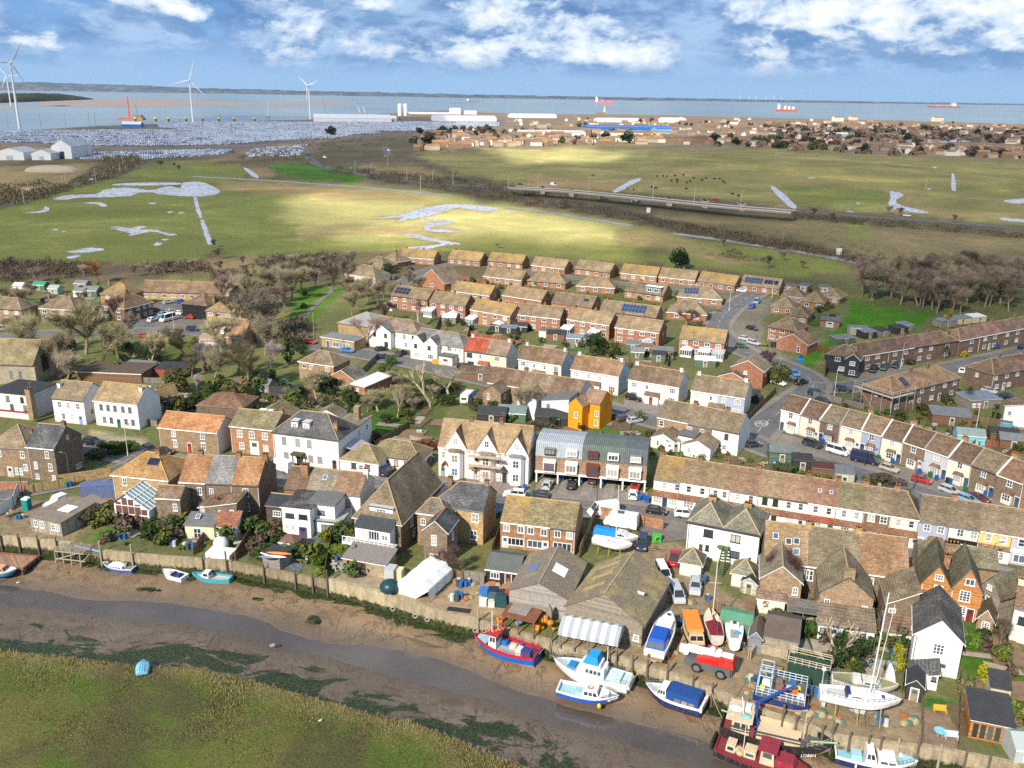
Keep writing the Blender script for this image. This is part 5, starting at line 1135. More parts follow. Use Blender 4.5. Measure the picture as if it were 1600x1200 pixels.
def al(lab,A,Bp,D,he,roof='x',w=aV,r=None,rh=None,ch=((.06,.5),(.55,.5)),n=4,cons=(),sol=None,**k):
 h=house(lab,A,Bp,he,D,roof,w,r or bM.C((aQ,aj,aR)),[],(),rh,ch,name='semi_detached_pair' if he>4 else 'bungalow',cat='house' if he>4 else 'bungalow',**k)
 B=h['B']
 for i in rg(n):
  u=(i+.5)/n
  if he>4:aG(h['r'],B,'f',FF-.2,u,1.6,1.15,2,1)
  aG(h['r'],B,'f',.8,u,1.6,1.3,2,1)
 if he>4:aG(h['r'],B,'r',3.4,.5,.7,1.,1)
 for u,kind in cons:
  x=h['W']*u
  b=MB();b.bx(x-1.7,x+1.7,-3,0,0,.6,0)
  for i in rg(6):xx=x-1.7+3.3*i/5;b.bx(xx,xx+.12,-3,-2.9,.6,2.2,0)
  for i in rg(4):yy=-3+2.9*i/3;b.bx(x-1.7,x-1.6,yy,yy+.1,.6,2.2,0);b.bx(x+1.6,x+1.7,yy,yy+.1,.6,2.2,0)
  b.bx(x-1.72,x+1.72,-3.02,0,2.15,2.3,0)
  c=b.bd('conservatory',af,h['r'])
  g=MB();g.bx(x-1.62,x+1.62,-2.93,-.05,.6,2.15);g.bd('conservatory_glass',av((.1,.13,.15)),c)
  q=MB();m=(x,-1.4,3.3)if kind=='p' else None
  e=[(x-1.8,-3.1,2.3),(x+1.8,-3.1,2.3),(x+1.8,0,2.3),(x-1.8,0,2.3)]
  if kind=='p':
   for i in rg(4):q.pl([e[i],e[(i+1)%4],m])
   for i in rg(4):q.tu(e[i],m,.07,.07,4,1);mid=tuple((a+b_)/2 for a,b_ in zip(e[i],e[(i+1)%4]));q.tu(mid,m,.07,.07,4,1)
  else:
   q.pl([e[0],e[1],(x+1.8,0,3.),(x-1.8,0,3.)])
   for i in rg(7):xx=x-1.8+3.6*i/6;q.bar((xx,-3.1,2.31),(xx,0,3.01),.12,.06,1)
  q.bd('conservatory_roof',[av((.35,.37,.4),.2),af],c)
 if sol:bZ(h['roof'],B,he,h['rh'],'x','f',*sol)
 return h
al('red> semi-detached pair?black solar panels, farthest left!estate row',(611,461),(668,469),8,5,r=aQ,sol=(.24,.5,4,2,1.6,1.5),cons=((.05,'p'),))
al('red> semi-detached pair?lichen-yellow}]white pyramid conservatory',(671,471),(727,478),8,5,r=aQ,cons=((.72,'p'),(.06,'l')))
al('orange> semi-detached pair?strongly yellow lichened}]two conservatories',(735,483),(797,494),8,5,w=au,r=aR,cons=((.1,'l'),(.78,'p')))
al('red> semi-detached pair?plain brown}%garden sheds',(809,491),(875,498),8,5,r=ab((.22,.165,.105),.45))
al('orange> semi-detached pair?barred conservatory at its left corner',(886,498),(952,508),8,5,w=au,r=aQ,cons=((.06,'l'),(.7,'l')))
al('red> semi-detached pair?tall_conservatory at its right corner',(961,511),(1030,520),8,5,r=aQ,cons=((.8,'p'),))
al('red> semi-detached pair?cream pavilion conservatory, nearest*estate road',(1062,528),(1132,536),8,5,r=aR,cons=((.2,'p'),(.6,'l'),(.9,'l')))
al('brick pair?yellowed}#second estate row, left!row',(706,454),(765,462),8,4.4,w=au,r=aR)
al('brick pair half hidden by a bare purple tree#second estate row',(785,461),(846,470),8,4.,w=au,r=aQ)
al('brick pair?a single small solar panel#second estate row',(862,472),(925,480),8,4.,r=aj,sol=(.8,.55,2,1,1,1.4))
al('brick pair?a big array of blue solar panels#second estate row',(937,485),(1025,496),8,4.,w=au,r=aj,sol=(.58,.5,7,2,1.25,1.7,(.02,.05,.14)))
al('long> bungalow?white bays]tan}, third estate row left',(755,431),(815,438),8,2.6,w=au,r=aQ)
al('hipped bungalow?cream lichened}]white entrance, third estate row',(824,438),(883,443),9,2.6,'h',au,aQ,ch=((.8,.5),),n=3)
al('hipped bungalow?pale tan} left!white-dormered chalet',(901,446),(960,450),9,2.6,'h',au,aQ,ch=((.6,.5),),n=3)
h=al('brick chalet bungalow?large grey dormer]white porch',(976,454),(1036,462),9,2.7,'x',au,aj,ch=((.3,.5),),n=4)
wing(h,(h['W']*.52,h['W']*.92,.6,4.5),5.2,'f',aa((.2,.24,.26),.7,.1),af,[('f',3.5,(.28,.72),1.8,1.3,2,1)],z0=2.7,names=DM)
al('hipped bungalow?blue solar panels near*estate road',(1058,463),(1128,468),10,2.6,'h',au,aj,ch=(),n=3,sol=(.3,.5,5,2,1.1,1.5,(.02,.05,.12)))
al('hipped bungalow?crossing}s@purple tree',(1042,487),(1104,492),10,2.6,'h',aV,aj,ch=(),n=2)
h=al('brick gable-fronted bungalow|round evergreen bush',(656,436),(694,443),11,3.,'y',aV,aj,ch=(),n=1)
wing(h,(h['W'],h['W']+6,4,9),2.6,'f',aV,bf,(),names=('garage','garage_roof'))
for A,Bp,lab in(((540,428),(586,434),'cream hipped bungalow at*west end!estate'),((567,414),(600,418),'hipped bungalow?tan}%west-end bungalow'),((595,406),(618,410),'hipped> bungalow at*bend!top estate road')):
 al(lab,A,Bp,10,2.6,'h',ao if 'cream' in lab else au,aj,ch=((.5,.5),),n=2)
for A,Bp,lab,sol in(((624,401),(678,405),'brick bungalow pair?grey-brown} at*left end!top row',None),((700,403),(750,408),'brick bungalow pair second from*left#top row',None),((762,407),(816,412),'brick bungalow pair third#top row,?a_car alongside',None),((830,414),(882,420),'dark red bungalow pair%bare{ tree#top row',None),((898,419),(953,426),'orange> bungalow pair?bright yellowish} mid top row',None),((969,426),(1026,432),'brick bungalow pair#top row^single dark conifer',None),((1029,432),(1086,438),'brick bungalow pair?brown} right!dark conifer',None),((1090,438),(1148,446),'orange> bungalow pair second from*right#top row',None),((1157,444),(1218,451),'bungalow pair?solar panels across its} at*right end!top row',1)):
 h=al(lab,A,Bp,8.5,2.8,'x',au if 'dark red' not in lab else aV,bM.C((aj,aQ,aR)),ch=((.1,.5),(.6,.5)))
 if sol:bZ(h['roof'],h['B'],2.8,h['rh'],'x','f',.3,.5,6,2,1.2,1.5,(.02,.05,.12));bZ(h['roof'],h['B'],2.8,h['rh'],'x','f',.75,.5,4,1,1.4,2.4)
h=al('red>+?projecting gable at*near end!right-hand close',(1201,510),(1245,518),9,4.6,'h',aV,aQ,ch=((.4,.5),),n=3)
wing(h,(h['W']*.7,h['W']*1.75,-8,0),3.,'y',aV,ab((.24,.14,.09),.1),[('f',.3,(.72,),.9,1.9,1)],rh=2.6)
for A,Bp,D,lab in(((1230,492),(1262,496),10,'hipped bungalow?lichened ridge%red>+!close'),((1205,478),(1240,482),10,'low brown bungalow at*left!close'),((1252,470),(1288,474),10,'hipped bungalow?grey-brown}#middle!close'),((1222,462),(1256,465),9,'hipped bungalow at*head!close'),((1282,462),(1312,466),9,'small hipped bungalow next to*white conservatories!close')):
 al(lab,A,Bp,D,2.6,'h',au,bM.C((aQ,aj)),ch=((.4,.5),),n=2)
for A,Bp,lab in(((1226,447),(1244,449),'brick garage?white door at*end!close'),((1248,446),(1262,448),'brick garage?pale blue doors at*end!close'),((1281,449),(1298,450),'small> garage by*scrub at*end!close'),((1282,500),(1312,503),'small> outbuilding?white door$close')):
 house(lab,A,Bp,2.3,5,'mf',au,bf,(),[('f',.5,(.6,.62,.63),2.2,1.9)],.3,(),'garage','garage',dp=False)
LC=dict(w=aq)
al('brown> hipped pair at*left edge@church',(-30,480),(33,484),8,5,'h',aq,aj,n=4)
al('brown> hipped pair?yellow chimney%big bare tree',(62,481),(117,484),9,5,'h',aq,aj,n=4)
al('brick hipped+?yellow-topped}%dark>+ on*left',(157,459),(200,462),9,5,'h',au,aR,n=2)
h=al('dark red-brown>+?hipped} by*parking court',(156,476),(194,482),12,5,'h',aC,ag,n=2)
for u in(.2,.45,.7,.9):aG(h['r'],h['B'],'r',3.3,u,1.2,1.1,2,1);aG(h['r'],h['B'],'r',.9,u,1.2,1.2,2,1)
al('long> bungalow<?white windows]red door%parking court',(220,455),(350,459),9,2.9,'x',a6,ab((.22,.14,.09),.4),ch=((.55,.5),(.98,.5)),n=9)
h=house('black-clad hipped+?white-windowed side by*parking court',(284,474),(322,478),5.,10,'h',c7,ab((.19,.12,.085),.3),[('r',3.2,(.25,.6),1.3,1.1,2,1),('r',.9,(.4,.8),1.4,1.2)],(),2.6,((.6,.5),),gut=bv)
b=MB();b.bx(h['W']-.01,h['W']+.03,.1,9.9,.05,4.9);b.bd('white_side_wall',ac,h['r'])
al('brick+?two solar panels on orange} left!grey wood',(346,456),(383,460),9,4.4,'h',aV,aR,n=2,sol=(.35,.5,3,1,1.3,1.7))
al('yellow> hipped+?yellow-patched}$black-clad+',(322,485),(376,489),8,5,'h',a6,aR,n=4)
h=al('orange-roofed+?white dormer]lean-tos|big bare trees',(322,523),(380,528),10,3.2,'x',au,ab((.3,.18,.1),.4),rh=4.5,n=3)
wing(h,(2,6,.5,3),5.2,'f',af,af,[('f',4.,(.5,),1.6,1,2)],z0=3.4,names=DM)
wing(h,(-1,6,-4,0),2.4,'mf',aK,ab((.3,.22,.17),.1),[('f',.9,(.3,.7),.8,1)],rh=1.,names=LT)
# quay, yards, sheds, street things
def quay_mat(c,weed=-1.3):
 t=NT('quay_concrete');p=t.pos();s=t.sep(p)
 a=t.noise(t.comb(t.mu(s[0],1.2),t.mu(s[1],1.2),t.mu(s[2],.3)),1.,5,.65)
 b=t.noise(p,2.2,4,.65);board=t.math('FRACT',t.mu(s[2],2.2))
 col=t.scale(c,t.lin(a,.3,.7,.6,1.2));col=t.scale(col,t.lin(b,.3,.7,.8,1.15));col=t.scale(col,t.lin(t.rp(board,0,.12),0,1,.7,1))
 g=t.rp(t.ad(s[2],t.mu(t.ad(a,b),1.3)),weed+1.5,weed+.9)
 col=t.mix(g,col,t.mix(t.rp(b,.4,.6),(.018,.024,.01),(.055,.06,.02)))
 return t.done(col,.85,.3)
def aD(x0,x1,c,label,top=.15,th=.55,weed=-1.3,zb=-3.4):
 b=MB();P=[]
 n=max(2,int((x1-x0)/5))
 for i in rg(n+1):
  w=G(x0+(x1-x0)*i/n,aA(b4,x0+(x1-x0)*i/n),0);P.append(w)
 L,Rr=bN(P,-.3,th-.3,0)
 secs=[[(l.x,l.y,zb),(l.x,l.y,top),(r.x,r.y,top),(r.x,r.y,zb)]for l,r in zip(L,Rr)]
 b.loft(secs)
 return aP(b.bd('quay_wall',quay_mat(c,weed)),label,'quay wall')
aD(-60,112,(.38,.33,.22),'pale concrete quay wall under*boatyard at*left edge',.3)
aD(112,160,(.2,.17,.11),'low weedy bank wall%wooden jetty frame',-.6)
aD(160,362,(.34,.28,.18),'weathered concrete quay wall along*cottage{s@turquoise[',.3)
aD(362,514,(.27,.22,.14),'low stone]weed quay wall$kayak hut',.1)
aD(514,602,(.42,.36,.23),'cream quay wall?brown timber piles$paved{',.5,weed=-1.6)
aD(602,750,(.36,.30,.2),'concrete quay wall$white tarpaulin tent, hung?tyres',.35)
aD(750,872,(.32,.27,.19),'stained quay wall%red]blue fishing[',.1)
aD(872,1062,(.37,.31,.21),'concrete quay edge$striped canopy]blue-canopied cruiser',.12)
aD(1062,1300,(.36,.30,.2),'concrete quay edge$red mobile crane]catamaran',.12)
aD(1300,1440,(.38,.31,.2),'concrete quay edge$white yacht',.15)
aD(1440,1700,(.36,.29,.19),'concrete quay wall$terrace?the turquoise table',.35)
PW=[aa((.13,.1,.075),.9,.4,2.5),aa((.33,.29,.22),.9,.3,2.5)]
pm={}
for pale in(0,1):
 for hgt in(3.8,4.6,5.6):
  b=MB();b.tu((0,0,-3.4),(0,0,-3.4+hgt),.17,.14,8);b.bx(-.05,.05,-.2,.2,-3.4+hgt-.5,-3.4+hgt-.42);pm[(pale,hgt)]=b.mesh('quay_post',PW[pale])
for x,pale,hg in((3,0,4.6),(31,0,4.6),(61,0,4.6),(90,0,4.6),(159,1,5.6),(208,1,5.6),(318,0,4.6),(355,0,5.6),(413,0,4.6),(462,0,4.6),(489,0,4.6),(512,0,5.6),(747,1,5.6),(861,0,5.6),(952,0,4.6),(963,0,4.6),(988,0,4.6),(1011,0,5.6),(1042,0,5.6),(1082,0,4.6),(1112,0,4.6),(1221,0,5.6),(1242,0,4.6),(1283,0,4.6),(1298,0,5.6),(1325,0,4.6),(1355,0,4.6),(1374,0,4.6),(1401,1,4.6),(1432,0,5.6),(1466,1,4.6),(1506,0,5.6),(1543,0,4.6)):
 w=G(x,aA(b4,x),0)
 aP(ay('quay_post',pm[(pale,hg)],None,(w.x,w.y-.55,0)),'weathered timber mooring post against*quay wall','post','timber posts along*quay')
eI=MB()
def cN(b,c,R_,r,axis,m=0,n=12,k=6):
 a=axis.orthogonal().normalized();e=axis.cross(a)
 secs=[]
 for i in rg(n+1):
  t=2*pi*i/n;o=(a*cos(t)+e*sin(t))
  secs.append([c+o*(R_+r*cos(2*pi*j/k))+axis*(r*sin(2*pi*j/k))for j in rg(k)])
 b.loft(secs,m,False)
cN(eI,Vector((0,0,0)),.33,.12,Vector((0,1,0)));cd=eI.mesh('tyre',aa((.3,.28,.25),.9,.4,2),True)
for x,z in((614,-1.6),(649,-1.6),(668,-1.6),(743,-1.5),(757,-1.2),(1056,-.9)):
 w=G(x,aA(b4,x),0)
 aP(ay('tyre',cd,None,(w.x,w.y-.5,z)),'pale old tyre hung as a fender on*quay wall','tyre','tyre fenders on*quay wall')
for x,y in((494,931),(426,1009)):
 w=G(x,y,-2.9);o=ay('tyre',cd,None,(w.x,w.y,w.z+.1));o.rotation_euler=(1.4,0,.4)
 aP(o,'pale tyre lying on*mud near*weed$quay' if x==494 else 'pale ring lying at*water edge!channel','tyre')
for i,(x,y)in en(((220,886),(228,890),(232,887),(240,889),(246,891))):
 w=G(x,y,-2.9);o=ay('tyre',cd,None,(w.x,w.y,w.z+.12));o.rotation_euler=(1.5,.1,i)
 aP(o,'pale tyre#row lying on*mud right!white-covered[','tyre','tyres on*mud')
def aB(px,py,w,d,he,wm,rm,label,ang=None,roof='x',rh=None,name='shed',cat='shed',to=None,dr=True,win=False):
 p=G(px,py,0)
 if to:q=G(*to,0)-p;ang=atan2(q.y,q.x);w=q.length
 root=ai(name,p,ang or 0,label,cat,None)
 B=(0,w,0,d)
 wo,ro=b6(root,B,0,he,roof,(rh or(d if roof[0]!='y' else w)/2*.5)if roof[0]!='m' else(rh or .3),wm,rm,.15,.1,False,None,th=.08)
 if dr:cX(root,B,'f',.5 if not win else .72,(.3,.25,.18),min(.9,w*.5),min(1.9,he-.1))
 if win:aG(root,B,'f',he*.42,.3,min(1.2,w*.35),.8,2,1)
 return root
aH,a5,aO,dP,b8,c4,cJ,a3=am((.19,.11,.065),.15),am((.045,.042,.042),.16),am((.23,.21,.185),.16),am((.42,.18,.055),.2),am((.55,.48,.34),.2),am((.22,.52,.6),.2),am((.3,.07,.045),.2),am((.1,.15,.1),.2)
a7,aJ,bL,do,bV=aa((.04,.042,.047),.85,.3,.8),aa((.17,.18,.19),.8,.3,.8),aa((.16,.2,.25),.7,.3,.8),aa((.18,.13,.09),.9,.35,.8),aa((.62,.62,.6),.6,.2)
aB(1413,1092,0,3.6,2.3,a5,a7,'black{ shed?ribbed} left!white creekside+',to=(1440,1099),roof='y',rh=.9)
h=aB(1512,1152,0,5.5,2.6,dP,a7,'orange timber summerhouse?black}]open front by*creek',to=(1580,1166),roof='mf',rh=.9,dr=False,name='summerhouse',cat='summerhouse')
eQ=G(1512,1152,0);W_=(G(1580,1166,0)-eQ).length
for i in rg(5):b=MB();b.bx(.35+i*(W_-.7)/5,.05+(i+.72)*(W_-.7)/5+.3,-.04,.02,.25,2.2);b.bd('glass_door',av((.04,.05,.05)),h)
aB(1544,1098,0,3,2.4,b8,a7,'cream{ shed on stilts?grey felt} right!french-door+',to=(1575,1104),roof='mf',rh=.8,dr=False,win=True)
aB(1583,1195,3,4,2.2,aa((.4,.43,.42),.4,.2),av((.3,.34,.33),.3),'glass greenhouse at*bottom right corner{',ang=-.1,name='greenhouse',cat='greenhouse')
aB(1156,925,0,3.,2.,am((.4,.44,.38),.2),a7,'small pale green shed?black gabled}%green[ shelter',to=(1182,932),roof='y',rh=.9)
aB(1123,990,0,3.5,2.5,aa((.07,.19,.12),.7,.2),aa((.1,.26,.16),.6,.2),'green barrel-topped[ shelter%white sailboat',to=(1172,1000),roof='x',rh=.5,dr=False)
aB(1168,1018,0,4.5,2.4,am((.2,.22,.26),.2),aa((.13,.1,.08),.9,.3,.7),'brown-roofed workshop?white side panel%catamaran',to=(1188,1022),roof='y',rh=1.,dr=False)
aB(1192,1017,0,7,2.5,bW,aa((.11,.085,.07),.9,.3,.7),'low brown-roofed workshop?grey roller door%green container',to=(1245,1028),roof='x',rh=1.5,dr=False)
aB(1040,705,3,2.5,2.3,af,aJ,'white glazed{ room by*road%street<',to=None,ang=-.15,win=True)
aB(1201,722,5.5,4,2.4,a3,aa((.13,.16,.16),.8,.3),'grey-green}ed{ shed between street<]road',ang=-.15)
aB(1238,735,4,3.5,2.4,a5,a7,'black flat-roofed{ shed by*road, bins in front',ang=-.2,roof='mf')
aB(1304,757,3.6,4,2.6,aa((.4,.42,.38),.6,.2),aJ,'pale flat-roofed conservatory box%street<',ang=-.25,roof='f')
aB(1268,745,5,3.5,1.9,aH,aa((.1,.035,.03),.8,.3),'low dark-red}ed shed%street<',ang=-.2,roof='f',dr=False)
aB(1494,693,6,4.5,2.2,c4,aa((.22,.28,.28),.8,.2),'turquoise{ shed by*flagpole',ang=-.25,dr=False)
aB(1455,662,9,6,2.4,aH,aJ,'wide grey-roofed wooden outbuilding among*right-hand{s',ang=-.25,roof='mf',rh=.4)
aB(1515,640,9,6,2.4,aO,bL,'blue-grey flat-roofed garage among*right-hand{s',ang=.2,roof='mf',rh=.3)
aB(1546,690,6,4,2.2,aH,a7,'dark-roofed brown shed|red fence on*right',ang=-.3)
aB(1560,700,6,4,2.3,aH,aJ,'grey-roofed> garage at*right edge{s',ang=-.3)
aB(1567,600,13,6,2.4,af,bV,'white flat-roofed garages at*right edge$brown block',ang=.25,roof='f',dr=False,name='garage',cat='garage')
aB(1328,523,6,4,2.2,aa((.4,.37,.3),.8,.3),aJ,'pale concrete garage standing alone on*green field',ang=-.1,roof='f',name='garage',cat='garage')
for i,(x,y,w,wm,rm)in en(((1350,530,5,a5,bL),(1375,527,4,aO,a7),(1400,523,5,a5,a7),(1412,518,4,aO,bL),(1308,540,7,a3,aJ),(1470,512,7,aO,bL),(1490,508,8,b8,aJ),(1520,505,6,b8,bV))):
 o=aB(x,y,w,4,2.1,wm,rm,'grey or dark{ shed%brown><s',ang=.35,roof='mf');o['group']='sheds%brown<s'
for i,(x,y,w,wm,rm)in en(((738,506,6,cJ,aJ),(765,518,5,a5,a7),(783,522,5,a5,bL),(800,519,5,a5,a7),(842,527,6,af,do),(853,531,6,aH,a7),(884,538,7,aO,bL),(978,548,4,a3,aJ),(1000,553,4,aH,do),(985,560,4,a3,aJ),(1020,558,6,aO,aJ),(1018,565,4,a3,a7),(690,505,5,aO,bV),(1085,573,6,a3,bV),(1150,628,6,a5,a7),(780,512,4,aH,aJ))):
 o=aB(x,y,w,4,2.1,wm,rm,'small{ shed#estate back{s%second street',ang=-.18,roof='mf' if i%3 else 'x');o['group']='estate garden sheds'
for i,(x,y,w,wm,rm)in en(((745,660,7,a5,a7),(776,658,7,a3,aa((.13,.2,.2),.8,.2)),(835,664,11,a5,a7),(717,593,12,aH,ab((.13,.09,.06),.1)))):
 aB(x,y,w,5,2.3,wm,rm,('dark-roofed shed%left chimney!white three-gabled<','teal-roofed shed%white three-gabled<','long black-roofed shelter$grey-rendered end+','long brown shed?pale} strips%white caravan')[i],ang=-.17)
for i,(x,y,w,d,wm,rm,lab)in en(((116,452,5,4,aO,aJ,'grey allotment shed near*orange bare tree'),(20,456,4,4,af,bV,'white allotment shed at far left'),(51,454,5,4,a3,aa((.03,.25,.14),.6,.2),'bright green covered shed on*allotments'),(75,460,4,4,av((.3,.35,.33),.3),av((.3,.35,.33),.3),'small greenhouse on*allotments'),(115,464,4,4,af,aJ,'white-sided allotment shed left!hipped+'),(128,463,6,5,a3,aJ,'low green-grey}ed allotment hut'))):
 aB(x,y,w,d,2.3,wm,rm,lab,ang=-.1)
aB(121,595,18,10,2.4,aH,aa((.1,.075,.055),.9,.3),'large brown timber-fenced shed%two white+s',ang=-.08,roof='f',dr=False)
aB(190,583,8,5,2.2,a5,aJ,'grey flat-roofed shed by*churchyard fence',ang=-.2,roof='mf')
aB(241,588,9,6,2.2,cJ,a7,'black-roofed red-walled garage by*churchyard',ang=-.1,roof='mf',dr=False)
aB(424,628,7,5,2.,aO,a7,'dark open-sided{ shelter@mansard+',ang=.3)
aB(393,612,5,4,2.2,aO,aJ,'grey{ shed?white door by*small vegetable{',ang=-.2)
aB(308,650,12,9,2.8,aC,ab((.2,.11,.07),.2),'brick outbuilding?red-brown hipped}%orange-roofed+',ang=-.15,roof='h',rh=2.2,dr=False)
aB(492,668,6,5,3.,ac,ab((.2,.15,.1),.2),'small_outbuilding?brown gabled}%mansard+',ang=-.15,roof='y')
h=aB(50,829,0,8,2.7,am((.33,.29,.23),.3,3),aa((.2,.165,.135),.9,.35,.9),'low flat-roofed[yard office?white windows]white}light',to=(98,839),roof='mf',rh=.3,dr=False,name='boatyard_office',cat='office')
b=MB();b.bx(3,5.6,3.2,5.6,3.,3.12);b.bd('rooflight',af,h)
for u in(.18,.38,.74,.88):aG(h,(0,(G(98,839)-G(50,829)).length,0,8),'f',1.,u,.9,1.2,2,2)
aB(143,812,0,4,2.2,am((.3,.26,.2),.2),aa((.22,.19,.14),.9,.3),'mossy-roofed timber hut between[yard office]blue container',to=(170,800),roof='mb' if 0 else 'mf',rh=.4)
def cA(px,to,L,c,label,top=True,d=2.44,hgt=2.6,name='shipping_container'):
 p=G(*px,0);q=G(*to,0)-p;a=atan2(q.y,q.x);L=q.length
 o=ai(name,p,a,label,'container')
 b=MB();b.bx(0,L,0,d,.12,hgt-.02)
 for x in(0,L-.14):[b.bx(x,x+.14,y,y+.14,.05,hgt+.01)for y in(-.03,d-.11)]
 b.bx(0,L,-.04,.06,hgt-.12,hgt);b.bx(0,L,-.04,.06,.05,.2)
 b.bd('body',aT(c,.28,0),o)
 b=MB();b.bx(L+.0,L+.05,.1,d/2-.02,.2,hgt-.15);b.bd('door',ak(c,.5),o);b=MB();b.bx(L,L+.05,d/2+.02,d-.1,.2,hgt-.15);b.bd('door',ak(c,.5),o)
 return o
o=cA((127,780),(180,777),6,(.13,.17,.34),'blue corrugated shipping container%boats#left yard')
o=cA((1228,1060),(1292,1076),9,(.03,.07,.05),'dark green shipping container%blue catamaran');
b=MB()
for i in rg(7):b.tu((i*.9,-.1,2.6),(i*.9,-.1,3.6),.04,.04,5)
for z in(2.9,3.3,3.6):b.tu((0,-.1,z),(5.4,-.1,z),.04,.04,5);b.tu((0,2.4,z),(5.4,2.4,z),.04,.04,5);b.tu((0,-.1,z),(0,2.4,z),.04,.04,5);b.tu((5.4,-.1,z),(5.4,2.4,z),.04,.04,5)
b.bd('roof_railing',aa((.6,.52,.38),.6,.2),o)
p=G(43,796);o=ai('portable_toilet',p,-.15,'teal portable toilet?white} by*yard gate','toilet')
b=MB();b.bx(-.6,.6,-.6,.6,0,2.2);b.bd('cabin',aa((.01,.2,.2),.5,.1),o);b=MB();b.bx(-.65,.65,-.65,.65,2.2,2.42,0,.15,.15);b.bd('roof',af,o);b=MB();b.bx(-.42,.42,-.63,-.6,.1,2.05);b.bd('door',aa((.012,.24,.23),.5,.1),o)
P=lambda x,y,z=0:G(x,y,z)
p=P(105,845);o=ai('wooden_jetty',p,-.25,'skeletal wooden jetty frame standing on*mud left!white-covered[','jetty')
b=MB()
for x in(0,1.6,3.2,5):b.tu((x,-3.2,-3.2),(x+.1,-3.2,.5),.11,.1,6);b.tu((x,-.4,-3),(x,-.4,.4),.11,.1,6)
for z in(-1.8,-.4):b.bar((0,-3.2,z),(6,-3.2,z+.3),.12,.18)
b.bar((0,-3.2,-2),(5,-3.2,0),.1,.15);b.bar((5,-3.2,-2),(7,-3,0),.1,.15);b.bd('piles',PW[1],o)
b=MB();[b.bx(i*.42,i*.42+.2,-3.4,-.2,.1,.17)for i in rg(14)];b.bd('deck_boards',aa((.36,.3,.22),.9,.3,2),o)
p=P(15,880,-2.4);o=ai('barge',p,-.12,'flat wooden work barge?rusty deck]tyre fenders on*mud at left edge','barge')
b=MB();b.bx(-7,4,-2.2,2.2,-.7,.3);b.bd('hull',aa((.06,.045,.035),.9,.3),o)
b=MB();b.bx(-7.1,4.1,-2.3,2.3,.3,.42);b.bd('deck',am((.3,.19,.125),.3,3),o);b=MB();b.bx(-7.1,4.1,2.,2.3,.42,.62);b.bx(3.8,4.1,-2.2,2.,.42,.62);b.bd('coaming',aa((.22,.08,.05),.8,.3),o)
for i in rg(4):b=MB();cN(b,Vector((4.3,-1.8+i*1.2,-.1)),.38,.14,Vector((1,0,0)));b.bd('tyre_fender',a8,o)
pA,pB=G(872,985,3.),G(966,1004,3.)
d=pB-pA;L_=d.length;o=ai('striped_canopy',(pA.x,pA.y,0),atan2(d.y,d.x),'grey]white striped canopy} on posts over*quay','canopy')
D_=4.2;b=MB();n=13
for i in rg(n):
 x0,x1=L_*i/n,L_*(i+1)/n;m=i%2
 for(y0,z0),(y1,z1)in(((-.05,2.3),(0,3.)),((0,3.),(D_*.55,4.1)),((D_*.55,4.1),(D_,3.2))):b.pl([(x0,y0,z0),(x1,y0,z0),(x1,y1,z1),(x0,y1,z1)],m)
b.pl([(0,0,2.3),(0,0,3),(0,D_*.55,4.1),(0,D_,3.2),(0,D_,2.4)]);b.pl([(L_,D_,2.4),(L_,D_,3.2),(L_,D_*.55,4.1),(L_,0,3),(L_,0,2.3)])
b.bd('canopy_sheet',[aa((.32,.35,.38),.6,.12),aa((.78,.79,.8),.6,.1)],o)
for i in rg(5):
 b=MB();x=.2+(L_-.4)*i/4;b.bx(x-.1,x+.1,.1,.3,0,2.5);b.bar((x,.2,1.3),(x+1.,.2,2.4),.12,.12)if i<4 else None;b.bd('post',bn,o)
pA,pB=G(785,962,2.6),G(834,973,2.6);d=pB-pA;L_=d.length
o=ai('rusty_shelter',(pA.x,pA.y,0),atan2(d.y,d.x),'open rust-red lean-to full of fishing gear on*quay|boat shed','shelter')
b=MB();b.bx(-.2,L_+.2,-.2,3.6,2.6,2.72);b.bd('roof',aa((.2,.075,.04),.9,.4,.8),o)
b=MB();b.bx(.4,3.4,1,3.4,2.74,2.84);b.bd('patch_sheet',aa((.25,.22,.19),.9,.3),o)
for x in(0,L_*.5,L_):b=MB();b.bx(x-.1,x+.1,-.1,.1,0,2.6);b.bd('post',aa((.28,.07,.035),.8,.3),o)
b=MB();b.bx(0,L_,3.3,3.5,0,2.6);b.bd('back_wall',bc,o)
gearc=[(.05,.25,.5),(.5,.2,.03),(.45,.1,.03),(.6,.6,.58),(.05,.1,.3),(.55,.28,.03)]
def cj(px,py,c,label,s=.7,z=0,kind='fish_box',cat='box',rz=.2,sq=(1,.7,.5)):
 w=G(px,py,z);b=MB();a,e,f=(s*k for k in sq)
 b.bx(-a/2,a/2,-e/2,e/2,0,f);b.bx(-a/2-.03,a/2+.03,-e/2-.03,e/2+.03,f-.06,f+.03)
 return aP(b.bd(kind,aa(c,.5,.15,name='plastic'),None,w,rz),label,cat)
def bp(px,py,c,label,n,s,z=0,cat='floats',name='float_bundle'):
 w=G(px,py,z);b=MB()
 for i in rg(n):b.ell((bM.U(-.5,.5)*s*1.6,bM.U(-.4,.4)*s,.25*s+bM.random()*s*.9),.34*s,.34*s,.3*s,7,4)
 return aP(b.bd(name,aa(c,.55,.2,name='float_plastic'),None,w,0,True),label,cat)
bp(848,983,(.55,.2,.02),'heap of orange fishing floats hanging right!rust-red lean-to',9,1.5)
bp(814,978,(.06,.27,.5),'heap of blue barrels under*rust-red lean-to',6,1.2)
bp(786,972,(.5,.16,.03),'orange floats at*left post!rust-red lean-to',5,1.)
bp(866,990,(.55,.18,.02),'orange lifebuoy bundle|canopy',3,.7)
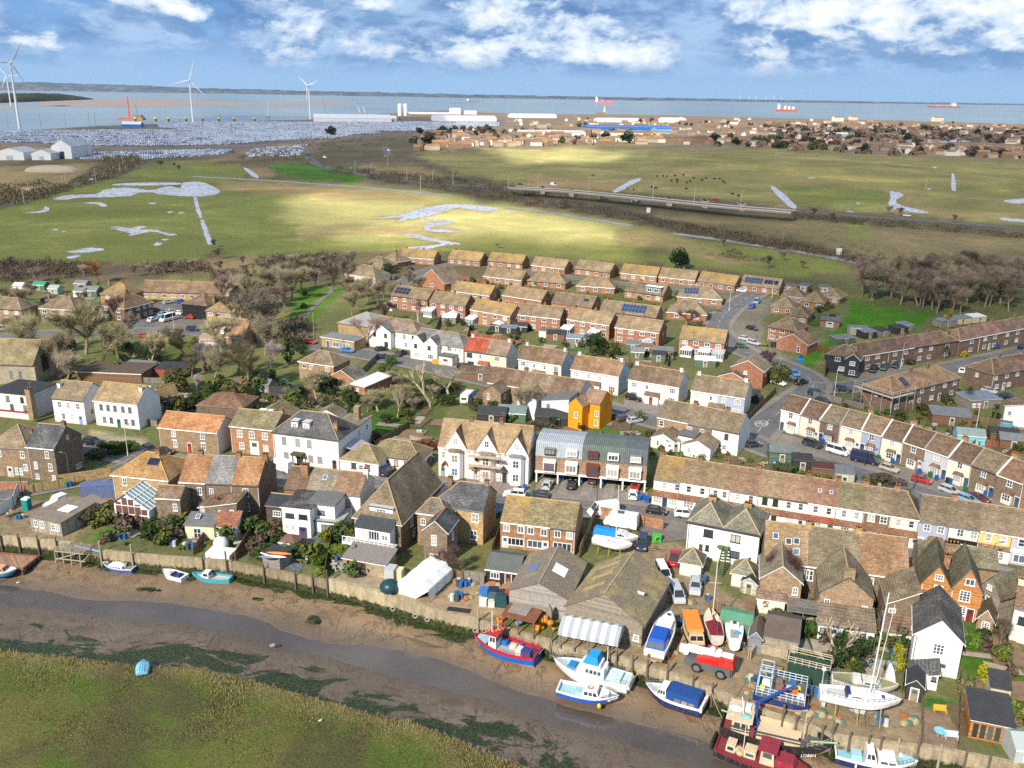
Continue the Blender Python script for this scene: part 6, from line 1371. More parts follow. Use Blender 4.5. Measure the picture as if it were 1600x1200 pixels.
for i,(x,y,c,lab,s)in en(((756,930,(.04,.16,.5),'blue bin at*back!tank cluster by*boat shed',1.3),(771,932,(.015,.025,.06),'navy tank|blue bin by*boat shed',1.5),(770,940,(.06,.12,.13),'grey-green cage tank#tank cluster',1.4),(755,945,(.62,.62,.6),'white tank at*front!tank cluster',1.1),(768,947,(.55,.55,.52),'white cube tank|dark green cover',1.),(794,927,(.4,.05,.03),'small red drum|tank cluster',.7))):
 cj(x,y,c,lab,s,0,'storage_tank','tank',-.1,(1,.9,.95))
w=G(783,945);b=MB();b.bx(-1.2,1.2,-.9,.9,0,1.8,0,.35,.3);aP(b.bd('tarpaulin_bundle',aa((.015,.055,.065),.5,.2),None,w,-.2),'dark green tarpaulin over a stack|boat shed','tarpaulin')
w=G(717,953,.05);b=MB();b.bx(-1.8,1.8,-.55,.55,0,.06);aP(b.bd('black_mat',aa((.03,.03,.033),.7,.2),None,w,-.2),'black sheet lying flat on*dirt yard near*quay','sheet')
pA,pB=G(621,927,0),G(669,941,0);d=pB-pA;L_=d.length
o=ai('boat_tent',(pA.x,pA.y,0),atan2(d.y,d.x),'white tarpaulin[ tent?open right end on*dirt yard','tent')
b=MB();secs=[]
for i in rg(8):
 y=i/7*7.5;k=.25*sin(i*2.1)
 secs.append([(0,y,0),(.1,y,2.+k*.3),(L_*.25,y,3.+k*.4),(L_*.5,y,3.3-k*.3),(L_*.8,y,2.9+k*.3),(L_+.05,y,1.9),(L_+.1,y,.3+.3*abs(k))])
b.loft(secs,0,False,False);b.pl([(0,0,0),(.1,0,2),(L_*.25,0,3),(L_*.5,0,3.3),(L_*.8,0,2.9),(L_+.05,0,1.9),(L_*.6,0,0)])
b.bd('tarpaulin',aa((.78,.78,.77),.6,.06,.8),o)
b=MB();[b.tu((L_+.2,y,0),(L_+.2,y,2.2),.05,.05,5)for y in(0,2.5,5,7.4)];b.tu((L_+.2,0,2.2),(L_+.2,7.4,2.2),.05,.05,5);b.bd('frame',aF,o)
w=G(609,925);b=MB();b.ell((0,0,.9),1.6,1.5,1.3,12,6,0,-.7);aP(b.bd('water_tank',aa((.012,.05,.06),.35,.15),None,w,0,True),'round dark teal covered tank left!white[ tent','tank')
cj(611,905,(.42,.44,.46),'grey steel box%dark teal tank',2.2,0,'steel_box','box',-.2,(.7,.9,1.));cj(623,904,(.62,.55,.33),'cream cube tank%white[ tent',1.8,0,'cube_tank','tank',-.2,(.8,.8,1.))
cj(346,868,(.66,.66,.65),'white plinth under*folding dome by*quay',4.4,0,'plinth','plinth',-.2,(1,.6,.2))
w=G(346,858);b=MB();b.ell((0,0,1.),1.35,1.3,1.5,12,7,0,-.6);aP(b.bd('dome_pod',aa((.6,.6,.6),.4,.15),None,w,0,True),'white round pod dome#garden by*quay','pod')
h=aB(411,884,0,3,2.3,aO,a7,'grey open hut?black} at*quay under*orange kayak',to=(438,892),roof='mb' if 0 else 'f',dr=False)
def da(px,py,c,label,L=3.6,a=0,z=2.6):
 w=G(px,py,z);b=MB()
 secs=[[(x*L/2,.34*(1-abs(x)**2.4)*cos(t)+1e-3*cos(t),.2*(1-abs(x)**3)*sin(t)+.2)for t in[i*pi/4 for i in rg(8)]]for x in(-1,-.8,-.5,0,.5,.8,1)]
 b.loft(secs);return aP(b.bd('kayak',ak(c,.4),None,w,a,True),label,'kayak')
da(436,866,(.75,.26,.01),'orange kayak on*roof!quayside hut',4.4,-.12);da(430,871,(.7,.72,.72),'white]grey kayak next to*orange kayak',4.,-.12);da(417,872,(.16,.2,.25),'grey kayak|white kayak',3.2,-.12,2.5)
aB(437,864,3,3,2.1,aO,aa((.16,.09,.065),.9,.3),'red-brown}ed shed%orange kayak',ang=-.2,roof='h',rh=.8)
aB(466,833,1.6,1.6,2.6,aa((.42,.43,.44),.5,.1),aJ,'tall grey metal cabinet|red phone box',ang=-.15,roof='f',dr=False,name='cabinet',cat='cabinet')
p=G(480,832);o=ai('telephone_box',p,-.15,'red telephone box^white flat-roofed+','phone box')
b=MB();b.bx(-.45,.45,-.45,.45,0,2.3);b.bx(-.5,.5,-.5,.5,2.3,2.45,0,.1,.1);b.bd('body',ak((.45,.02,.015),.4),o)
for s in(-1,1):b=MB();b.bx(-.33,.33,s*.46-.01,s*.46+.01,.5,2.);b.bd('window',av(),o)
a2('deck',[(497,826),(512,830),(468,893),(440,886)],.1,am((.13,.15,.17),.2,3),'structure')
def ar(pts,hgt,m,label,th=.06,group=None,posts=True,name='garden_fence',cat='fence'):
 P=[G(x,y,0)for x,y in pts];b=MB();c=MB()
 o=P[0]
 Q=[p-o for p in P]
 for a,d in zip(Q,Q[1:]):
  b.bar(a+Vector((0,0,.05)),d+Vector((0,0,.05)),th,hgt-.05)
  n=max(1,int((d-a).length/2.4))
  for i in rg(n+1):q=a.lerp(d,i/n);c.bx(q.x-.06,q.x+.06,q.y-.06,q.y+.06,0,hgt+.1)
 r=ai(name,o,0,label,cat,group)
 k=len(b.v);b.v+=c.v;b.f+=[tuple(k+i for i in f)for f in c.f];b.m+=[1]*len(c.f)
 b.bd('panel',[m,bc],r)
 return r
FB,FG,FR,FY=am((.17,.115,.07),.15,3),am((.21,.19,.165),.15,3),am((.26,.1,.06),.15,3),am((.4,.29,.13),.15,3)
ar([(905,872),(932,803)],2.2,FY,'tall yellow-brown board fence between>< and[ park')
ar([(932,806),(1036,828)],2.,au,'orange> wall along*street side!boat park',.3,None,False,'brick_wall','wall')
ar([(724,908),(756,913)],2.,FG,'grey double timber gate?braces closing*dirt yard',name='timber_gate',cat='gate')
ar([(671,892),(724,908)],1.7,FB,'brown fence under*bare purple bush by*dirt yard')
ar([(782,832),(768,868)],1.8,FB,'brown fence along*grass strip|brick< of three')
ar([(368,876),(425,785)],1.7,FR,'long red-brown fence running up from*quay|dark> gable')
ar([(302,868),(338,815)],1.5,FR,'reddish{ fence$row of three>+s')
ar([(507,905),(520,835),(530,822)],1.6,FB,'brown fence|bright green{!white+')
ar([(540,893),(562,862)],1.5,FG,'grey fence along*paved{$hall')
ar([(-10,810),(22,793),(30,770)],2.2,aa((.66,.66,.64),.6,.1),'white braced yard gate at*left edge',posts=False,name='yard_gate',cat='gate')
ar([(40,772),(118,757)],1.7,FY,'pale post fence&lane and*left[yard')
ar([(0,765),(46,764)],1.6,aV,'red>{ wall^left brown>+',.3,None,False,'garden_wall','wall')
ar([(92,757),(175,745)],2.,a6,'yellow stone wall along*lane$dark hedge',.3,None,False,'garden_wall','wall')
ar([(1163,664),(1212,614)],1.8,FB,'brown board fence&blue-grey semi and*main road')
ar([(1262,542),(1310,556),(1325,530)],1.5,FR,'red-brown fence round*corner{|green verge')
ar([(1288,590),(1297,572),(1288,560)],1.8,a5,'black fence round*charcoal corner+')
ar([(1385,640),(1440,640),(1500,655),(1580,668)],1.6,FB,'long brown fence through*right-hand{s%hipped<')
ar([(1500,690),(1560,700),(1600,690)],1.6,FR,'reddish fence%turquoise shed')
ar([(1420,672),(1475,688)],1.6,FG,'grey fence%curved<{s')
ar([(1040,880),(1036,905)],1.8,FB,'short brown fence on*right!large[ shed')
ar([(1107,955),(1172,975)],2.,FB,'brown fence%maroon-covered]white[s')
ar([(1185,925),(1172,1000)],2.,FB,'brown fence between_sheds and*brick+{s')
ar([(1265,945),(1245,1020)],1.5,FG,'grey fence&gardens%brick+s')
ar([(1342,950),(1330,1050)],1.6,FB,'brown{ fence left!dark evergreen')
ar([(1425,960),(1408,1080)],1.8,FB,'brown fence along*dark passage|white gabled+')
ar([(1500,1060),(1497,1175)],1.7,FB,'brown fence right!terrace?the turquoise table')
ar([(1572,1000),(1580,1175)],1.6,FB,'brown fence&orange summerhouse and*corner greenhouse')
ar([(1440,1085),(1440,1165)],1.2,FG,'grey timber edging|brown passage to*creek')
ar([(1352,1045),(1400,1052)],1.8,aT((.3,.31,.32),.2,3),'grey corrugated fence%old cream yacht',posts=False)
ar([(1170,1032),(1180,1018),(1230,1030)],1.5,bW,'low stone wall%tyre by*catamaran',.5,None,False,'stone_wall','wall')
for pts,lab in(([(215,598),(268,600)],'grey fence&churchyard and*round green tree'),([(210,572),(262,575)],'fence at*back!churchyard lawn'),([(120,590),(180,575),(225,582)],'red-brown fence round*large brown shed'),([(470,590),(540,605),(580,605)],'stone-coloured wall$orange>+'),([(585,700),(640,668)],'brown fence by*long{'),([(640,690),(684,700)],'stone wall by*white bungalow drive'),([(220,662),(246,668)],'grey fence|wide white+'),([(590,560),(550,600)],'pale fence running down|white flat} garage')):
 ar(pts,1.6,FG if 'grey' in lab or 'pale' in lab else(bW if 'stone' in lab else FR if 'red' in lab else FB),lab)
for i,pts in en(([(735,512),(728,540)],[(810,522),(800,545)],[(885,540),(875,560)],[(960,545),(950,568)],[(1045,560),(1040,590)],[(735,525),(810,540)],[(960,562),(1060,585)],[(690,497),(680,520)],[(770,445),(765,455)],[(850,455),(845,470)],[(935,465),(930,478)],[(700,430),(760,445)],[(820,450),(900,462)],[(1270,620),(1350,640)],[(1345,700),(1390,660)],[(1425,715),(1460,675)],[(1485,730),(1530,690)],[(1540,745),(1590,700)])):
 ar(pts,1.6,(FB,FG,FR)[i%3],'plain board fence dividing back{s',group='back garden fences')
def bu(px,py,hgt,label,kind='street_lamp',arm=True,c=(.35,.36,.36),r=.09,dirx=1):
 w=G(px,py,0);o=ai(kind,w,0,label,kind.replace('_',' '))
 b=MB();b.tu((0,0,0),(0,0,hgt),r,r*.65,7);b.tu((0,0,0),(0,0,.9),r*1.5,r*1.5,7)
 if arm:b.tu((0,0,hgt),(dirx*1.,0,hgt+.25),.045,.04,5)
 b.bd('post',aa(c,.5,.15,name='lamp_post'),o)
 if arm:b=MB();b.bx(dirx*1.-.35,dirx*1.+.35,-.13,.13,hgt+.2,hgt+.34);b.bd('lamp_head',aF,o)
 return o
bu(200,712,7,'pale street lamp#lane by*dark hedge',c=(.6,.58,.5));bu(36,776,6,'dark street lamp by*white yard gate',c=(.05,.05,.05));bu(110,752,6,'street lamp|tall dark> gable',c=(.1,.1,.1),dirx=-1)
bu(932,800,8,'thin dark lamp post at*corner!boat park',c=(.08,.08,.08));bu(1248,886-14,6,'lamp post^brick+s',c=(.1,.1,.1));bu(1303,622,8,'pale street lamp on*corner verge at*junction',c=(.62,.62,.62));bu(1139,486,7,'pale street lamp on*green corner!estate road',c=(.6,.6,.6));bu(1206,466,7,'street lamp at*head!estate road',c=(.6,.6,.6))
bu(1407,577,8,'street lamp&brown<s',c=(.5,.45,.35));bu(1545,900,6,'black lamp post outside*yellow~',c=(.03,.03,.03));bu(1427,765,6,'dark lamp post by*red hatchback on*terrace road',c=(.08,.08,.08));bu(272,515,7,'street lamp#parking court',c=(.55,.55,.55));bu(1351,728,6,'dark lamp post^blue-grey~',c=(.06,.06,.06));bu(1483,875-12,5,'white lamp post by*shop row',c=(.6,.6,.6))
for x,y,hh,lab in((1222,386,9,'wooden telegraph pole|railway path'),(491,530,9,'pale wooden pole by*corner shop'),(535,548,8,'wooden pole^corner shop'),(1215,598,8,'wooden pole by*olive bush at*bend')):
 bu(x,y,hh,lab,'telegraph_pole',False,(.3,.26,.18),.13)
p=G(1523,680);o=ai('flagpole',p,0,'white flagpole?a red]white flag over*right-hand{s','flagpole')
b=MB();b.tu((0,0,0),(0,0,8),.07,.05,6);b.bd('pole',af,o)
b=MB()
for i in rg(6):b.pl([(-.3*i,.08*sin(i*1.3),6.9),(-.3*(i+1),.08*sin((i+1)*1.3),6.9),(-.3*(i+1),.08*sin((i+1)*1.3),7.9),(-.3*i,.08*sin(i*1.3),7.9)])
b.bx(-1.85,0,-.11,-.1,7.3,7.5,1);b.bx(-1.,-.8,-.11,-.1,6.9,7.9,1);b.bd('flag',[aa((.7,.7,.7),.8,.1),aa((.45,.03,.06),.8,.1)],o)
def cq(c):
 b=MB();b.bx(-.28,.28,-.34,.34,.06,.95,0,-.03,-.04);b.bx(-.33,.33,-.4,.4,.95,1.05,0);b.tu((-.3,.32,.1),(.3,.32,.1),.1,.1,8,1)
 return b.mesh('wheeled_bin',[aa(c,.5,.12,name='bin_plastic'),a8])
ex={'blue':cq((.015,.1,.38)),'green':cq((.03,.16,.06)),'black':cq((.03,.03,.035))}
for k,L_ in(('blue',[(876,748),(908,752),(942,756),(878,750),(998,781),(1010,783),(1011,785),(1285,693),(1436,740),(1463,750),(1484,755),(1394,724),(1538,774),(778,803),(779,806),(820,765),(347,716),(349,718),(110,760),(1251,560),(1168,655),(491,555),(722,566),(1005,780)]),('green',[(345,717),(775,808),(1372,718),(1453,745),(1508,768),(105,761),(758,577),(725,568)]),('black',[(812,768),(1312,683),(1480,754)])):
 for x,y in L_:
  w=G(x,y,.1);aP(ay('wheeled_bin',ex[k],None,w,bM.U(-.3,.3)),k+' wheeled bin standing by a+','bin',k+' wheeled bins')
cj(1250,566,(.04,.22,.55),'bright blue box on*verge by*red-brown fence',2.,0,'storage_box','box')
w=G(1468,1149);o=ai('round_table',w,0,'round turquoise{ table on*creekside<','table')
b=MB();b.tu((0,0,.7),(0,0,.76),.75,.75,16);b.bd('tabletop',aa((.2,.5,.58),.5,.15),o);b=MB();[b.tu((.45*cos(t),.45*sin(t),0),(.2*cos(t),.2*sin(t),.7),.04,.04,5)for t in(.4,2.,3.6,5.2)];b.bd('legs',aa((.2,.5,.58),.5,.15),o)
def eb(px,py,c,label,a,L=1.6):
 w=G(px,py);o=ai('garden_bench',w,a,label,'bench')
 b=MB();b.bx(-L/2,L/2,-.25,.25,.42,.48);b.bd('seat',aa(c,.7,.2,name='bench_paint'),o)
 b=MB();b.bx(-L/2,L/2,.22,.28,.48,1.);b.bd('backrest',aa(c,.7,.2,name='bench_paint'),o)
 for x in(-L/2+.06,L/2-.12):b=MB();b.bx(x,x+.08,-.25,-.17,0,.65);b.bx(x,x+.08,.2,.28,0,.48);b.bd('leg',aa(c,.7,.2,name='bench_paint'),o)
eb(1468,1113,(.6,.36,.05),'yellow wooden{ bench|small green lawn',-.15);eb(1486,1154,(.5,.6,.66),'pale blue]white{ bench next to*turquoise table',-.15)
w=G(730,628);o=ai('caravan',w,1.3,'white touring caravan end-on#overgrown{','caravan')
b=MB();b.extr([(-2.6,.5),(2.6,.5),(2.75,1.2),(2.5,2.55),(-2.4,2.6),(-2.75,1.3)],-1.05,1.05);b.bd('body',ak((.74,.74,.72),.35),o)
for x,y in((-2.62,0),):b=MB();b.bx(-2.73,-2.66,-.7,.7,1.35,2.);b.bd('window',av(),o);b=MB();b.bx(-1,1,-1.08,-1.05,1.3,2.);b.bd('window',av(),o)
b=MB();b.tu((0,-1.1,.33),(0,1.1,.33),.33,.33,12);b.bd('wheel',a8,o)
w=G(748,622);b=MB();b.ell((0,0,0),2.,1.4,1.6,10,5,0,0);aP(b.bd('tarpaulin_heap',aa((.02,.14,.45),.6,.2),None,w),'blue tarpaulin over a heap|white caravan','tarpaulin')
for x,y,c,lab,s in((390,618,(.1,.3,.6),'blue{ sheet by*yellow bush',1.6),(705,528,(.1,.25,.5),'small blue]red playhouse on an estate lawn',2.),(905,534,(.03,.18,.5),'blue tarpaulin over a box%estate sheds',2.5),(640,716-20,(.03,.12,.4),'blue box at*bungalow drive',.8),(440,652-5,(.5,.5,.5),'pale box#garden',.9),(655,676,(.3,.55,.55),'pale turquoise heap#long{',1.2),(1460,665,(.5,.5,.5),'pale box#right-hand{s',1),(1572,668,(.15,.4,.55),'pale blue play frame by*white+ at right',2.2),(300,638,(.02,.2,.15),'green box by*outbuilding',1.2)):
 cj(x,y,c,lab,s,0,'garden_box','box')
cj(1026,845,(.02,.45,.05),'bright green waste skip?orange load against*brick wall',1.5,0,'waste_bin','skip',-.15,(1,.8,.8))
bp(1026,843,(.5,.18,.06),'orange rubbish piled#green skip',5,.5,.9,'rubbish','rubbish_heap')
cj(685,568,(.6,.28,.02),'yellow-orange builder skip|cream gabled pair',3.2,0,'skip','skip',-.2,(1,.5,.35))
# boats
def hp(t,B,tw,full=2.2):
 if t<.5:return B/2*(tw+(1-tw)*sin(pi*t))
 return B/2*max(.012,1-((t-.5)/.5)**full)
class bI:
 def __init__(s,label,stern,bow,H,B,rail,side,bottom,deck,z=-3.,tw=.8,full=2.2,well=.35,heel=0,trim=0,name='boat',cat='boat',sheer=.28,L=None):
  a,f=G(*stern,z+H),G(*bow,z+H);d=f-a;m=(a+f)/2
  s.L=L or d.length;s.H=H;s.B=B;s.tw=tw;s.full=full;s.sheer=sheer
  s.o=ai(name,(m.x,m.y,z),atan2(d.y,d.x),label,cat)
  s.o.rotation_euler=(heel,trim,atan2(d.y,d.x))
  N_=14;secs=[];b=MB()
  for i in rg(N_+1):
   t=i/N_;x=(t-.5)*s.L;w=hp(t,B,tw,full);zs=s.zs(t)
   k=max(0,(t-.62)/.38);zk=H*.7*k**2.2;x2=x+.0
   lo=lambda f:zk+(zs-zk)*f
   secs.append([(x,-w,zs),(x,-w*.99,lo(.84)),(x-.12*k,-w*(.95-.25*k),lo(.42)),(x-.25*k,-w*(.66-.3*k),lo(.14)),(x-.35*k,0,lo(0)),(x-.25*k,w*(.66-.3*k),lo(.14)),(x-.12*k,w*(.95-.25*k),lo(.42)),(x,w*.99,lo(.84)),(x,w,zs)])
  k0=len(b.v)
  for sec in secs:b.v+=sec
  for i in rg(N_):
   for j in rg(8):
    b.f.append((k0+i*9+j,k0+(i+1)*9+j,k0+(i+1)*9+j+1,k0+i*9+j+1));b.m.append((0,1,2,2,2,2,1,0)[j])
  b.f.append(tuple(k0+j for j in rg(9)));b.m.append(1)
  mats=[ak(rail,.35),ak(side,.35),ak(bottom,.6)]
  s.hull=b.bd('hull',mats,s.o)
  q=MB();e=MB()
  P=lambda t,f,z:((t-.5)*s.L,hp(t,B,tw,full)*f,s.zs(t)-z)
  ts=[i/12*.985 for i in rg(13)]
  for t0,t1 in zip(ts,ts[1:]):
   q.pl([P(t0,-.9,well),P(t1,-.9,well),P(t1,.9,well),P(t0,.9,well)])
   for sg in(-1,1):
    e.pl([P(t0,sg,0),P(t1,sg,0),P(t1,sg*.88,-.02),P(t0,sg*.88,-.02)]);e.pl([P(t0,sg*.88,-.02),P(t1,sg*.88,-.02),P(t1,sg*.9,well),P(t0,sg*.9,well)])
  e.pl([P(0,-1,0),P(0,1,0),(P(0,1,0)[0]+.2,P(0,1,0)[1],P(0,1,-.02)[2]),(P(0,-1,0)[0]+.2,P(0,-1,0)[1],P(0,-1,-.02)[2])]);x=P(0,0,0)[0]+.2;e.pl([(x,-hp(0,B,tw,full),s.zs(0)+.02),(x,hp(0,B,tw,full),s.zs(0)+.02),(x,hp(0,B,tw,full),s.zs(0)-well),(x,-hp(0,B,tw,full),s.zs(0)-well)])
  q.bd('deck',aa(deck,.7,.2,name='deck_paint'),s.o);e.bd('gunwale',ak(rail,.4),s.o)
  s.well=well
 def zs(s,t):return s.H*(1+s.sheer*(max(0,t-.3)/.7)**2+.06*max(0,.3-t)/.3)
 def X(s,t):return(t-.5)*s.L
 def cab(s,t0,t1,hw,h,m,f0=0,f1=0,name='cabin',z=None,side=.12,y=0):
  z0=(s.zs((t0+t1)/2)-s.well)if z is None else z
  b=MB();x0,x1=s.X(t0),s.X(t1);w=hw
  b.v=[(x0,y-w,z0),(x1,y-w,z0),(x1,y+w,z0),(x0,y+w,z0),(x0+f0,y-w+side,z0+h),(x1-f1,y-w+side,z0+h),(x1-f1,y+w-side,z0+h),(x0+f0,y+w-side,z0+h)]
  for q in((3,2,1,0),(4,5,6,7),(0,1,5,4),(1,2,6,5),(2,3,7,6),(3,0,4,7)):b.f.append(q);b.m.append(0)
  o=b.bd(name,m,s.o);o['z0']=z0
  s.last=(x0,x1,w,h,z0,f0,f1,side,y,o);return o
 def win(s,n,v0,v1,sides='lrfb',u0=.08,u1=.92,m=None):
  x0,x1,w,h,z0,f0,f1,sd,y,o=s.last;m=m or av()
  def P(xa,sg,v,e=.015):return(x0+f0*v+(x1-f1*v-x0-f0*v)*xa,y+sg*(w-sd*v+e),z0+h*v)
  for k in sides:
   if k in 'lr':
    sg=1 if k=='l' else-1
    for i in rg(n):
     a,c=u0+(u1-u0)*(i+.1)/n,u0+(u1-u0)*(i+.9)/n
     b=MB();b.pl([P(a,sg,v0),P(c,sg,v0),P(c,sg,v1),P(a,sg,v1)]);b.bd('window',m,o)
   else:
    b=MB();xx=lambda v:(x1-f1*v+.015)if k=='f' else(x0+f0*v-.015)
    for i in rg(2):
     ya,yb=(-.85+.9*i),(-.05+.9*i)
     g=lambda yy,v:(xx(v),y+yy*(w-sd*v),z0+h*v)
     b.pl([g(ya,v0),g(yb,v0),g(yb,v1),g(ya,v1)])
    b.bd('window',m,o)
 def add(s,name,m,fn):
  b=MB();fn(b);return b.bd(name,m,s.o)
 def rail(s,t0,t1,h=.7,m=None,name='guard_rail',n=8,sides=(-1,1)):
  b=MB()
  for sg in sides:
   P=[((t-.5)*s.L,sg*hp(t,s.B,s.tw,s.full)*.93,s.zs(t))for t in[t0+(t1-t0)*i/n for i in rg(n+1)]]
   for p in P:b.tu(p,(p[0],p[1],p[2]+h),.022,.022,4)
   for a,c in zip(P,P[1:]):
    for hh in(h,h*.5):b.tu((a[0],a[1],a[2]+hh),(c[0],c[1],c[2]+hh),.02,.02,4)
  b.bd(name,m or aF,s.o)
 def mast(s,t,h,r=.06,m=None,spread=True,y=0,name='mast',rake=0):
  z=s.zs(t)-s.well;x=s.X(t)
  b=MB();b.tu((x,y,z),(x-rake,y,z+h),r,r*.7,8)
  if spread:b.tu((x-rake*.6,y-.9,z+h*.6),(x-rake*.6,y+.9,z+h*.6),.03,.03,5)
  b.bd(name,m or aa((.7,.7,.68),.4,.1),s.o)
 def wires(s,t,h,pts):
  b=MB();z=s.zs(t)-s.well
  for tt,y in pts:b.tu((s.X(t),0,z+h),(s.X(tt),y,s.zs(tt)),.012,.012,4)
  b.bd('rigging',aF,s.o)
 def props(s,n=3):
  for i in rg(n):
   x=s.X(.2+.55*i/max(1,n-1));w=hp(.3,s.B,s.tw)
   for sg in(-1,1):b=MB();b.tu((x,sg*(w+.35),-s.lift),(x,sg*w*.75,s.H*.55),.06,.06,5);b.bd('prop',aa((.4,.3,.05),.6,.2),s.o)
 def fend(s,ts,c=(.7,.7,.65),sg=-1):
  for t in ts:
   b=MB();w=hp(t,s.B,s.tw,s.full)+.14;b.ell((s.X(t),sg*w,s.zs(t)-.55),.15,.15,.32,8,6);b.bd('fender',aa(c,.5,.1,name='fender'),s.o,smooth=True)
bk,dM,d0,dY,cL,et,eB,d6=(.74,.74,.73),(.62,.6,.52),(.015,.1,.42),(.45,.012,.03),(.012,.025,.1),(.02,.02,.022),(.62,.5,.33),(.06,.33,.42)
bU,bG=ak(bk,.35),ak(eB,.5)
s=bI('red]blue fishing[?white wheelhouse]gear on deck, aground$quay',(840,1022),(741,994),2.,4.2,dY,d0,(.6,.6,.58),(.33,.36,.37),tw=.72,well=.55)
s.cab(.60,.73,1.1,2.1,bU,.1,.25,'wheelhouse');s.win(2,.5,.85)
s.add('wheelhouse_roof',ak((.4,.04,.035),.5),lambda b:b.bx(s.X(.57),s.X(.74),-1.3,1.3,3.75,3.88))
s.add('roof_rails',ak((.5,.03,.03),.4),lambda b:[b.tu((s.X(u),v,3.9+z0),(s.X(u2),v2,3.9+z1),.05,.05,5)for u,v,u2,v2,z0,z1 in[(.56,-1.3,.74,-1.3,.55,.55),(.56,1.3,.74,1.3,.55,.55),(.56,-1.3,.56,1.3,.55,.55),(.74,-1.3,.74,1.3,.55,.55)]+[(u,v,u,v,0,.55)for u in(.56,.62,.68,.74)for v in(-1.3,1.3)]])
s.add('roof_floats',ak((.6,.17,.03),.5),lambda b:[b.ell((s.X(.58+.03*i),-.8+.45*i,4.05),.24,.24,.24,7,5)for i in rg(4)])
s.mast(.70,5.5,.09,y=.3);s.mast(.63,4.,.06,spread=False,y=-.2)
s.add('bow_cover',ak((.35,.5,.55),.4),lambda b:b.pl([(s.X(.76),-1.2,2.05),(s.X(.93),-.5,2.4),(s.X(.93),.5,2.4),(s.X(.76),1.2,2.05)]))
s.add('net_drum',aa((.6,.6,.58),.5,.3),lambda b:(b.bx(s.X(.2),s.X(.3),-.2,1.1,1.5,2.5),b.bx(s.X(.36),s.X(.44),-.9,-.1,1.5,2.)))
s.add('fish_crates',aa((.04,.06,.2),.5,.3),lambda b:[b.bx(s.X(.06+.045*i),s.X(.06+.045*i)+.5,.2,1.5,1.55,2.9)for i in rg(3)])
s.add('blue_crates',aa((.02,.14,.45),.5,.3),lambda b:(b.bx(s.X(.5),s.X(.58),-1.2,-.4,1.5,2.2),b.bx(s.X(.28),s.X(.33),-1.4,-.8,1.5,2.)))
s.add('deck_gear',aa((.5,.3,.08),.6,.3),lambda b:[b.ell((s.X(.3+.03*i),-.3+.3*sin(i*2),1.7),.35,.35,.3,7,4)for i in rg(4)])
s.rail(.05,.5,.5,ak(dY,.5));s.fend((.3,.52),(.7,.7,.68));d1('hull_number','R88',.5,af,(s.X(.12),-s.B/2*.97,1.45),(pi/2,0,0),s.o)
s=bI('white motor cruiser?bright blue canopy]brown door, aground by*quay',(984,1063),(866,1032),2.,4.,bk,bk,(.45,.45,.44),(.45,.6,.66),tw=.78,well=.2)
s.cab(.30,.68,1.35,1.35,bU,.1,.5,'cabin');s.win(4,.4,.82,'lr',.1,.7)
s.add('door',aa((.3,.09,.03),.5,.2),lambda b:b.bx(s.X(.585),s.X(.625),-1.4,-1.33,1.85,3.))
s.cab(.36,.62,1.15,.6,bU,0,.5,'flybridge',z=3.2);s.cab(.38,.585,1.2,1.15,aa((.015,.25,.55),.6,.12),.3,.5,'canopy',z=3.7,side=.25)
s.cab(.70,.80,.8,.35,aa((.02,.2,.5),.6,.1),0,.1,'hatch_cover');s.cab(.10,.27,1.1,.5,aa((.5,.62,.66),.5,.1),0,0,'aft_cabin');s.win(2,.2,.8,'r',.1,.6)
s.mast(.30,4.6,.07,spread=False);s.rail(.66,.98,.7);s.rail(.02,.3,.7)
s.add('dinghy_davit',aa((.4,.42,.42),.5,.2),lambda b:b.bx(s.X(-.04),s.X(.05),-1.5,1.5,1.5,2.1,0,.2,.2))
s.add('bow_sprit',aF,lambda b:b.tu((s.X(.97),0,2.5),(s.X(1.05),0,2.7),.08,.05,6))
s=bI('white open[?bright blue lower hull]orange lifebuoy, moored outside*blue-canopied cruiser',(872,1071),(967,1090),1.5,3.1,bk,d0,(.45,.25,.16),(.3,.5,.55),z=-3.1,tw=.82,well=.5)
s.add('topside_band',bU,lambda b:None if 0 else b.bx(0,.01,0,.01,0,.01));s.cab(.42,.72,1.,1.25,bU,.1,.5,'wheelhouse');s.win(3,.4,.8)
s.cab(.70,.88,.8,.65,bU,0,.4,'fore_cabin');s.win(1,.3,.7);s.cab(.30,.42,.7,.55,aa((.3,.48,.52),.5,.2),name='engine_box')
s.add('lifebuoy',ak((.7,.1,.03),.5),lambda b:cN(b,Vector((s.X(.54),-.1,2.32)),.36,.09,Vector((0,.2,1)).normalized()));s.rail(.75,.98,.4)
s.add('buoy',ak((.75,.55,.01),.5),lambda b:b.ell((s.X(.72),-1.5,.7),.3,.3,.36,8,6));s.mast(.5,1.9,.03,spread=False)
s=bI('white]navy[?a big dark blue cover, aground$mobile crane',(1100,1101),(1009,1071),1.8,3.4,bk,cL,cL,(.6,.6,.58),tw=.85,well=.25)
s.cab(.60,.80,1.15,1.2,bU,.1,.6,'wheelhouse');s.win(3,.35,.8,'lrf');s.cab(.04,.60,1.45,1.5,aa((.012,.06,.22),.6,.15),.15,.1,'canopy',side=.18);s.win(3,.15,.5,'lr',.1,.75,av((.2,.18,.16),.2))
s.add('stern_rail',bU,lambda b:b.bx(s.X(-.02),s.X(.02),-1.5,1.5,1.5,2.3));s.rail(.72,.99,.7)
def aE(*a,lift=1.,**k):
 s=bI(*a,z=lift,**k);s.lift=lift;return s
s=aE('white cabin cruiser?royal blue canopy, bow pointing away, on trestles#boat park',(1022,1019),(1048,957),1.5,3.3,bk,bk,(.6,.6,.6),(.7,.7,.68),tw=.88,well=.08,lift=.9)
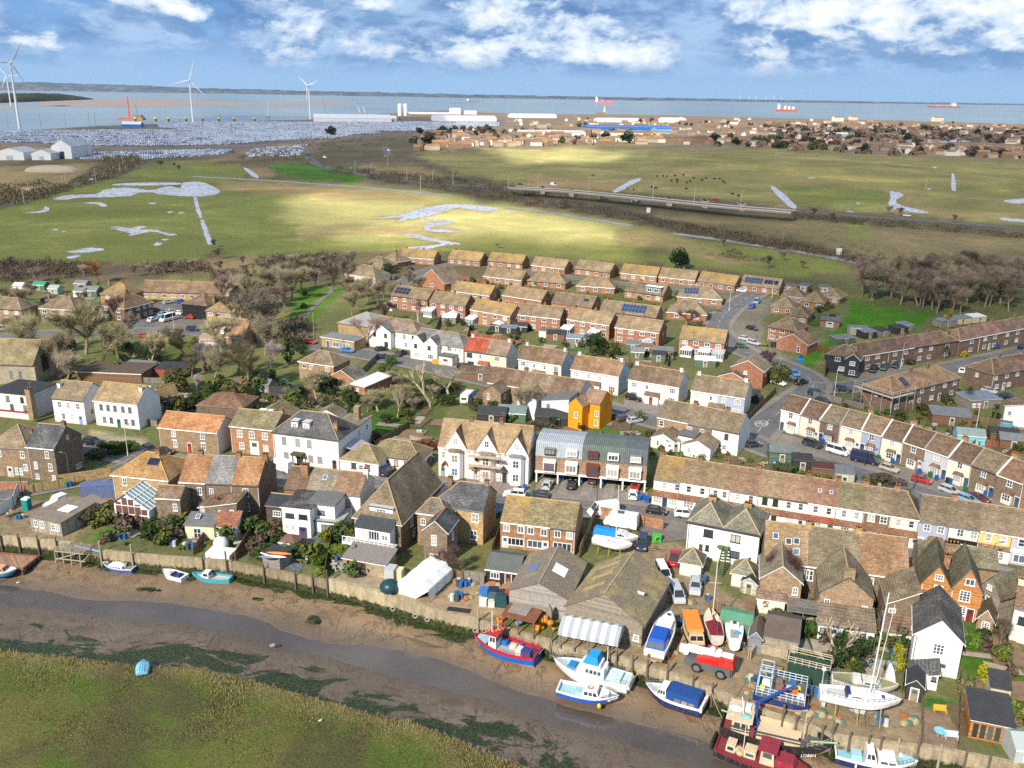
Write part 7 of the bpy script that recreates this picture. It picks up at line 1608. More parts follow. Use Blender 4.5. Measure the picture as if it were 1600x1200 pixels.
s.cab(.42,.80,1.2,.75,bU,.1,1.,'cabin');s.win(2,.25,.75,'lr',.2,.8,av((.02,.03,.06)));s.cab(.06,.46,1.35,1.45,aa((.012,.08,.4),.55,.12),.5,.5,'canopy',side=.25);s.win(3,.2,.7,'b',.05,.9,av((.2,.2,.2)));s.win(2,.2,.7,'lr',.1,.6,av((.2,.2,.2)))
s.add('bathing_platform',aa((.3,.18,.1),.6,.2),lambda b:b.bx(s.X(-.06),s.X(.0),-1.3,1.3,.6,.72));s.rail(.55,.99,.5);s.props();s.add('fore_hatch',av(),lambda b:b.bx(s.X(.86),s.X(.9),-.25,.25,1.9,2.02))
s=aE('black-hulled launch?orange canopy}#boat park',(1091,1009),(1075,957),1.5,2.7,(.55,.42,.22),(.02,.02,.022),(.3,.07,.03),(.5,.4,.25),tw=.7,well=.3,lift=.9)
s.cab(.12,.80,1.1,1.1,aa((.5,.38,.22),.5,.2),.4,.5,'cabin');s.win(1,.3,.85,'b');s.win(4,.4,.85,'lr');s.add('canopy',aa((.75,.22,.03),.6,.1),lambda b:b.extr([(s.X(.26),2.32),(s.X(.93),2.4),(s.X(.9),2.55),(s.X(.3),2.5)],-1.15,1.15));s.props()
s.add('name_board',aa((.5,.52,.53),.5,.1),lambda b:b.bx(s.X(.0)-.06,s.X(.0)-.01,-.9,.9,.85,1.35))
s=aE('cream-decked gaff[?maroon cover, hauled out#boat park',(1121,996),(1108,951),1.4,2.6,(.62,.56,.42),(.6,.56,.48),(.3,.05,.05),(.62,.55,.4),tw=.72,well=.05,lift=.9)
s.add('cover',aa((.17,.015,.03),.7,.15),lambda b:b.extr([(-1.1,1.42),(1.1,1.42),(0,1.85)],s.X(.06),s.X(.52),0,'x'));s.mast(.62,10,.09,aa((.62,.56,.45),.5,.1));s.add('boom',aa((.2,.03,.04),.6,.1),lambda b:b.tu((s.X(.1),0,2.2),(s.X(1.),0,1.9),.1,.1,6));s.props();s.wires(.62,9.5,((.97,0),(.5,1.2),(.5,-1.2),(.02,0)))
s=aE('small_sailing[?blue cockpit bag, right!maroon-covered[',(1148,1005),(1147,955),1.3,2.6,bk,bk,(.5,.5,.5),bk,tw=.6,well=.05,lift=.8)
s.cab(.42,.78,.75,.45,bU,.1,.6,'cabin');s.cab(.15,.4,.6,.1,aa((.3,.3,.28),.6,.3),name='cockpit');s.add('blue_bag',aa((.03,.25,.5),.6,.2),lambda b:b.ell((s.X(.3),-.45,1.45),.3,.5,.2,8,5));s.add('hatch',aa((.1,.03,.03),.5,.1),lambda b:b.bx(s.X(.5),s.X(.58),-.25,.25,1.78,1.86));s.props();s.rail(.85,.99,.5)
s=aE('white sailing yacht?tall mast^blue tarpaulin[',(927,838),(988,852),1.4,2.5,bk,bk,(.6,.6,.62),bk,tw=.6,well=.05,lift=.9);s.cab(.35,.7,.7,.4,bU,.1,.6,'cabin');s.win(2,.3,.7,'lr');s.mast(.58,10.5,.08);s.wires(.58,10,((.97,0),(.5,1.1),(.5,-1.1),(.02,0)));s.props()
s=aE('white motor[ half covered by a bright blue tarpaulin|motorhome',(930,828),(997,841),1.5,2.8,bk,(.55,.55,.53),(.35,.35,.35),bk,tw=.85,well=.1,lift=.8);s.cab(.5,.8,1.,.7,bU,.1,.8,'cabin');s.win(1,.3,.7,'lr');s.add('tarpaulin',aa((.01,.2,.6),.5,.12,2),lambda b:b.extr([(-1.45,1.),(-1.4,1.6),(-.5,2.25),(.5,2.3),(1.4,1.6),(1.45,1.)],s.X(.0),s.X(.52),0,'x'));s.props()
a,f=G(1182,1075,1.),G(1262,1094,1.);d=f-a;m=(a+f)/2;Lc=d.length
o=ai('catamaran_workboat',(m.x,m.y,0),atan2(d.y,d.x),'blue catamaran workboat?pale blue rails]crowded deck on*quay','boat')
for y in(-1.7,1.7):
 b=MB();secs=[]
 for i in rg(9):
  t=i/8;x=(t-.5)*Lc*1.06;w=.75*(1 if t<.7 else max(.08,1-((t-.7)/.3)**2));zk=.25*max(0,(t-.7)/.3)
  secs.append([(x,y-w,1.5),(x,y-w,.75+zk*.5),(x,y-w*.7,.3+zk),(x,y+w*.7,.3+zk),(x,y+w,.75+zk*.5),(x,y+w,1.5)])
 k0=len(b.v)
 for sec in secs:b.v+=sec
 for i in rg(8):
  for j in rg(6):b.f.append((k0+i*6+j,k0+(i+1)*6+j,k0+(i+1)*6+(j+1)%6,k0+i*6+(j+1)%6));b.m.append(1 if j in(1,2,3)else 0)
 b.f.append(tuple(k0+j for j in rg(6)));b.m.append(0);b.f.append(tuple(k0+48+5-j for j in rg(6)));b.m.append(0)
 b.bd('hull',[ak((.012,.03,.14),.4),aa((.6,.33,.22),.7,.2)],o,fix=True)
b=MB();b.bx(-Lc*.48,Lc*.45,-2.3,2.3,1.5,1.65);b.bd('deck',aa((.12,.1,.1),.8,.4,1.5),o)
LB=aa((.42,.55,.68),.5,.15)
b=MB()
for sg in(-1,1):
 for z in(2.1,2.5,2.9):b.tu((-Lc*.48,sg*2.3,z),(Lc*.45,sg*2.3,z),.05,.05,5)
 for i in rg(9):x=-Lc*.48+Lc*.93*i/8;b.tu((x,sg*2.3,1.6),(x,sg*2.3,2.9),.05,.05,5)
for x in(-Lc*.48,Lc*.45):
 for z in(2.1,2.5,2.9):b.tu((x,-2.3,z),(x,2.3,z),.05,.05,5)
b.bd('guard_rail',LB,o)
b=MB()
for x in(-Lc*.46,-Lc*.22):
 for y in(-1.7,-.5,.8,2.):b.tu((x,y,1.6),(x,y,4.2),.06,.06,5)
 b.tu((x,-1.7,4.2),(x,2.,4.2),.06,.06,5);b.tu((x,-1.7,3.2),(x,2,3.2),.06,.06,5)
for y in(-1.7,-.5,.8,2.):b.tu((-Lc*.46,y,4.2),(-Lc*.22,y,4.2),.06,.06,5)
b.bd('gantry',LB,o)
for i,(x,y,c,k)in en(((-.33,.3,(.65,.65,.62),.7),(-.1,.9,(.15,.14,.13),.8),(.05,-.6,(.35,.02,.04),.6),(.12,.4,(.3,.45,.55),.5),(.25,-.3,(.5,.12,.03),.6),(.36,-1,(.6,.6,.58),.6),(.3,.9,(.45,.55,.05),.4),(-.05,.2,(.2,.12,.08),.6),(.18,1.5,(.05,.12,.3),.6),(-.38,-.9,(.55,.55,.05),.5))):
 b=MB();b.bx(Lc*x-k*.8,Lc*x+k*.8,y-k*.5,y+k*.5,1.66,1.66+k*1.1,0,.08,.06);b.bd('deck_box',aa(c,.5,.25,name='deck_gear'),o)
b=MB();[b.bx(-Lc*.53,-Lc*.47,y-.3,y+.3,.9,2.2,0,.08,.08)for y in(-1.2,1.2)];b.bd('outboard_motor',aa((.03,.12,.3),.4,.2),o)
w=G(1192,1078);eK=ai('ladder',w,.2,'aluminium ladder leaning against*blue catamaran','ladder')
b=MB()
for x in(-.25,.25):b.bar((x,-1.2,0),(x,.4,2.8),.07,.07)
for i in rg(8):b.bar((-.25,-1.2+.2*i,.35*i),(.25,-1.2+.2*i,.35*i),.05,.05)
b.bd('rails',aa((.55,.5,.4),.5,.1),eK)
s=bI('large black-hulled fishing vessel?cream wheelhouse]blue deck crane',(1128,1122),(1302,1166),2.7,5.4,et,et,(.42,.33,.2),(.36,.26,.17),z=-3.3,tw=.8,well=.9,full=2.6)
s.cab(.10,.28,1.9,2.5,bG,.1,.2,'wheelhouse');s.win(2,.5,.85,'lrf');s.add('wheelhouse_roof',ak(eB,.5),lambda b:b.bx(s.X(.05),s.X(.29),-2.1,2.1,4.35,4.5))
s.add('roof_clutter',aa((.7,.7,.68),.5,.2),lambda b:(b.ell((s.X(.12),0,4.7),.9,.7,.3,10,4,0,0),b.tu((s.X(.2),-1,4.6),(s.X(.16),.8,6.),.07,.07,5),b.bx(s.X(.2),s.X(.25),.2,1.4,4.5,4.8)))
s.add('teal_net',aa((.2,.42,.4),.8,.3),lambda b:b.ell((s.X(.22),-.9,4.55),.7,.6,.25,9,4,0,0));s.add('red_bulwark',ak((.3,.03,.03),.5),lambda b:(b.bx(s.X(.03),s.X(.1),-1.8,1.8,1.9,2.3),b.bx(s.X(.27),s.X(.31),-1.9,-1.2,1.9,3.4)))
s.add('hold_coaming',aa((.6,.47,.31),.7,.15),lambda b:b.bx(s.X(.33),s.X(.72),-1.5,1.5,1.95,2.5));s.add('inner_bulwark',ak(eB,.5),lambda b:b.bx(s.X(.33),s.X(.78),1.9,2.1,1.9,3.))
BC=ak((.012,.07,.28),.4)
s.add('deck_crane',BC,lambda b:(b.tu((s.X(.30),.6,2),(s.X(.30),.6,5.6),.28,.22,8),b.bar((s.X(.28),.6,5.4),(s.X(.5),3.2,6.4),.28,.32),b.bar((s.X(.46),2.7,6.2),(s.X(.6),4.3,6.8),.2,.22),b.bx(s.X(.27),s.X(.33),0,1.2,1.9,3.2)))
s.add('beam_trawl',aa((.05,.05,.055),.7,.3),lambda b:(b.tu((s.X(.06),-2.,3.4),(s.X(.95),-1.2,3.2),.13,.11,7),b.tu((s.X(.1),-2.3,3.2),(s.X(.9),-1.6,3.),.09,.09,6)))
s.add('green_pole',aa((.2,.42,.25),.6,.2),lambda b:(b.tu((s.X(.8),-1,3.3),(s.X(1.03),-.4,3.6),.12,.12,6),b.tu((s.X(-.02),.9,3.2),(s.X(.1),.9,3.1),.12,.12,6)))
s.add('winch',aa((.12,.1,.1),.7,.4),lambda b:(b.tu((s.X(.77),-.8,2.4),(s.X(.77),.8,2.4),.5,.5,10),b.bx(s.X(.8),s.X(.88),-.9,.9,1.9,2.7),b.bx(s.X(.7),s.X(.75),-.6,.2,1.9,2.5)))
s.mast(.74,4.2,.08,bG,False);s.rail(.3,.8,.8,bG,n=9,sides=(1,));s.rail(.78,.98,.6,bG,n=5);s.fend((.35,.6,.75),(.05,.05,.05))
d1('hull_number','LO86N',.62,af,(s.X(.80),-s.B/2*.74,1.95),(pi/2,0,.42),s.o)
s.mast(.04,7.5,.05,aF,False,.8)
s=bI('red-decked fishing[?cream deckhouse moored outside*black-hulled vessel',(1120,1158),(1262,1204),1.9,4.4,(.2,.02,.03),et,(.4,.3,.2),(.2,.035,.04),z=-3.4,tw=.75,well=.3)
s.cab(.50,.66,1.2,2.,bG,.1,.2,'wheelhouse');s.win(1,.5,.85);s.add('wheelhouse_roof',ak((.26,.02,.035),.4),lambda b:(b.bx(s.X(.47),s.X(.68),-1.4,1.4,3.65,3.85),b.tu((s.X(.56),.5,3.86),(s.X(.56),.5,4.),.35,.35,10)))
s.cab(.66,.9,1.1,.9,ak((.27,.02,.04),.4),0,.6,'fore_deckhouse');s.cab(.12,.22,.9,.9,bG,name='hatch_house');s.win(1,.3,.8,'lr');s.cab(.32,.45,.9,.9,bG,name='engine_casing');s.win(1,.3,.7,'lr')
s.add('nets',aa((.4,.36,.2),.9,.4,3),lambda b:[b.ell((s.X(.24+.02*i),-.4+.4*sin(i*2.2),1.9),.55,.45,.4,8,4)for i in rg(4)]);s.add('emblem_disc',ak((.65,.42,.05),.4),lambda b:b.tu((s.X(.8),-.5,2.52),(s.X(.8),-.5,2.56),.4,.4,14));s.fend((.2,.42,.6),(.03,.03,.03));s.mast(.3,4,.05,None,False)
s.add('tyre_stack',a8,lambda b:[cN(b,Vector((s.X(-.03),-.8+.6*i,1.8)),.45,.18,Vector((1,0,.2)).normalized())for i in rg(4)])
s=bI('white[?navy hull band]pale blue deck at*bottom right quay',(1304,1170),(1434,1194),1.9,3.6,bk,cL,(.4,.35,.3),(.22,.48,.58),z=-3.2,tw=.82,well=.5)
s.cab(.36,.52,1.2,1.7,bU,.15,.5,'wheelhouse');s.win(2,.45,.85,'rf');s.cab(.52,.80,1.15,.85,bU,0,.7,'cabin');s.win(2,.35,.7,'lr');s.cab(.2,.33,.8,.6,aa((.3,.5,.58),.5,.1),name='engine_box');s.rail(.6,.99,.7);s.fend((.25,.45,.7),(.7,.68,.5));s.add('bow_deck',aa((.3,.52,.6),.5,.1),lambda b:b.pl([(s.X(.82),-.9,2.3),(s.X(.95),-.3,2.5),(s.X(.95),.3,2.5),(s.X(.82),.9,2.3)]))
s=aE('sleek_sailing yacht?tall twin-poled mast, on a cradle at*quay',(1281,1077),(1408,1096),1.5,3.4,bk,bk,(.7,.7,.7),bk,tw=.62,well=.06,lift=1.5)
s.cab(.34,.72,.95,.42,bU,.1,1.6,'coachroof');s.win(1,.3,.7,'lr',.1,.6);s.cab(.08,.33,.7,.06,aa((.5,.5,.48),.6,.2),name='cockpit');s.cab(.31,.4,.8,.75,aa((.02,.03,.12),.6,.1),.1,.3,'spray_hood');s.mast(.61,15,.1,rake=-.35);s.mast(.645,13.5,.05,spread=False,rake=-.9,name='furled_sail');s.wires(.61,14.5,((.98,0),(.5,1.5),(.5,-1.5),(.02,0)));s.rail(.02,.98,.6,aF,n=14)
s.add('keel',ak((.5,.52,.55),.5),lambda b:b.extr([(s.X(.45),.15),(s.X(.62),.15),(s.X(.58),-1.2),(s.X(.47),-1.2)],-.1,.1));s.add('rudder',ak((.55,.57,.6),.5),lambda b:b.extr([(s.X(.04),.5),(s.X(.1),.4),(s.X(.09),-1.),(s.X(.05),-1.)],-.05,.05));s.props();s.add('cradle',aF,lambda b:(b.bx(s.X(.4),s.X(.68),-1.1,-1.,-1.4,-1.3),b.bx(s.X(.4),s.X(.68),1.,1.1,-1.4,-1.3),b.bx(s.X(.45),s.X(.47),-1.1,1.1,-1.4,-1.3),b.bx(s.X(.6),s.X(.62),-1.1,1.1,-1.4,-1.3)))
s.add('fore_hatch',av(),lambda b:b.bx(s.X(.76),s.X(.8),-.3,.3,1.75,1.85));s.add('radar_ball',bU,lambda b:(b.tu((s.X(.03),.7,1.6),(s.X(.03),.7,4),.04,.04,5),b.ell((s.X(.03),.7,4.1),.3,.3,.28,8,6)))
s=aE('old cream yacht?green-stained deck]cabin sides,%white yacht',(1299,1056),(1404,1073),1.5,3.2,dM,(.58,.55,.46),(.5,.45,.33),(.24,.23,.12),tw=.55,well=.1,lift=.7)
s.cab(.3,.46,.9,.7,ak(dM,.6),.1,.2,'cabin');s.cab(.46,.75,.85,.45,ak(dM,.6),0,.7,'coachroof');s.win(2,.3,.75,'lr');s.props();s.rail(.02,.3,.5)
w=G(1391,1068);o=ai('upright_dinghy',w,.1,'small_dinghy standing on its stern%old cream yacht','dinghy')
b=MB();secs=[]
for i in rg(9):
 z=i/8*2.9;ww=.75*(1-(i/8)**2.4)+.03;secs.append([(-ww,0,z),(-ww*.8,.45*(1-(i/8)**3),z),(ww*.8,.45*(1-(i/8)**3),z),(ww,0,z),(ww*.78,-.05,z),(ww*.6,.3*(1-(i/8)**3),z),(-ww*.6,.3*(1-(i/8)**3),z),(-ww*.78,-.05,z)])
b.loft(secs);b.bd('hull',ak(bk,.4),o);o.rotation_euler=(-.25,0,.1)
s=bI('turquoise open[?small_cabin, aground$cottage{s',(361,903),(300,897),1.2,2.3,d6,d6,(.5,.5,.48),(.5,.52,.48),z=-3.05,tw=.7,well=.4)
s.cab(.52,.72,.75,1.2,bU,.05,.3,'cabin');s.win(1,.45,.85);s.rail(.04,.5,.4);s.fend((.03,),(.7,.7,.7));s.fend((.93,),(.7,.7,.7))
s=bI('white speedboat?open navy cockpit, aground left!turquoise[',(289,901),(254,891),1.1,2.2,bk,bk,bk,(.66,.66,.64),z=-3.05,tw=.9,well=.1)
s.cab(.12,.5,.75,.05,aa((.02,.03,.12),.6,.2),name='cockpit');s.cab(.5,.56,.7,.35,av(),.0,.3,'windscreen');s.cab(.18,.3,.6,.3,aa((.02,.05,.2),.6,.2),name='seat');s.add('fore_hatch',aa((.55,.55,.53),.5,.1),lambda b:b.bx(s.X(.62),s.X(.76),-.3,.3,1.1,1.22))
s=bI('blue]white[ under a rounded_cover|wooden jetty',(210,887),(160,880),1.1,2.3,(.6,.6,.58),(.03,.1,.35),(.3,.3,.3),(.2,.21,.16),z=-3.,tw=.75,well=.2)
s.add('cover',ak((.72,.72,.71),.5),lambda b:b.ell((s.X(.5),0,1.),1.5,.8,.75,14,6,0,0));s.cab(.3,.72,.9,.45,bU,name='cabin');s.win(4,.25,.75,'lr',m=av((.03,.06,.25)))
s=bI('small salmon-cabined[?blue bottom cut by*left edge|barge',(-14,889),(26,891),1.2,2.3,(.62,.6,.56),(.03,.2,.4),(.03,.2,.4),(.62,.6,.56),z=-3.,tw=.8,well=.1)
s.cab(.2,.62,.8,.7,aa((.6,.3,.18),.5,.15),.1,.4,'cabin');s.win(2,.3,.75)
s=aE('white cabin[ on*left yard^blue container',(106,776),(66,792),1.4,2.6,bk,bk,(.5,.5,.5),bk,tw=.85,well=.05,lift=.7);s.cab(.1,.62,1.,1.1,bU,.1,.8,'cabin');s.win(2,.4,.75,'lr',m=av((.02,.03,.1)));s.props()
s=aE('white-sheeted small[|blue container',(131,789),(108,795),1.1,2.2,bk,bk,(.1,.1,.1),bk,tw=.85,well=.05,lift=.4);s.add('cover',aa((.62,.62,.62),.6,.2,2),lambda b:b.ell((0,0,1.1),1.6,.9,.7,10,5,0,0));s.props()
s=aE('grey-blue covered dinghy^white cabin[',(112,803),(94,796),.8,1.8,(.4,.45,.5),(.4,.45,.5),(.3,.3,.3),(.4,.45,.5),tw=.8,well=.05,lift=.4);s.add('cover',aa((.36,.42,.5),.6,.15),lambda b:b.ell((0,0,.8),1.2,.7,.35,9,4,0,0));s.props()
w=G(223,1043,-1.15);o=ai('upturned_dinghy',w,1.9,'light blue dinghy upside down on*grass bank','dinghy')
b=MB();secs=[]
for i in rg(10):
 t=i/9;x=(t-.5)*3.4;ww=.95*(.8+.2*sin(pi*t))if t<.5 else .95*(1-((t-.5)/.5)**2.4)+.02;k=1-.5*max(0,t-.7)/.3
 secs.append([(x,-ww,0),(x,-ww*.85,.3*k),(x,-ww*.4,.46*k),(x,0,.5*k),(x,ww*.4,.46*k),(x,ww*.85,.3*k),(x,ww,0)])
b.loft(secs,0,True,False);b.bd('hull',ak((.18,.48,.66),.45),o);b=MB();[b.bar((-1.6,y,.49-.1*abs(y)),(1.2,y,.49-.15*abs(y)),.05,.05)for y in(-.3,0,.3)];b.bd('keel_strips',aa((.1,.28,.42),.6,.1),o)
w=G(988,967,0);o=ai('dinghy_on_rack',w,0,'long pale dinghy hull propped high on a ladder rack against*large[ shed','dinghy')
b=MB();secs=[]
for i in rg(9):
 t=i/8;x=(t-.5)*5.4;ww=.55*(1-abs(2*t-1)**2.6)+.03;secs.append([(x+0*0,-ww,0),(x,-ww*.7,.35),(x,0,.45),(x,ww*.7,.35),(x,ww,0)])
b.loft(secs,0,True,False);hb=b.bd('hull',aa((.52,.5,.44),.6,.2),o,(-.2,.2,4.6));hb.rotation_euler=(.5,.25,2.1)
b=MB();[b.tu((x,-2.2,0),(x,0,4.6),.06,.06,5)for x in(.6,1.3)];[b.tu((.6,-2.2+2.2*i/9,4.6*i/9),(1.3,-2.2+2.2*i/9,4.6*i/9),.04,.04,4)for i in rg(1,9)];b.tu((-1,1,0),(-1,1,4.4),.08,.08,5);b.bd('rack',bn,o)
w=G(858,975,0);b=MB();secs=[]
for i in rg(9):
 t=i/8;z=t*3.4;ww=.5*(1-abs(2*t-1)**2.6)+.03;secs.append([(-ww,0,z),(-ww*.7,-.35,z),(ww*.7,-.35,z),(ww,0,z)])
b.loft(secs,0,True,False);oo=aP(b.bd('dinghy',aa((.24,.21,.18),.7,.25),None,w,-.2),'weathered brown dinghy standing on end between shelter]canopy','dinghy')
for i,(a,za,c,zc,lab)in en((((866,1032),-.6,(861,999),1.5,'mooring line from*cruiser bow to*quay post'),((985,1062),-1,(1011,1038),1.2,'mooring line from*cruiser stern to*quay post'),((842,1022),-.8,(856,1000),.8,'mooring line from*red]blue[ stern to*quay'),((1100,1100),-1,(1112,1076),.8,'mooring line from*blue-covered[ to*quay'),((1128,1122),-.5,(1108,1072),1,'mooring line from*black vessel to*quay post'))):
 A,Bq=G(*a,za),G(*c,zc);b=MB();mid=(A+Bq)/2-Vector((0,0,.3));b.path([A,mid,Bq],.035,4)
 aP(b.bd('mooring_line',aa((.4,.35,.25),.9,.2)),lab,'rope')
 # vehicles
es={'hatch':(4.,1.76,[(-2.,.55),(-1.98,.9),(-1.7,.98),(.75,.95),(1.5,.84),(1.9,.68),(2.,.45)],(-1.8,-1.35,.15,.95),1.47),'saloon':(4.5,1.8,[(-2.25,.6),(-2.2,.95),(-1.6,.98),(.9,.93),(1.8,.82),(2.15,.66),(2.25,.45)],(-1.6,-.9,.2,1.05),1.43),'estate':(4.6,1.8,[(-2.3,.6),(-2.25,.95),(-1.9,.98),(.9,.94),(1.8,.83),(2.2,.66),(2.3,.45)],(-2.15,-1.8,.2,1.05),1.47),'suv':(4.5,1.88,[(-2.25,.65),(-2.22,1.05),(-2.,1.1),(.95,1.08),(1.8,.98),(2.15,.8),(2.25,.5)],(-2.1,-1.8,.2,.95),1.70),'bus':(5.9,2.05,[(-2.95,.6),(-2.93,1.2),(-2.8,1.25),(1.8,1.25),(2.5,1.1),(2.85,.8),(2.95,.45)],(-2.9,-2.85,1.5,2.2),2.5),'mpv':(4.7,1.9,[(-2.35,.6),(-2.3,1.05),(-2.1,1.08),(1.2,1.02),(1.9,.9),(2.25,.7),(2.35,.45)],(-2.25,-2.1,.5,1.5),1.78),'van':(5.,1.95,[(-2.5,.6),(-2.48,1.15),(-2.3,1.2),(1.4,1.15),(2.1,1.),(2.4,.75),(2.5,.45)],(-2.45,-2.38,.95,1.75),1.98),'lvan':(5.9,2.05,[(-2.95,.6),(-2.93,1.2),(-2.8,1.25),(1.8,1.25),(2.5,1.1),(2.85,.8),(2.95,.45)],(-2.9,-2.85,1.5,2.2),2.5),'pickup':(5.2,1.85,[(-2.6,.65),(-2.57,1.),(-2.5,1.05),(1.2,1.05),(2.1,.98),(2.5,.78),(2.6,.5)],(-.65,-.5,.6,1.25),1.75),}
dJ=a8;ej=aa((.35,.36,.37),.35,.1,metal=.7)
dO=ak((.7,.7,.68),.1);dw=ak((.35,.01,.01),.2);c6=aa((.6,.5,.1),.5,.1)
@be
def bK(r=.33,w=.22):
 b=MB();b.tu((0,-w/2,0),(0,w/2,0),r,r,14,0);b.tu((0,-w/2-.012,0),(0,w/2+.012,0),r*.62,r*.62,10,1)
 return b.mesh('wheel',[dJ,ej])
@be
def cH(c):
 t=NT('car_paint');t.b.inputs['Coat Weight'].default_value=.6;t.b.inputs['Coat Roughness'].default_value=.06
 return t.done(c,.4,.5)
@be
def carmesh(kind,c):
 L,W,prof,cab,zr=es[kind];hw=W/2
 P=cH(c);b=MB()
 secs=[]
 for i,(x,z)in en(prof):
  e=.88 if i in(0,len(prof)-1)else(.96 if i in(1,len(prof)-2)else 1)
  w=hw*e;zb=.42 if i in(0,len(prof)-1)else .24
  secs.append([(x,-w*.93,zb),(x,-w,zb+.22 if z>zb+.3 else(zb+z)/2),(x,-w*.98,z-.1),(x,-w*.88,z),(x,w*.88,z),(x,w*.98,z-.1),(x,w,zb+.22 if z>zb+.3 else(zb+z)/2),(x,w*.93,zb)])
 b.loft(secs,0)
 xb,xt,xf,xw=cab
 zb=lambda x:aA(prof,x)-.04
 hb,ht=hw*.86,hw*.70
 r=zr
 b.loft([[(xt-.05,-ht,r-.07),(xt-.05,-ht*.9,r),(xt-.05,ht*.9,r),(xt-.05,ht,r-.07)],[((xt+xf)/2,-ht*1.02,r-.04),((xt+xf)/2,-ht*.92,r+.04),((xt+xf)/2,ht*.92,r+.04),((xt+xf)/2,ht*1.02,r-.04)],[(xf+.05,-ht,r-.07),(xf+.05,-ht*.9,r),(xf+.05,ht*.9,r),(xf+.05,ht,r-.07)]],0)
 for s in(-1,1):
  b.bar((xw,s*hb,zb(xw)),(xf,s*ht,r-.06),.09,.07);b.bar((xb,s*hb,zb(xb)),(xt,s*ht,r-.06),.2 if kind in('hatch','estate','suv')else .12,.07)
  m=(xt+xf)/2;b.bar((m,s*hb,zb(m)),(m,s*(ht+.01),r-.06),.08,.05)
  if kind=='lvan':
   b.pl([(xb-.01,s*(hb+.04),zb(0)-.1),(xf-.2,s*(hb+.04),zb(0)-.1),(xf-.2,s*(ht+.04),r-.04),(xt-.02,s*(ht+.04),r-.04)])
  b.bx(xw-.45,xw-.25,s*(hw+.02)-.08,s*(hw+.02)+.08,zb(xw)+.02,zb(xw)+.16)
 if kind=='lvan':b.pl([(xb-.03,-hb,zb(xb)-.1),(xb-.03,hb,zb(xb)-.1),(xt-.03,ht,r-.02),(xt-.03,-ht,r-.02)])
 if kind=='pickup':b.bx(-2.35,-.75,-.75,.75,1.04,1.075,1)
 body=b.mesh('body',[P,aa((.06,.055,.05),.9,.3)])
 g=MB()
 if kind=='pickup':pass
 g.v=[(xb,-hb,zb(xb)),(xw,-hb,zb(xw)),(xw,hb,zb(xw)),(xb,hb,zb(xb)),(xt,-ht,r-.05),(xf,-ht,r-.05),(xf,ht,r-.05),(xt,ht,r-.05)]
 for q in((0,1,5,4),(1,2,6,5),(2,3,7,6),(3,0,4,7)):g.f.append(q);g.m.append(0)
 gl=g.mesh('window_glass',av((.02,.028,.035),.06))
 return body,gl,bK(.36 if kind in('suv','lvan','van','pickup')else .32)
def bE(name,x0,x1,y0,y1,z0,z1,m):
 b=MB();b.bx(x0,x1,y0,y1,z0,z1);return b.mesh(name,m)
bE=be(bE)
eP=dict(black=(.012,.012,.014),dark=(.03,.035,.045),navy=(.012,.02,.06),blue=(.02,.08,.32),bright=(.02,.18,.5),silver=(.42,.44,.47),grey=(.13,.135,.145),white=(.74,.74,.74),red=(.36,.015,.02),maroon=(.12,.02,.03),gold=(.42,.36,.28),lblue=(.18,.36,.5),purple=(.12,.05,.14),green=(.02,.08,.05),cream=(.6,.56,.42))
def car(kind,c,rear,front,label,name='parked_car',cat='car',group=None,extras=None,z=.1,small=False):
 a,f=G(*rear,z),G(*front,z);d=f-a;L=es[kind][0]
 m=(a+f)/2
 o=ai(name,m,atan2(d.y,d.x),label,cat,group)
 P=eP[c]if isinstance(c,str)else c
 body,gl,wh=carmesh(kind,P);W=es[kind][1]
 bo=ay('body',body,o);ay('window_glass',gl,o)
 r=.36 if kind in('suv','lvan','van','pickup')else .32
 for sx in(-1,1):
  for sy in(-1,1):
   ay('wheel',wh,o,(sx*L*.305+(.02*L),sy*(W/2-.12),r))
 if not small:
  zl=.72 if kind not in('van','lvan')else .85
  for sy in(-1,1):
   ay('headlight',bE('headlight',-.14,.03,-.2,.2,-.08,.08,dO),o,(L/2-.16,sy*(W/2-.34),zl))
   ay('tail_light',bE('tail_light',-.03,.1,-.13,.13,-.14,.14,dw),o,(-L/2-.005,sy*(W/2-.25),.88))
  ay('number_plate',bE('number_plate',-.02,.02,-.26,.26,-.06,.06,c6),o,(-L/2-.01,0,.6))
 return o
car('suv','black',(129,692),(163,697),'black estate car#lane|tall dark> gable')
car('suv','dark',(228,703),(243,711),'dark car almost hidden at*wide white+ wall',small=True)
car('saloon','black',(242,706),(272,712),'black car=^orange-roofed>+')
car('lvan','white',(452,738),(428,730),'white van#street%dark> gable','parked_van','van')
car('suv','navy',(596,748),(612,731),'dark blue hatchback on*drive$white bungalow')
car('hatch','navy',(663,730),(676,716),'dark blue car on*side drive left!three-gabled<')
car('hatch','silver',(851,769),(860,753),'light blue hatchback^garage flats')
car('hatch','black',(891,767),(895,754),'black hatchback?red tail lights on*drive!flats')
car('hatch','dark',(925,757),(928,748),'dark car under*open garages')
car('hatch','white',(988,784),(990,768),'white hatchback at*right end!flats')
car('hatch','red',(992,765),(995,757),'red car inside*right-hand open garage',small=True)
car('suv','white',(820,778),(788,775),'white SUV#street^three-gabled<')
car('hatch','dark',(848,778),(836,776),'dark car partly hidden%brick<}',small=True)
car('lvan','white',(964,800),(920,806),'white delivery van= along*brick wall!boat park','parked_van','van')
car('hatch','black',(1012,800),(1040,804),'black hatchback on*street outside*cream corner+')
car('suv','white',(1060,806),(1084,808),'white SUV?dark windows outside*white bayed+')
car('mpv','navy',(1005,842),(1001,866),'dark blue MPV#boat park facing*boat shed')
car('pickup',(.40,.012,.04),(1050,890),(1058,862),'red pickup?open load bed|small_shed','pickup_truck','pickup')
car('van','white',(1029,888),(1042,914),'white van#boat park|large[ shed','parked_van','van')
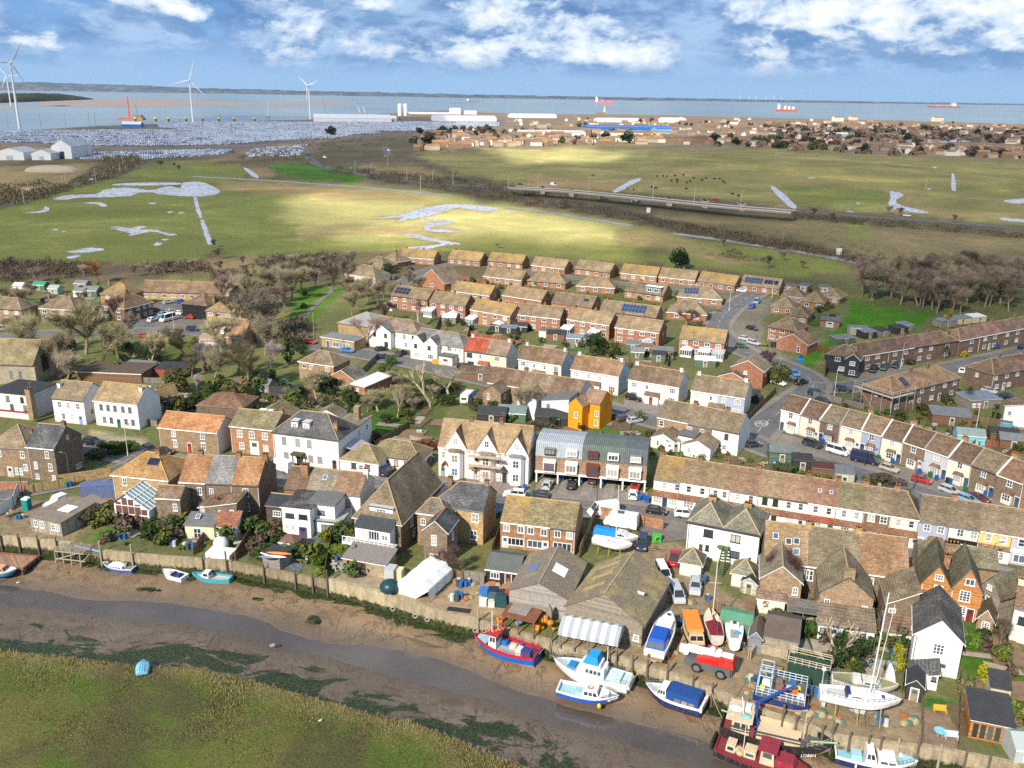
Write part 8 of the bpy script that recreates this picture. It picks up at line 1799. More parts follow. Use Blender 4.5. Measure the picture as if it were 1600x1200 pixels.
car('van','silver',(1050,918),(1064,950),'silver van?black stripes^white van','parked_van','van')
car('suv','silver',(1087,910),(1085,935),'silver-blue people carrier between silver van]white shed')
car('suv','dark',(1254,692),(1285,702),'dark green SUV= outside*cream~')
car('van','white',(1290,703),(1328,714),'white campervan?side stripes outside*terrace','campervan','campervan')
car('lvan','navy',(1332,718),(1370,726),'dark blue van outside*blue-grey~','parked_van','van')
car('hatch','gold',(1375,731),(1404,740),'gold hatchback= by*dark>~')
car('hatch','red',(1425,750),(1455,757),'red hatchback on*curved< road')
car('estate','silver',(1467,764),(1502,777),'silver estate car=%red hatchback')
car('estate','lblue',(1500,780),(1525,789),'pale blue car half hidden%terrace ridge',small=True)
car('saloon','maroon',(1510,776),(1546,788),'dark red saloon at*right end!terrace road')
car('hatch','dark',(1168,698),(1184,697),'dark car%white{ room')
car('suv','black',(1243,602),(1259,598),'black SUV driving through*junction','moving_car')
car('hatch','bright',(1236,583),(1246,590),'bright blue hatchback at*bend near*white saloon')
car('saloon','white',(1204,597),(1228,604),'white saloon= by*red> gable+')
car('suv','navy',(1264,615),(1287,620),'navy SUV turning$junction')
car('hatch','dark',(1277,626),(1294,632),'dark car near*front{!first white<+',small=True)
car('suv','dark',(1305,609),(1328,613),'dark SUV at*mouth!east street')
car('hatch','dark',(1333,632),(1352,630),'dark car beneath*scaffolding corner',small=True)
car('hatch','blue',(1187,560),(1202,556),'blue car|red> gable+ on*estate road')
car('hatch','silver',(1156,530),(1172,533),'silver hatchback= on*inside!estate road bend')
car('estate','silver',(1170,536),(1185,540),'pale estate car just$silver hatchback on*bend')
car('hatch','black',(1166,513),(1184,517),'black car on*drive left!close')
car('hatch','green',(1150,542),(1167,544),'dark green car on*verge opposite*cream pavilion conservatory')
car('estate','navy',(1203,541),(1227,542),'navy estate car outside*projecting> gable')
car('hatch','grey',(1258,549),(1270,545),'grey car by*red-brown corner fence',small=True)
car('van','lblue',(1178,478),(1187,468),'pale blue van on*estate road','parked_van','van')
car('suv','blue',(1170,484),(1180,478),'blue SUV just%pale blue van')
car('hatch','white',(1150,455),(1167,457),'pale silver car at*top junction!estate')
car('suv','navy',(1208,458),(1224,459),'navy SUV by*garages at*end!close')
car('van','white',(1222,457),(1228,453),'white van by*garages at*end!close','parked_van','van')
car('hatch','red',(1229,455),(1238,454),'red car by*garages at*end!close')
car('suv','black',(978,622),(1003,627),'black SUV outside*white semi-detached pair')
car('suv','black',(715,575),(738,578),'black SUV on*white drive!red-roofed+')
car('hatch','bright',(943,645),(951,636),'bright blue hatchback|orange+')
car('hatch','navy',(952,655),(963,654),'navy car%roofless garage by*orange+')
car('hatch','purple',(970,658),(980,656),'purple car%roofless garage')
car('hatch','silver',(986,661),(997,659),'grey-blue car at*right!roofless garage')
car('hatch','navy',(592,559),(607,561),'dark blue car on*second street left!parked SUV')
car('suv','dark',(620,558),(634,551),'dark grey SUV on*drive!white gabled+')
car('hatch','dark',(588,549),(603,546),'dark car^white gabled+ bay',small=True)
car('saloon','bright',(532,549),(553,551),'bright blue saloon outside*corner shop')
car('hatch','red',(478,536),(492,537),'red car|corner shop hedge')
car('hatch','silver',(257,475),(270,473),'pale silver car at*top!parking court')
car('hatch','blue',(279,475),(285,471),'blue car^long bungalow<',small=True)
car('hatch','red',(236,488),(247,485),'red hatchback#parking court')
car('hatch','silver',(261,491),(272,487),'white hatchback%minibus')
car('hatch','lblue',(252,494),(260,492),'pale blue car|white hatchback#parking court',small=True)
car('hatch','white',(234,503),(244,500),'white car^minibus')
car('bus','white',(277,497),(247,505),'white minibus#parking court','minibus','minibus')
car('hatch','red',(303,498),(290,497),'red car%white minibus',small=True)
car('hatch','white',(284,492),(270,491),'white car?pink cover%minibus',small=True)
car('suv','navy',(292,516),(313,518),'dark SUV driving along*left road')
car('van','white',(260,526),(283,527),'white van= on*left road','parked_van','van')
car('hatch','navy',(184,525),(202,526),'dark blue car under*bare trees on*left road')
car('hatch','red',(219,527),(237,527),'dark red car under*bare trees on*left road')
car('suv','white',(216,482),(226,477),'white caravan-like van|dark>+','parked_van','van')
car('van','cream',(0,518),(18,515),'cream van at*left edge!road')
car('hatch','navy',(637,424),(646,420),'navy car on*top estate road')
car('hatch','grey',(612,437),(622,434),'grey car at*foot!top estate road',small=True)
car('hatch','white',(814,414),(823,411),'white car on a drive!top bungalow row',small=True)
car('hatch','navy',(877,422),(887,420),'navy car on a drive!top bungalow row',small=True)
car('suv','dark',(955,432),(963,427),'dark SUV between two bungalow pairs!top row',small=True)
car('hatch','dark',(957,424),(965,420),'dark car%SUV between two bungalow pairs',small=True)
car('suv','dark',(754,416),(762,412),'dark car on*left drive!top row',small=True)
car('hatch','silver',(628,410),(638,408),'silver car|left end bungalow!top row',small=True)
car('hatch','white',(1085,447),(1095,447),'white car low on*top estate road',small=True)
for i,(x,y,c)in en(((1365,580,'black'),(1382,577,'green'),(1400,573,'navy'),(1338,587,'navy'))):
 car('suv',c,(x+3,y-5),(x-5,y+5),('black car on*first forecourt!brown<','dark green car on*second forecourt!brown<','navy car on*third forecourt!brown<','navy car=|charcoal corner+')[i])
for i,(x,y,c)in en(((1575,540,'dark'),(1590,536,'grey'),(1598,546,'navy'),(1555,545,'blue'))):
 car('hatch',c,(x-6,y),(x+6,y-3),'dark car=#upper right street',group='cars#upper right street',small=True)
car('hatch','silver',(1535,611),(1556,616),'silver hatchback%palm tree on*right');car('hatch','navy',(1563,620),(1585,626),'navy hatchback at*right edge$white garages');car('hatch','white',(1500,586),(1507,577),'white car end-on&hipped blocks',small=True)
for i,(x,y,k,c,lab)in en(((865,290,'lvan','white','white van crossing*viaduct'),(1119,315,'van','red','red van crossing*viaduct'),(813,289,'hatch','dark','dark car at*left end!viaduct'),(1328,332,'estate','silver','silver car on*far road beyond*viaduct'),(1417,338,'van','white','white van&hedges on*far road'),(525,267,'hatch','dark','dark car on*bend!far road'),(508,247,'lvan','white','white lorry on*bend!far road'),(608,236,'lvan','white','white lorry on*ramp!far road'),(602,245,'van','gold','yellow lorry|ramp!far road'),(143,281,'hatch','white','white car on*straight left road'))):
 z=6.3 if lab.endswith('viaduct')else .1
 car(k,c if c!='gold' else(.6,.42,.02),(x-5,y-.6),(x+5,y+.6),lab,'moving_car' if k in('hatch','estate')else 'moving_van','car' if k in('hatch','estate')else 'van',z=z,small=True)
def bigmobile(px0,px1,label):
 a,f=G(*px0),G(*px1);d=f-a;m=(a+f)/2
 o=ai('motorhome',m,atan2(d.y,d.x),label,'motorhome')
 b=MB();b.extr([(-3.2,.5),(2.2,.5),(2.9,.7),(3.,1.1),(2.2,1.3),(1.6,2.1),(2.2,2.3),(1.7,2.95),(-3.1,2.95),(-3.25,1.5)],-1.1,1.1);b.bd('body',ak((.74,.74,.73),.3),o)
 b=MB();b.bx(-1.5,-.2,-1.13,-1.09,1.5,2.1);b.bd('window',av(),o);b=MB();b.bx(-2.6,-1.9,-1.13,-1.09,1.4,2.1);b.bd('window',av(),o)
 b=MB();b.bx(-.6,.6,-.5,.5,2.95,3.08);b.bd('roof_hatch',aa((.08,.09,.1),.4,.1),o)
 for x in(-1.8,2.):
  for y in(-.98,.98):ay('wheel',bK(.36,.24),o,(x,y,.36))
bigmobile((990,827),(948,820),'white motorhome= along*brick wall!boat park')
a,f=G(1143,1058),G(1072,1037);d=f-a;m=(a+f)/2
o=ai('mobile_crane',m,atan2(d.y,d.x),'red]white two-axle mobile crane?folded boom on*quay','crane')
ev=(.55,.02,.015);Lc=d.length
b=MB();b.extr([(-Lc/2,.75),(Lc/2-.3,.75),(Lc/2,1.),(Lc/2,1.6),(Lc*.3,1.75),(-Lc/2,1.75)],-1.25,1.25);b.bd('chassis',aa((.1,.11,.12),.5,.15),o)
for x in(-Lc*.3,Lc*.22):
 for y in(-1.1,1.1):ay('wheel',bK(.72,.5),o,(x,y,.72))
b=MB();b.bx(-Lc*.55,-Lc*.18,-1.1,1.1,1.8,3.,0,.2,.1);b.extr([(-Lc*.22,1.85),(Lc*.2,1.85),(Lc*.14,2.6),(-Lc*.2,2.75)],.35,1.25);b.bd('superstructure',ak(ev,.35),o)
b=MB();b.extr([(-Lc*.15,1.76),(Lc*.28,1.76),(Lc*.24,2.35),(-Lc*.1,2.45)],.55,1.35);b.bd('side_cover',ak(ev,.35),o)
b=MB();b.bx(-Lc*.1,Lc*.12,-1.25,-.35,1.8,3.3,0,.25,.1);b.bd('cab',ak(ev,.35),o);b=MB();b.bx(-Lc*.06,Lc*.105,-1.28,-.5,2.4,3.);b.bd('window',av(),o)
b=MB();b.bar((-Lc*.5,0,2.6),(Lc*.5,.1,2.35),.75,.8);b.bar((-Lc*.3,0,2.72),(Lc*.58,.1,2.45),.5,.55);b.bd('boom',aa((.75,.74,.72),.4,.12),o)
b=MB();b.tu((Lc*.52,-.4,2.2),(Lc*.52,.5,2.2),.5,.5,10);b.bx(Lc*.5,Lc*.66,-.3,.4,1.9,2.9);b.bd('boom_head',[aa((.7,.6,.55),.4,.2)],o)
b=MB();b.tu((-Lc*.05,-.1,3.5),(-Lc*.05,.7,3.5),.42,.42,12);b.tu((-Lc*.2,-.1,3.4),(-Lc*.2,.7,3.4),.42,.42,12);b.bd('winch_drum',af,o)
# trees and plants
def bC(P,x,y):
 c=False
 for(a,b),(d,e)in zip(P,P[1:]+P[:1]):
  if(b>y)!=(e>y)and x<(d-a)*(y-b)/(e-b)+a:c=not c
 return c
def d4(c):return aa(c,.95,.35,1.2,name='bark')
@be
def bi(c):
 t=NT('twigs');p=t.obj();f=t.noise(p,.5,3,.6)
 return t.done(t.scale(t.scale(c,t.lin(f,.3,.7,.6,1.4)),t.lin(t.orand(),0,1,.8,1.2)),.95,.1)
@be
def aW(c,c2=None):
 t=NT('leaves');p=t.obj();f=t.noise(p,.8,4,.65);g=t.noise(p,6,2,.5)
 col=t.mix(t.rp(f,.38,.62),c,c2 or tuple(x*.5 for x in c))
 return t.done(t.scale(t.scale(col,t.lin(g,.3,.7,.65,1.35)),t.lin(t.orand(),0,1,.85,1.15)),.85,.15)
def aI(seed,h,spread,ntw,tc,cc,dens=1.):
 r=Rn(seed);T,C=MB(),MB()
 tips=[]
 def grow(p,d,L,rad,lev):
  n=3 if lev<2 else 2;q=p
  for i in rg(n):
   d=(d+Vector((r.g(0,.13),r.g(0,.13),.06 if lev else .02))).normalized()
   e=q+d*L/n;T.tu(q,e,rad*(1-.3*i/n),rad*(1-.3*(i+1)/n),5 if lev<2 else 3,0,False);q=e
   if lev and i<n-1:tips.append((q,d,L*.5))
  rad*=.66
  if lev==3:tips.append((q,d,L));return
  k=r.C((3,4))if lev==0 else r.C((2,3,3))
  for j in rg(k):
   a=2*pi*(j+r.random()*.6)/k;s=r.U(.45,.95)*spread
   nd=(d*1.+Vector((cos(a)*s,sin(a)*s,.25))).normalized()
   grow(q,nd,L*r.U(.62,.85),rad,lev+1)
 grow(Vector((0,0,-.1)),Vector((r.g(0,.05),r.g(0,.05),1)),h*.30,h*.024+.05,0)
 zt=max(q.z for q,_,_ in tips);k=h/zt/1.06
 for i in rg(ntw):
  q,d,L=tips[r.randrange(len(tips))]
  dd=(d+Vector((r.g(0,.8),r.g(0,.8),r.g(.1,.6)))).normalized()
  p=q+d*r.U(-.3,.3)*L+Vector((r.g(0,.1),r.g(0,.1),r.g(0,.1)))*h*.2
  ln=r.U(.6,1.6)*h*.12;w=r.U(.014,.026)*(.55+h*.06)
  s=dd.orthogonal().normalized()*w
  C.pl([p-s,p+s,p+dd*ln])
 for M_ in(T,C):M_.v=[(v[0]*k,v[1]*k,v[2]*k)for v in M_.v]
 return T.mesh('trunk',d4(tc)),C.mesh('crown',bi(cc))
def aL(seed,rx,rz,z0,n,s,mat,clumps=14,cone=False):
 r=Rn(seed);b=MB()
 cl=[]
 for i in rg(clumps):
  while 1:
   v=Vector((r.U(-1,1),r.U(-1,1),r.U(-1,1)))
   if v.length<1:break
  if cone:v.x*=(1-(v.z+1)/2)*.95;v.y*=(1-(v.z+1)/2)*.95
  else:v*=.72
  cl.append((v,r.U(.25,.5)*(1 if not cone else max(.15,.75*(1-(v.z+1)/2)))))
 for i in rg(n):
  c,R_=cl[r.randrange(clumps)]
  u=Vector((r.g(0,1),r.g(0,1),r.g(0,1))).normalized()*r.U(.5,1)**.4*R_
  p=c+u;P=Vector((p.x*rx,p.y*rx,z0+rz+p.z*rz))
  nrm=(u.normalized()+Vector((r.g(0,.5),r.g(0,.5),r.g(.2,.5)))).normalized()
  a=nrm.orthogonal().normalized();e=nrm.cross(a);t=r.U(0,6.28);a,e=a*cos(t)+e*sin(t),e*cos(t)-a*sin(t)
  k=s*r.U(.6,1.3)
  b.pl([P-a*k,P+e*k*.6,P+a*k,P-e*k*.6])
 return b.mesh('crown',mat)
def bj(h,rad,c=(.13,.1,.07)):
 b=MB();b.tu((0,0,-.1),(.1,0,h),rad,rad*.5,6);b.tu((.05,0,h*.6),(.7,.2,h*1.1),rad*.4,rad*.15,4);b.tu((.05,0,h*.6),(-.6,-.3,h*1.15),rad*.4,rad*.15,4)
 return b.mesh('trunk',d4(c))
TB,TW=(.15,.125,.095),(.145,.12,.088)
a9=[aI(3,10,.8,3400,(.2,.17,.13),(.25,.21,.135)),aI(8,10,1.,4600,(.34,.29,.19),(.33,.29,.165)),aI(21,10,.65,3400,(.19,.155,.12),(.235,.18,.14)),aI(33,10,.85,3400,(.26,.22,.16),(.28,.235,.165))]
b9=aI(41,6,1.1,2200,(.11,.08,.07),(.125,.075,.068));eE=aI(52,9,.6,2600,(.25,.13,.06),(.40,.19,.07));dU=aI(62,7,.8,2400,(.16,.12,.11),(.30,.24,.235))
eD=aI(71,11,.55,60,(.46,.38,.25),(.4,.33,.22));cQ=aI(77,9,.8,260,(.42,.35,.24),(.3,.25,.16));du=aI(82,9,.5,900,(.42,.33,.29),(.24,.16,.14))
cB=(bj(2,.25),aL(5,3.6,3.2,.5,2600,.26,aW((.045,.075,.02),(.015,.03,.01)),22))
b2=(bj(1.2,.2),aL(6,3.,2.4,.3,2200,.24,aW((.12,.125,.035),(.05,.055,.02)),18))
ek=(bj(2,.25),aL(9,3.,4.8,.5,3000,.28,aW((.06,.095,.02),(.02,.035,.012)),30,True))
dZ=(bj(2,.3),aL(12,4.6,4.6,.3,2800,.34,aW((.018,.04,.018),(.006,.016,.008)),26))
eu=(bj(1,.2),aL(14,2.2,3.2,.3,1600,.24,aW((.32,.24,.02),(.12,.12,.02)),16,True))
PALM=None
def tree(kind,px,py,h,label,cat='tree',name='tree',group=None,base=10,rz=None,sx=1.):
 w=G(px,py,0);s=h/base
 o=ai(name,(w.x,w.y,0),bM.U(0,6.28)if rz is None else rz,label,cat,group);o.scale=(s*sx,s*sx,s)
 ay('trunk',kind[0],o);ay('crown',kind[1],o);return o
tree(a9[1],134,553,15,'largest bare spreading tree#churchyard, pale olive twigs',sx=1.15);tree(a9[0],90,592,12,'bare tree growing close to*church gable');tree(a9[3],60,590,9,'smaller bare tree against*church wall');tree(a9[2],112,545,10,'bare tree%largest churchyard tree')
tree(b9,178,502,8,'bare reddish tree^dark brown-brick+',base=6);tree(a9[2],205,530,8,'small bare street tree by*parking court entrance');tree(a9[1],236,570,9,'bare pale tree#middle!churchyard lawn');tree(dU,318,580,8,'low spreading bare pinkish tree on*right!churchyard',base=7,sx=1.3)
tree(a9[1],388,604,12,'tall olive-twigged tree between churchyard]orange>+',sx=.95);tree(a9[3],402,535,17,'tallest bare grey-brown tree|orange-roofed dormer+',sx=.9);tree(a9[0],368,520,13,'bare tree%orange-roofed dormer+');tree(dU,424,580,8,'pale purple blossoming tree left!dark conifer',base=7)
tree(ek,450,568,10,'dark green feathery conifer left!orange>+');tree(dU,308,612,4.5,'small pink blossoming tree by*round outbuilding',base=7);tree(b2,281,612,7,'round olive evergreen tree@orange-roofed>+',base=5);tree(b2,362,626,8,'slim olive-leaved tree#back{s',base=7,sx=.7)
tree(cB,310,640,5,'dark green dome bush%outbuildings',base=6.5);tree(a9[1],495,625,7,'small olive-twigged tree$orange>+');tree(du,652,512,9,'thin reddish birch in an estate back{',base=9);tree(du,562,542,9,'weeping pale-branched tree^corner shop',base=9,sx=1.4)
tree(eD,673,636,13,'tall dead tree?bare pale branches#jungle{',base=11);tree(cQ,703,628,9,'pale half-dead tree right!tall dead tree',base=9,sx=1.2);tree(cQ,621,655,9,'slim pale trunk?few branches left!tall dead tree',base=11,sx=.6)
tree(cB,930,556,7,'round dark evergreen tree%pale blue semi',base=6.5,sx=1.1);tree(b2,958,556,4.5,'pale olive bush right!round dark evergreen',base=5);tree(cB,690,450,4.5,'round evergreen bush|gable-fronted bungalow',base=6.5);tree(cB,604,428,5,'dark evergreen|hipped bungalows',base=6.5)
tree(b9,1072,512,6.5,'broad dark purple bare tree by*estate road',base=6,sx=1.5);tree(dZ,1062,420,10,'single large dark conifer%top bungalow row',base=9.5);tree(eE,155,442,9,'bright orange-twigged willow at*meadow edge',base=9,sx=1.3);tree(eu,1480,508,7,'yellow-green conifer at*edge!brown wood',base=6.7)
tree(b2,1216,600,6,'rounded olive tree on*corner by*white saloon',base=5);tree(b9,1203,575,5,'bare purplish tree|blue car on*estate road',base=6);tree(cQ,1296,1045,8,'pale bare tree#garden%dark green container',base=9);tree(cB,1326,1052,6,'dark evergreen shrub-tree%old yacht',base=6.5,sx=.9)
tree(b9,1212,930,8,'bare purplish tree^timber balcony',base=6,sx=.8);tree(b9,700,905,5,'dark purple bare bush by*dirt yard fence',base=6);tree(a9[2],1560,1015,5,'bare brown shrub right!white gabled+');tree(b9,835-5,690,5,'bare bush%three-gabled<',base=6)
tree(a9[3],822,655,8,'bare forked tree$white rear wing!brick<');tree(b9,600,505,7,'bare tree%low grey hall',base=6)
for i,(x,y,k,h,sx)in en(((350,480,2,11,1),(372,470,3,10,1),(398,488,0,13,1),(420,478,2,12,1.1),(438,462,3,11,1.1),(455,470,0,11,1),(430,500,2,11,1),(415,512,3,11,1),(445,488,2,10,1),(470,455,0,9,1.1),(492,450,3,8,1),(345,500,0,9,1),(520,455,2,9,1.1),(545,470,2,9,1.2),(560,480,0,9,1.1),(575,470,3,9,1.2),(590,482,2,9,1.1),(550,492,0,8,1.1),(600,470,2,8,1.1),(618,476,3,8,1),(535,440,2,10,1),(550,430,3,11,1),(498,440,2,7,1),(640,450,2,7,1.2),(655,460,0,7,1))):
 tree(a9[k],x,y,h,'bare brown tree#thicket&churchyard and*estate',group='thicket trees',sx=sx)
bz=Rn(5)
for i in rg(74):
 x=bz.U(1345,1660);lo=aA([(1345,445),(1400,432),(1600,436),(1660,440)],x);hi=aA([(1345,468),(1400,476),(1470,492),(1540,490),(1600,488),(1660,485)],x)
 y=bz.U(lo,hi)
 tree(a9[bz.C((0,2,2,3))],x,y,bz.U(9,14),'bare purple-brown tree#wood@brown<s',group='wood on*right',sx=bz.U(.9,1.2))
for i in rg(34):
 x=bz.U(560,720)if i<22 else bz.U(380,560);y=bz.U(600,665)if i<22 else bz.U(585,630)
 if i<22 and 640<x<690 and y>655:continue
 tree(a9[bz.C((0,1,3))]if bz.random()<.35 else(b2 if bz.random()<.5 else cB),x,y,bz.U(2.5,5),'tangled bush#overgrown{%white bungalow' if i<22 else 'small bush#back{s$churchyard','bush','bush','jungle garden bushes' if i<22 else 'back garden bushes',base=10,sx=1.6)
for i,(x,y,h)in en(((18,408+8,4),(45,425,5),(60,440,6),(90,436,5),(25,445,5),(130,432,5),(210,432,5),(235,430,4),(260,425,5),(300,424,5),(345,425,5),(385,430,5),(405,428,6),(420,420,5),(460,418,6),(480,425,6),(505,418,5),(440,430,6),(365,445,6),(395,450,6),(520,412,4),(340,405,5),(380,415,4),(10,475,6),(38,480,7),(48,470,6),(130,480,6),(1130,385,4),(335,387,4),(778,388,3),(1255,420,4),(1200,420,6),(1225,408,5),(1300,345,5),(1270,340,6),(1390,335,6),(1405,338,6),(1490,348,5),(250,262,7),(280,268,6),(273,262,5))):
 tree(a9[(0,2,3)[i%3]],x,y,h,'leafless scrub tree on*rough land round*meadows','tree','scrub_tree','scrub trees round*meadows',sx=1.35)
def cW(px,py,h,label):
 w=G(px,py);o=ai('palm_tree',w,0,label,'palm');r=Rn(px);b=MB();b.tu((0,0,0),(.1,0,h*.72),.17,.13,6);b.bd('trunk',d4((.16,.12,.08)),o)
 b=MB()
 for i in rg(130):
  a=r.U(0,6.28);e=r.U(-.5,1.3);L=h*.3*r.U(.8,1.1);d=Vector((cos(a)*cos(e),sin(a)*cos(e),sin(e)));p=Vector((.1,0,h*.74));s=Vector((-sin(a),cos(a),0))*.05;m=p+d*L*.6;t=p+d*L-Vector((0,0,L*.18))
  b.pl([p-s,p+s,m+s,m-s]);b.pl([m-s,m+s,t])
 b.bd('crown',aW((.11,.14,.04),(.05,.07,.02)),o)
cW(1511,632,5.5,'palm tree&brown blocks on*right');cW(1552,665,6,'palm tree^flagpole{s');cW(1476,563,5,'palm tree^jutting< bay');cW(1048,565,3,'small palm in an estate back{');cW(1240,527,3,'small palm by*projecting> gable')
def ae(px,py,rx,rz,c,label,c2=None,n=900,s=.2,cat='bush',name='bush',group=None,sq=None):
 m=aL(int(px*7+py),rx,rz,0,n,s,aW(c,c2),14);w=G(px,py);o=aP(ay(name,m,None,w),label,cat,group)
 if sq:o.scale=sq[:3];o.rotation_euler.z=sq[3]
 return o
dG,LIM,dX,BRN_=(.07,.12,.02),(.2,.25,.02),(.03,.055,.015),(.1,.08,.045)
ae(182,708,2.2,1.5,(.06,.1,.02),'thick green hedge along*lane|yellow wall',n=1800,sq=(2.2,1,1,.3));ae(150,716,1.8,1.,(.12,.13,.05),'pale green hedge|thick green hedge',n=900,sq=(1.8,1,1,.2))
ae(142,815,2.2,1.6,(.12,.09,.04),'brown creeper over*right side!boatyard office',(.06,.07,.03),1800,sq=(1.6,1,1,.6));ae(264,832,2.4,1.7,(.13,.125,.07),'big grey-green bush|glass gable extension',(.06,.06,.035),1800)
ae(233,838,1.3,1.,(.12,.13,.025),'round olive bush^glass extension');ae(170,845,1.3,1.,(.1,.1,.06),'grey bush by*pink flowers');ae(148,823,1.4,.7,(.15,.18,.03),'yellow-green{ bed by*boatyard office');ae(190,815,1.6,.8,(.13,.15,.03),'low green border along*sloping lawn')
ae(157,850,.7,.3,(.5,.06,.25),'pink flowers at*top!quay by*jetty',(.3,.04,.15),260,.15,'flowers','flowers')
ae(535,875,2.2,1.9,(.16,.2,.035),'bright green bush by*fence$hall',(.08,.11,.02),1800);ae(510,845,1.6,1.2,(.17,.2,.015),'lime green bush#white+{');ae(517,833,1.3,1.1,(.1,.045,.035),'red-brown shrub#white+{',(.06,.03,.02));ae(550,852,1.4,1.4,(.09,.13,.03),'green bush under*balcony');ae(495,880,2.,.8,(.07,.12,.015),'mossy green planting at*quay edge')
ae(505,895,1.2,.5,(.16,.22,.02),'bright moss-green plant hanging on*quay');ae(412,830,1.5,.8,(.11,.12,.03),'garden planting along*long red-brown fence',n=1000,sq=(1,2,1,.3));ae(395,850,1.4,.7,(.09,.1,.03),'low planting#long narrow{');ae(505,815,.9,1.2,(.12,.16,.03),'green climber on*white flat-roofed extension')
for i,y in en((1000,1010,1020,1030,1040)):ae(1403,y+8,.95,1.1,(.26,.27,.02),'yellow-green clipped hedge plant#row|passage',(.15,.17,.02),500,.16,group='yellow-green hedge row')
ae(1520,1012,2.,1.4,(.1,.2,.02),'bright green bush right!white gabled+',n=1400);ae(1535,1065,1.2,1.2,(.3,.28,.01),'yellow forsythia bush|cream stilted shed',(.16,.2,.02));ae(1590,1120,1.5,1.1,(.24,.28,.02),'lime shrub left!corner greenhouse');ae(1505,1085,1.3,1.2,(.15,.14,.06),'straggly olive shrub by*black shed');ae(1535,1000,1.3,1,dX,'dark green bush%right{ lawn')
ae(1220,975,2.,1.5,(.08,.1,.025),'olive{ bush$timber balcony');ae(1195,955,1.6,1.4,(.13,.12,.04),'brown-green bush%green[ shelter');ae(1265,990,1.6,1.,(.05,.1,.015),'green bush|low brown workshop');ae(1240,965,1.5,.9,(.06,.13,.02),'green patch of shrubs under*balcony')
ae(381,623,1.4,1.1,(.55,.42,.01),'bright yellow forsythia#back{s',(.35,.3,.02));ae(345,634,1.2,.8,(.3,.28,.02),'yellow-green bush near*red-roofed outbuilding');ae(365,636,1.8,1.2,dG,'green bushes%dormered>+');ae(330,620,2.6,1.8,(.04,.07,.02),'dark bush|slim olive tree')
ae(675,700,2.4,1.,(.12,.05,.035),'red-brown beech hedge%white bungalow',(.07,.03,.02),1400,sq=(2.2,1,1,-.15));ae(585,692,2.,1.4,(.1,.055,.035),'russet shrubs by*lean-to!mansard+',(.05,.03,.02));ae(560,683,1.8,1.2,dG,'green shrub|lean-to!mansard+')
ae(610,570,2.4,1.7,(.06,.13,.02),'green bush|parked cars on*second street');ae(600,585,2.6,1.8,(.07,.11,.03),'green bush%white flat-roofed garage');ae(775,645,2.4,1.8,(.04,.09,.015),'dark green bush$rear<');ae(745,640,3.,1.6,(.06,.085,.025),'dark green thicket|blue tarpaulin heap');ae(866,668,1.6,1.4,(.03,.06,.015),'green bush%garage flats');ae(800,660,1.4,1.2,(.06,.1,.02),'small green bush by*teal-roofed shed')
ae(470,555,2.4,1.8,(.045,.06,.025),'dark evergreen|orange>+');ae(395,595,2.6,2.,(.03,.045,.015),'dark evergreen mass under*tall olive-twigged tree');ae(105,570,3.2,2.6,(.03,.05,.012),'dark ivy-clad mass at*foot!churchyard tree');ae(200,555,2.2,2.8,(.07,.09,.025),'ivy-covered evergreen#churchyard');ae(215,575,2.6,1.1,(.06,.12,.02),'green undergrowth by*churchyard fence')
ae(1015,715,1.6,1.6,(.13,.15,.03),'yellow-green conifer bush between flats and<');ae(1015,690,1.8,1.4,(.1,.1,.03),'brown-green bush right!flats');ae(1120,703,2.4,1.2,(.06,.11,.02),'green hedge%white end+!rear<',n=1200,sq=(1.8,1,1,-.2));ae(1222,742,2.6,1.6,(.11,.12,.07),'grey-green bush|black flat-roofed shed');ae(1380,757,3,1.6,(.13,.1,.07),'brown bare hedge between< ridge]road',n=1200,sq=(1.4,.8,.8,-.25))
ae(1405,660,1.8,2.2,(.1,.12,.04),'olive tree-shrub#right-hand{s');ae(1445,645,3.,1.3,(.07,.08,.03),'dark bushes^hipped<');ae(1505,665,1.6,1.1,(.14,.16,.02),'yellow-green bush near*turquoise shed');ae(1420,570,2.2,1.2,(.1,.09,.05),'brown hedge^brown<');ae(1506,558,1.4,1.,(.32,.3,.02),'yellow bush by*jutting< bay');ae(1232,516,1.4,.8,(.5,.42,.02),'yellow flowering shrub@projecting gable',(.3,.3,.02));ae(1480,630,2.4,1.2,(.08,.09,.035),'bush by*palm&blocks')
ae(1280,488,2,1.4,dX,'dark hedge bush at*edge!close',n=700);ae(1300,500,1.8,1.3,(.08,.09,.03),'bush at*edge!green field',n=700);ae(1035,440,1.4,1.,dX,'dark bush#top bungalow{s',n=500);ae(836,448,1.8,1.4,(.1,.13,.03),'green bush between bungalows!third row',n=500);ae(738,442,1.8,1.3,dG,'green bush left!third bungalow row',n=500);ae(645,442,2,1.4,(.1,.14,.04),'pale green bush at*bend!top road',n=500);ae(475,462,1.6,1,dX,'dark shrub on*park lawn',n=500);ae(474,482,1.6,1,dX,'dark shrub lower on*park lawn',n=500)
ae(1195,541,1.3,.8,(.3,.3,.02),'lime flowering bush on a lawn by*close',n=400)
ae(60,592,2,1.6,dX,'dark bush at*foot!church wall',n=700);ae(32,595,1.8,1.3,(.1,.09,.04),'brown bush before*church',n=600);ae(34,585,1.6,1.5,(.05,.08,.03),'evergreen|pub}',n=600)
GS=[aL(90+i,1.2,.9,0,240,.22,aW(*c),9)for i,c in en((((.07,.12,.02),(.03,.06,.012)),((.13,.15,.03),(.07,.08,.02)),((.04,.07,.02),(.015,.03,.01)),((.15,.12,.06),(.08,.06,.035)),((.11,.085,.06),(.055,.04,.03)),((.1,.14,.04),(.05,.08,.02))))]
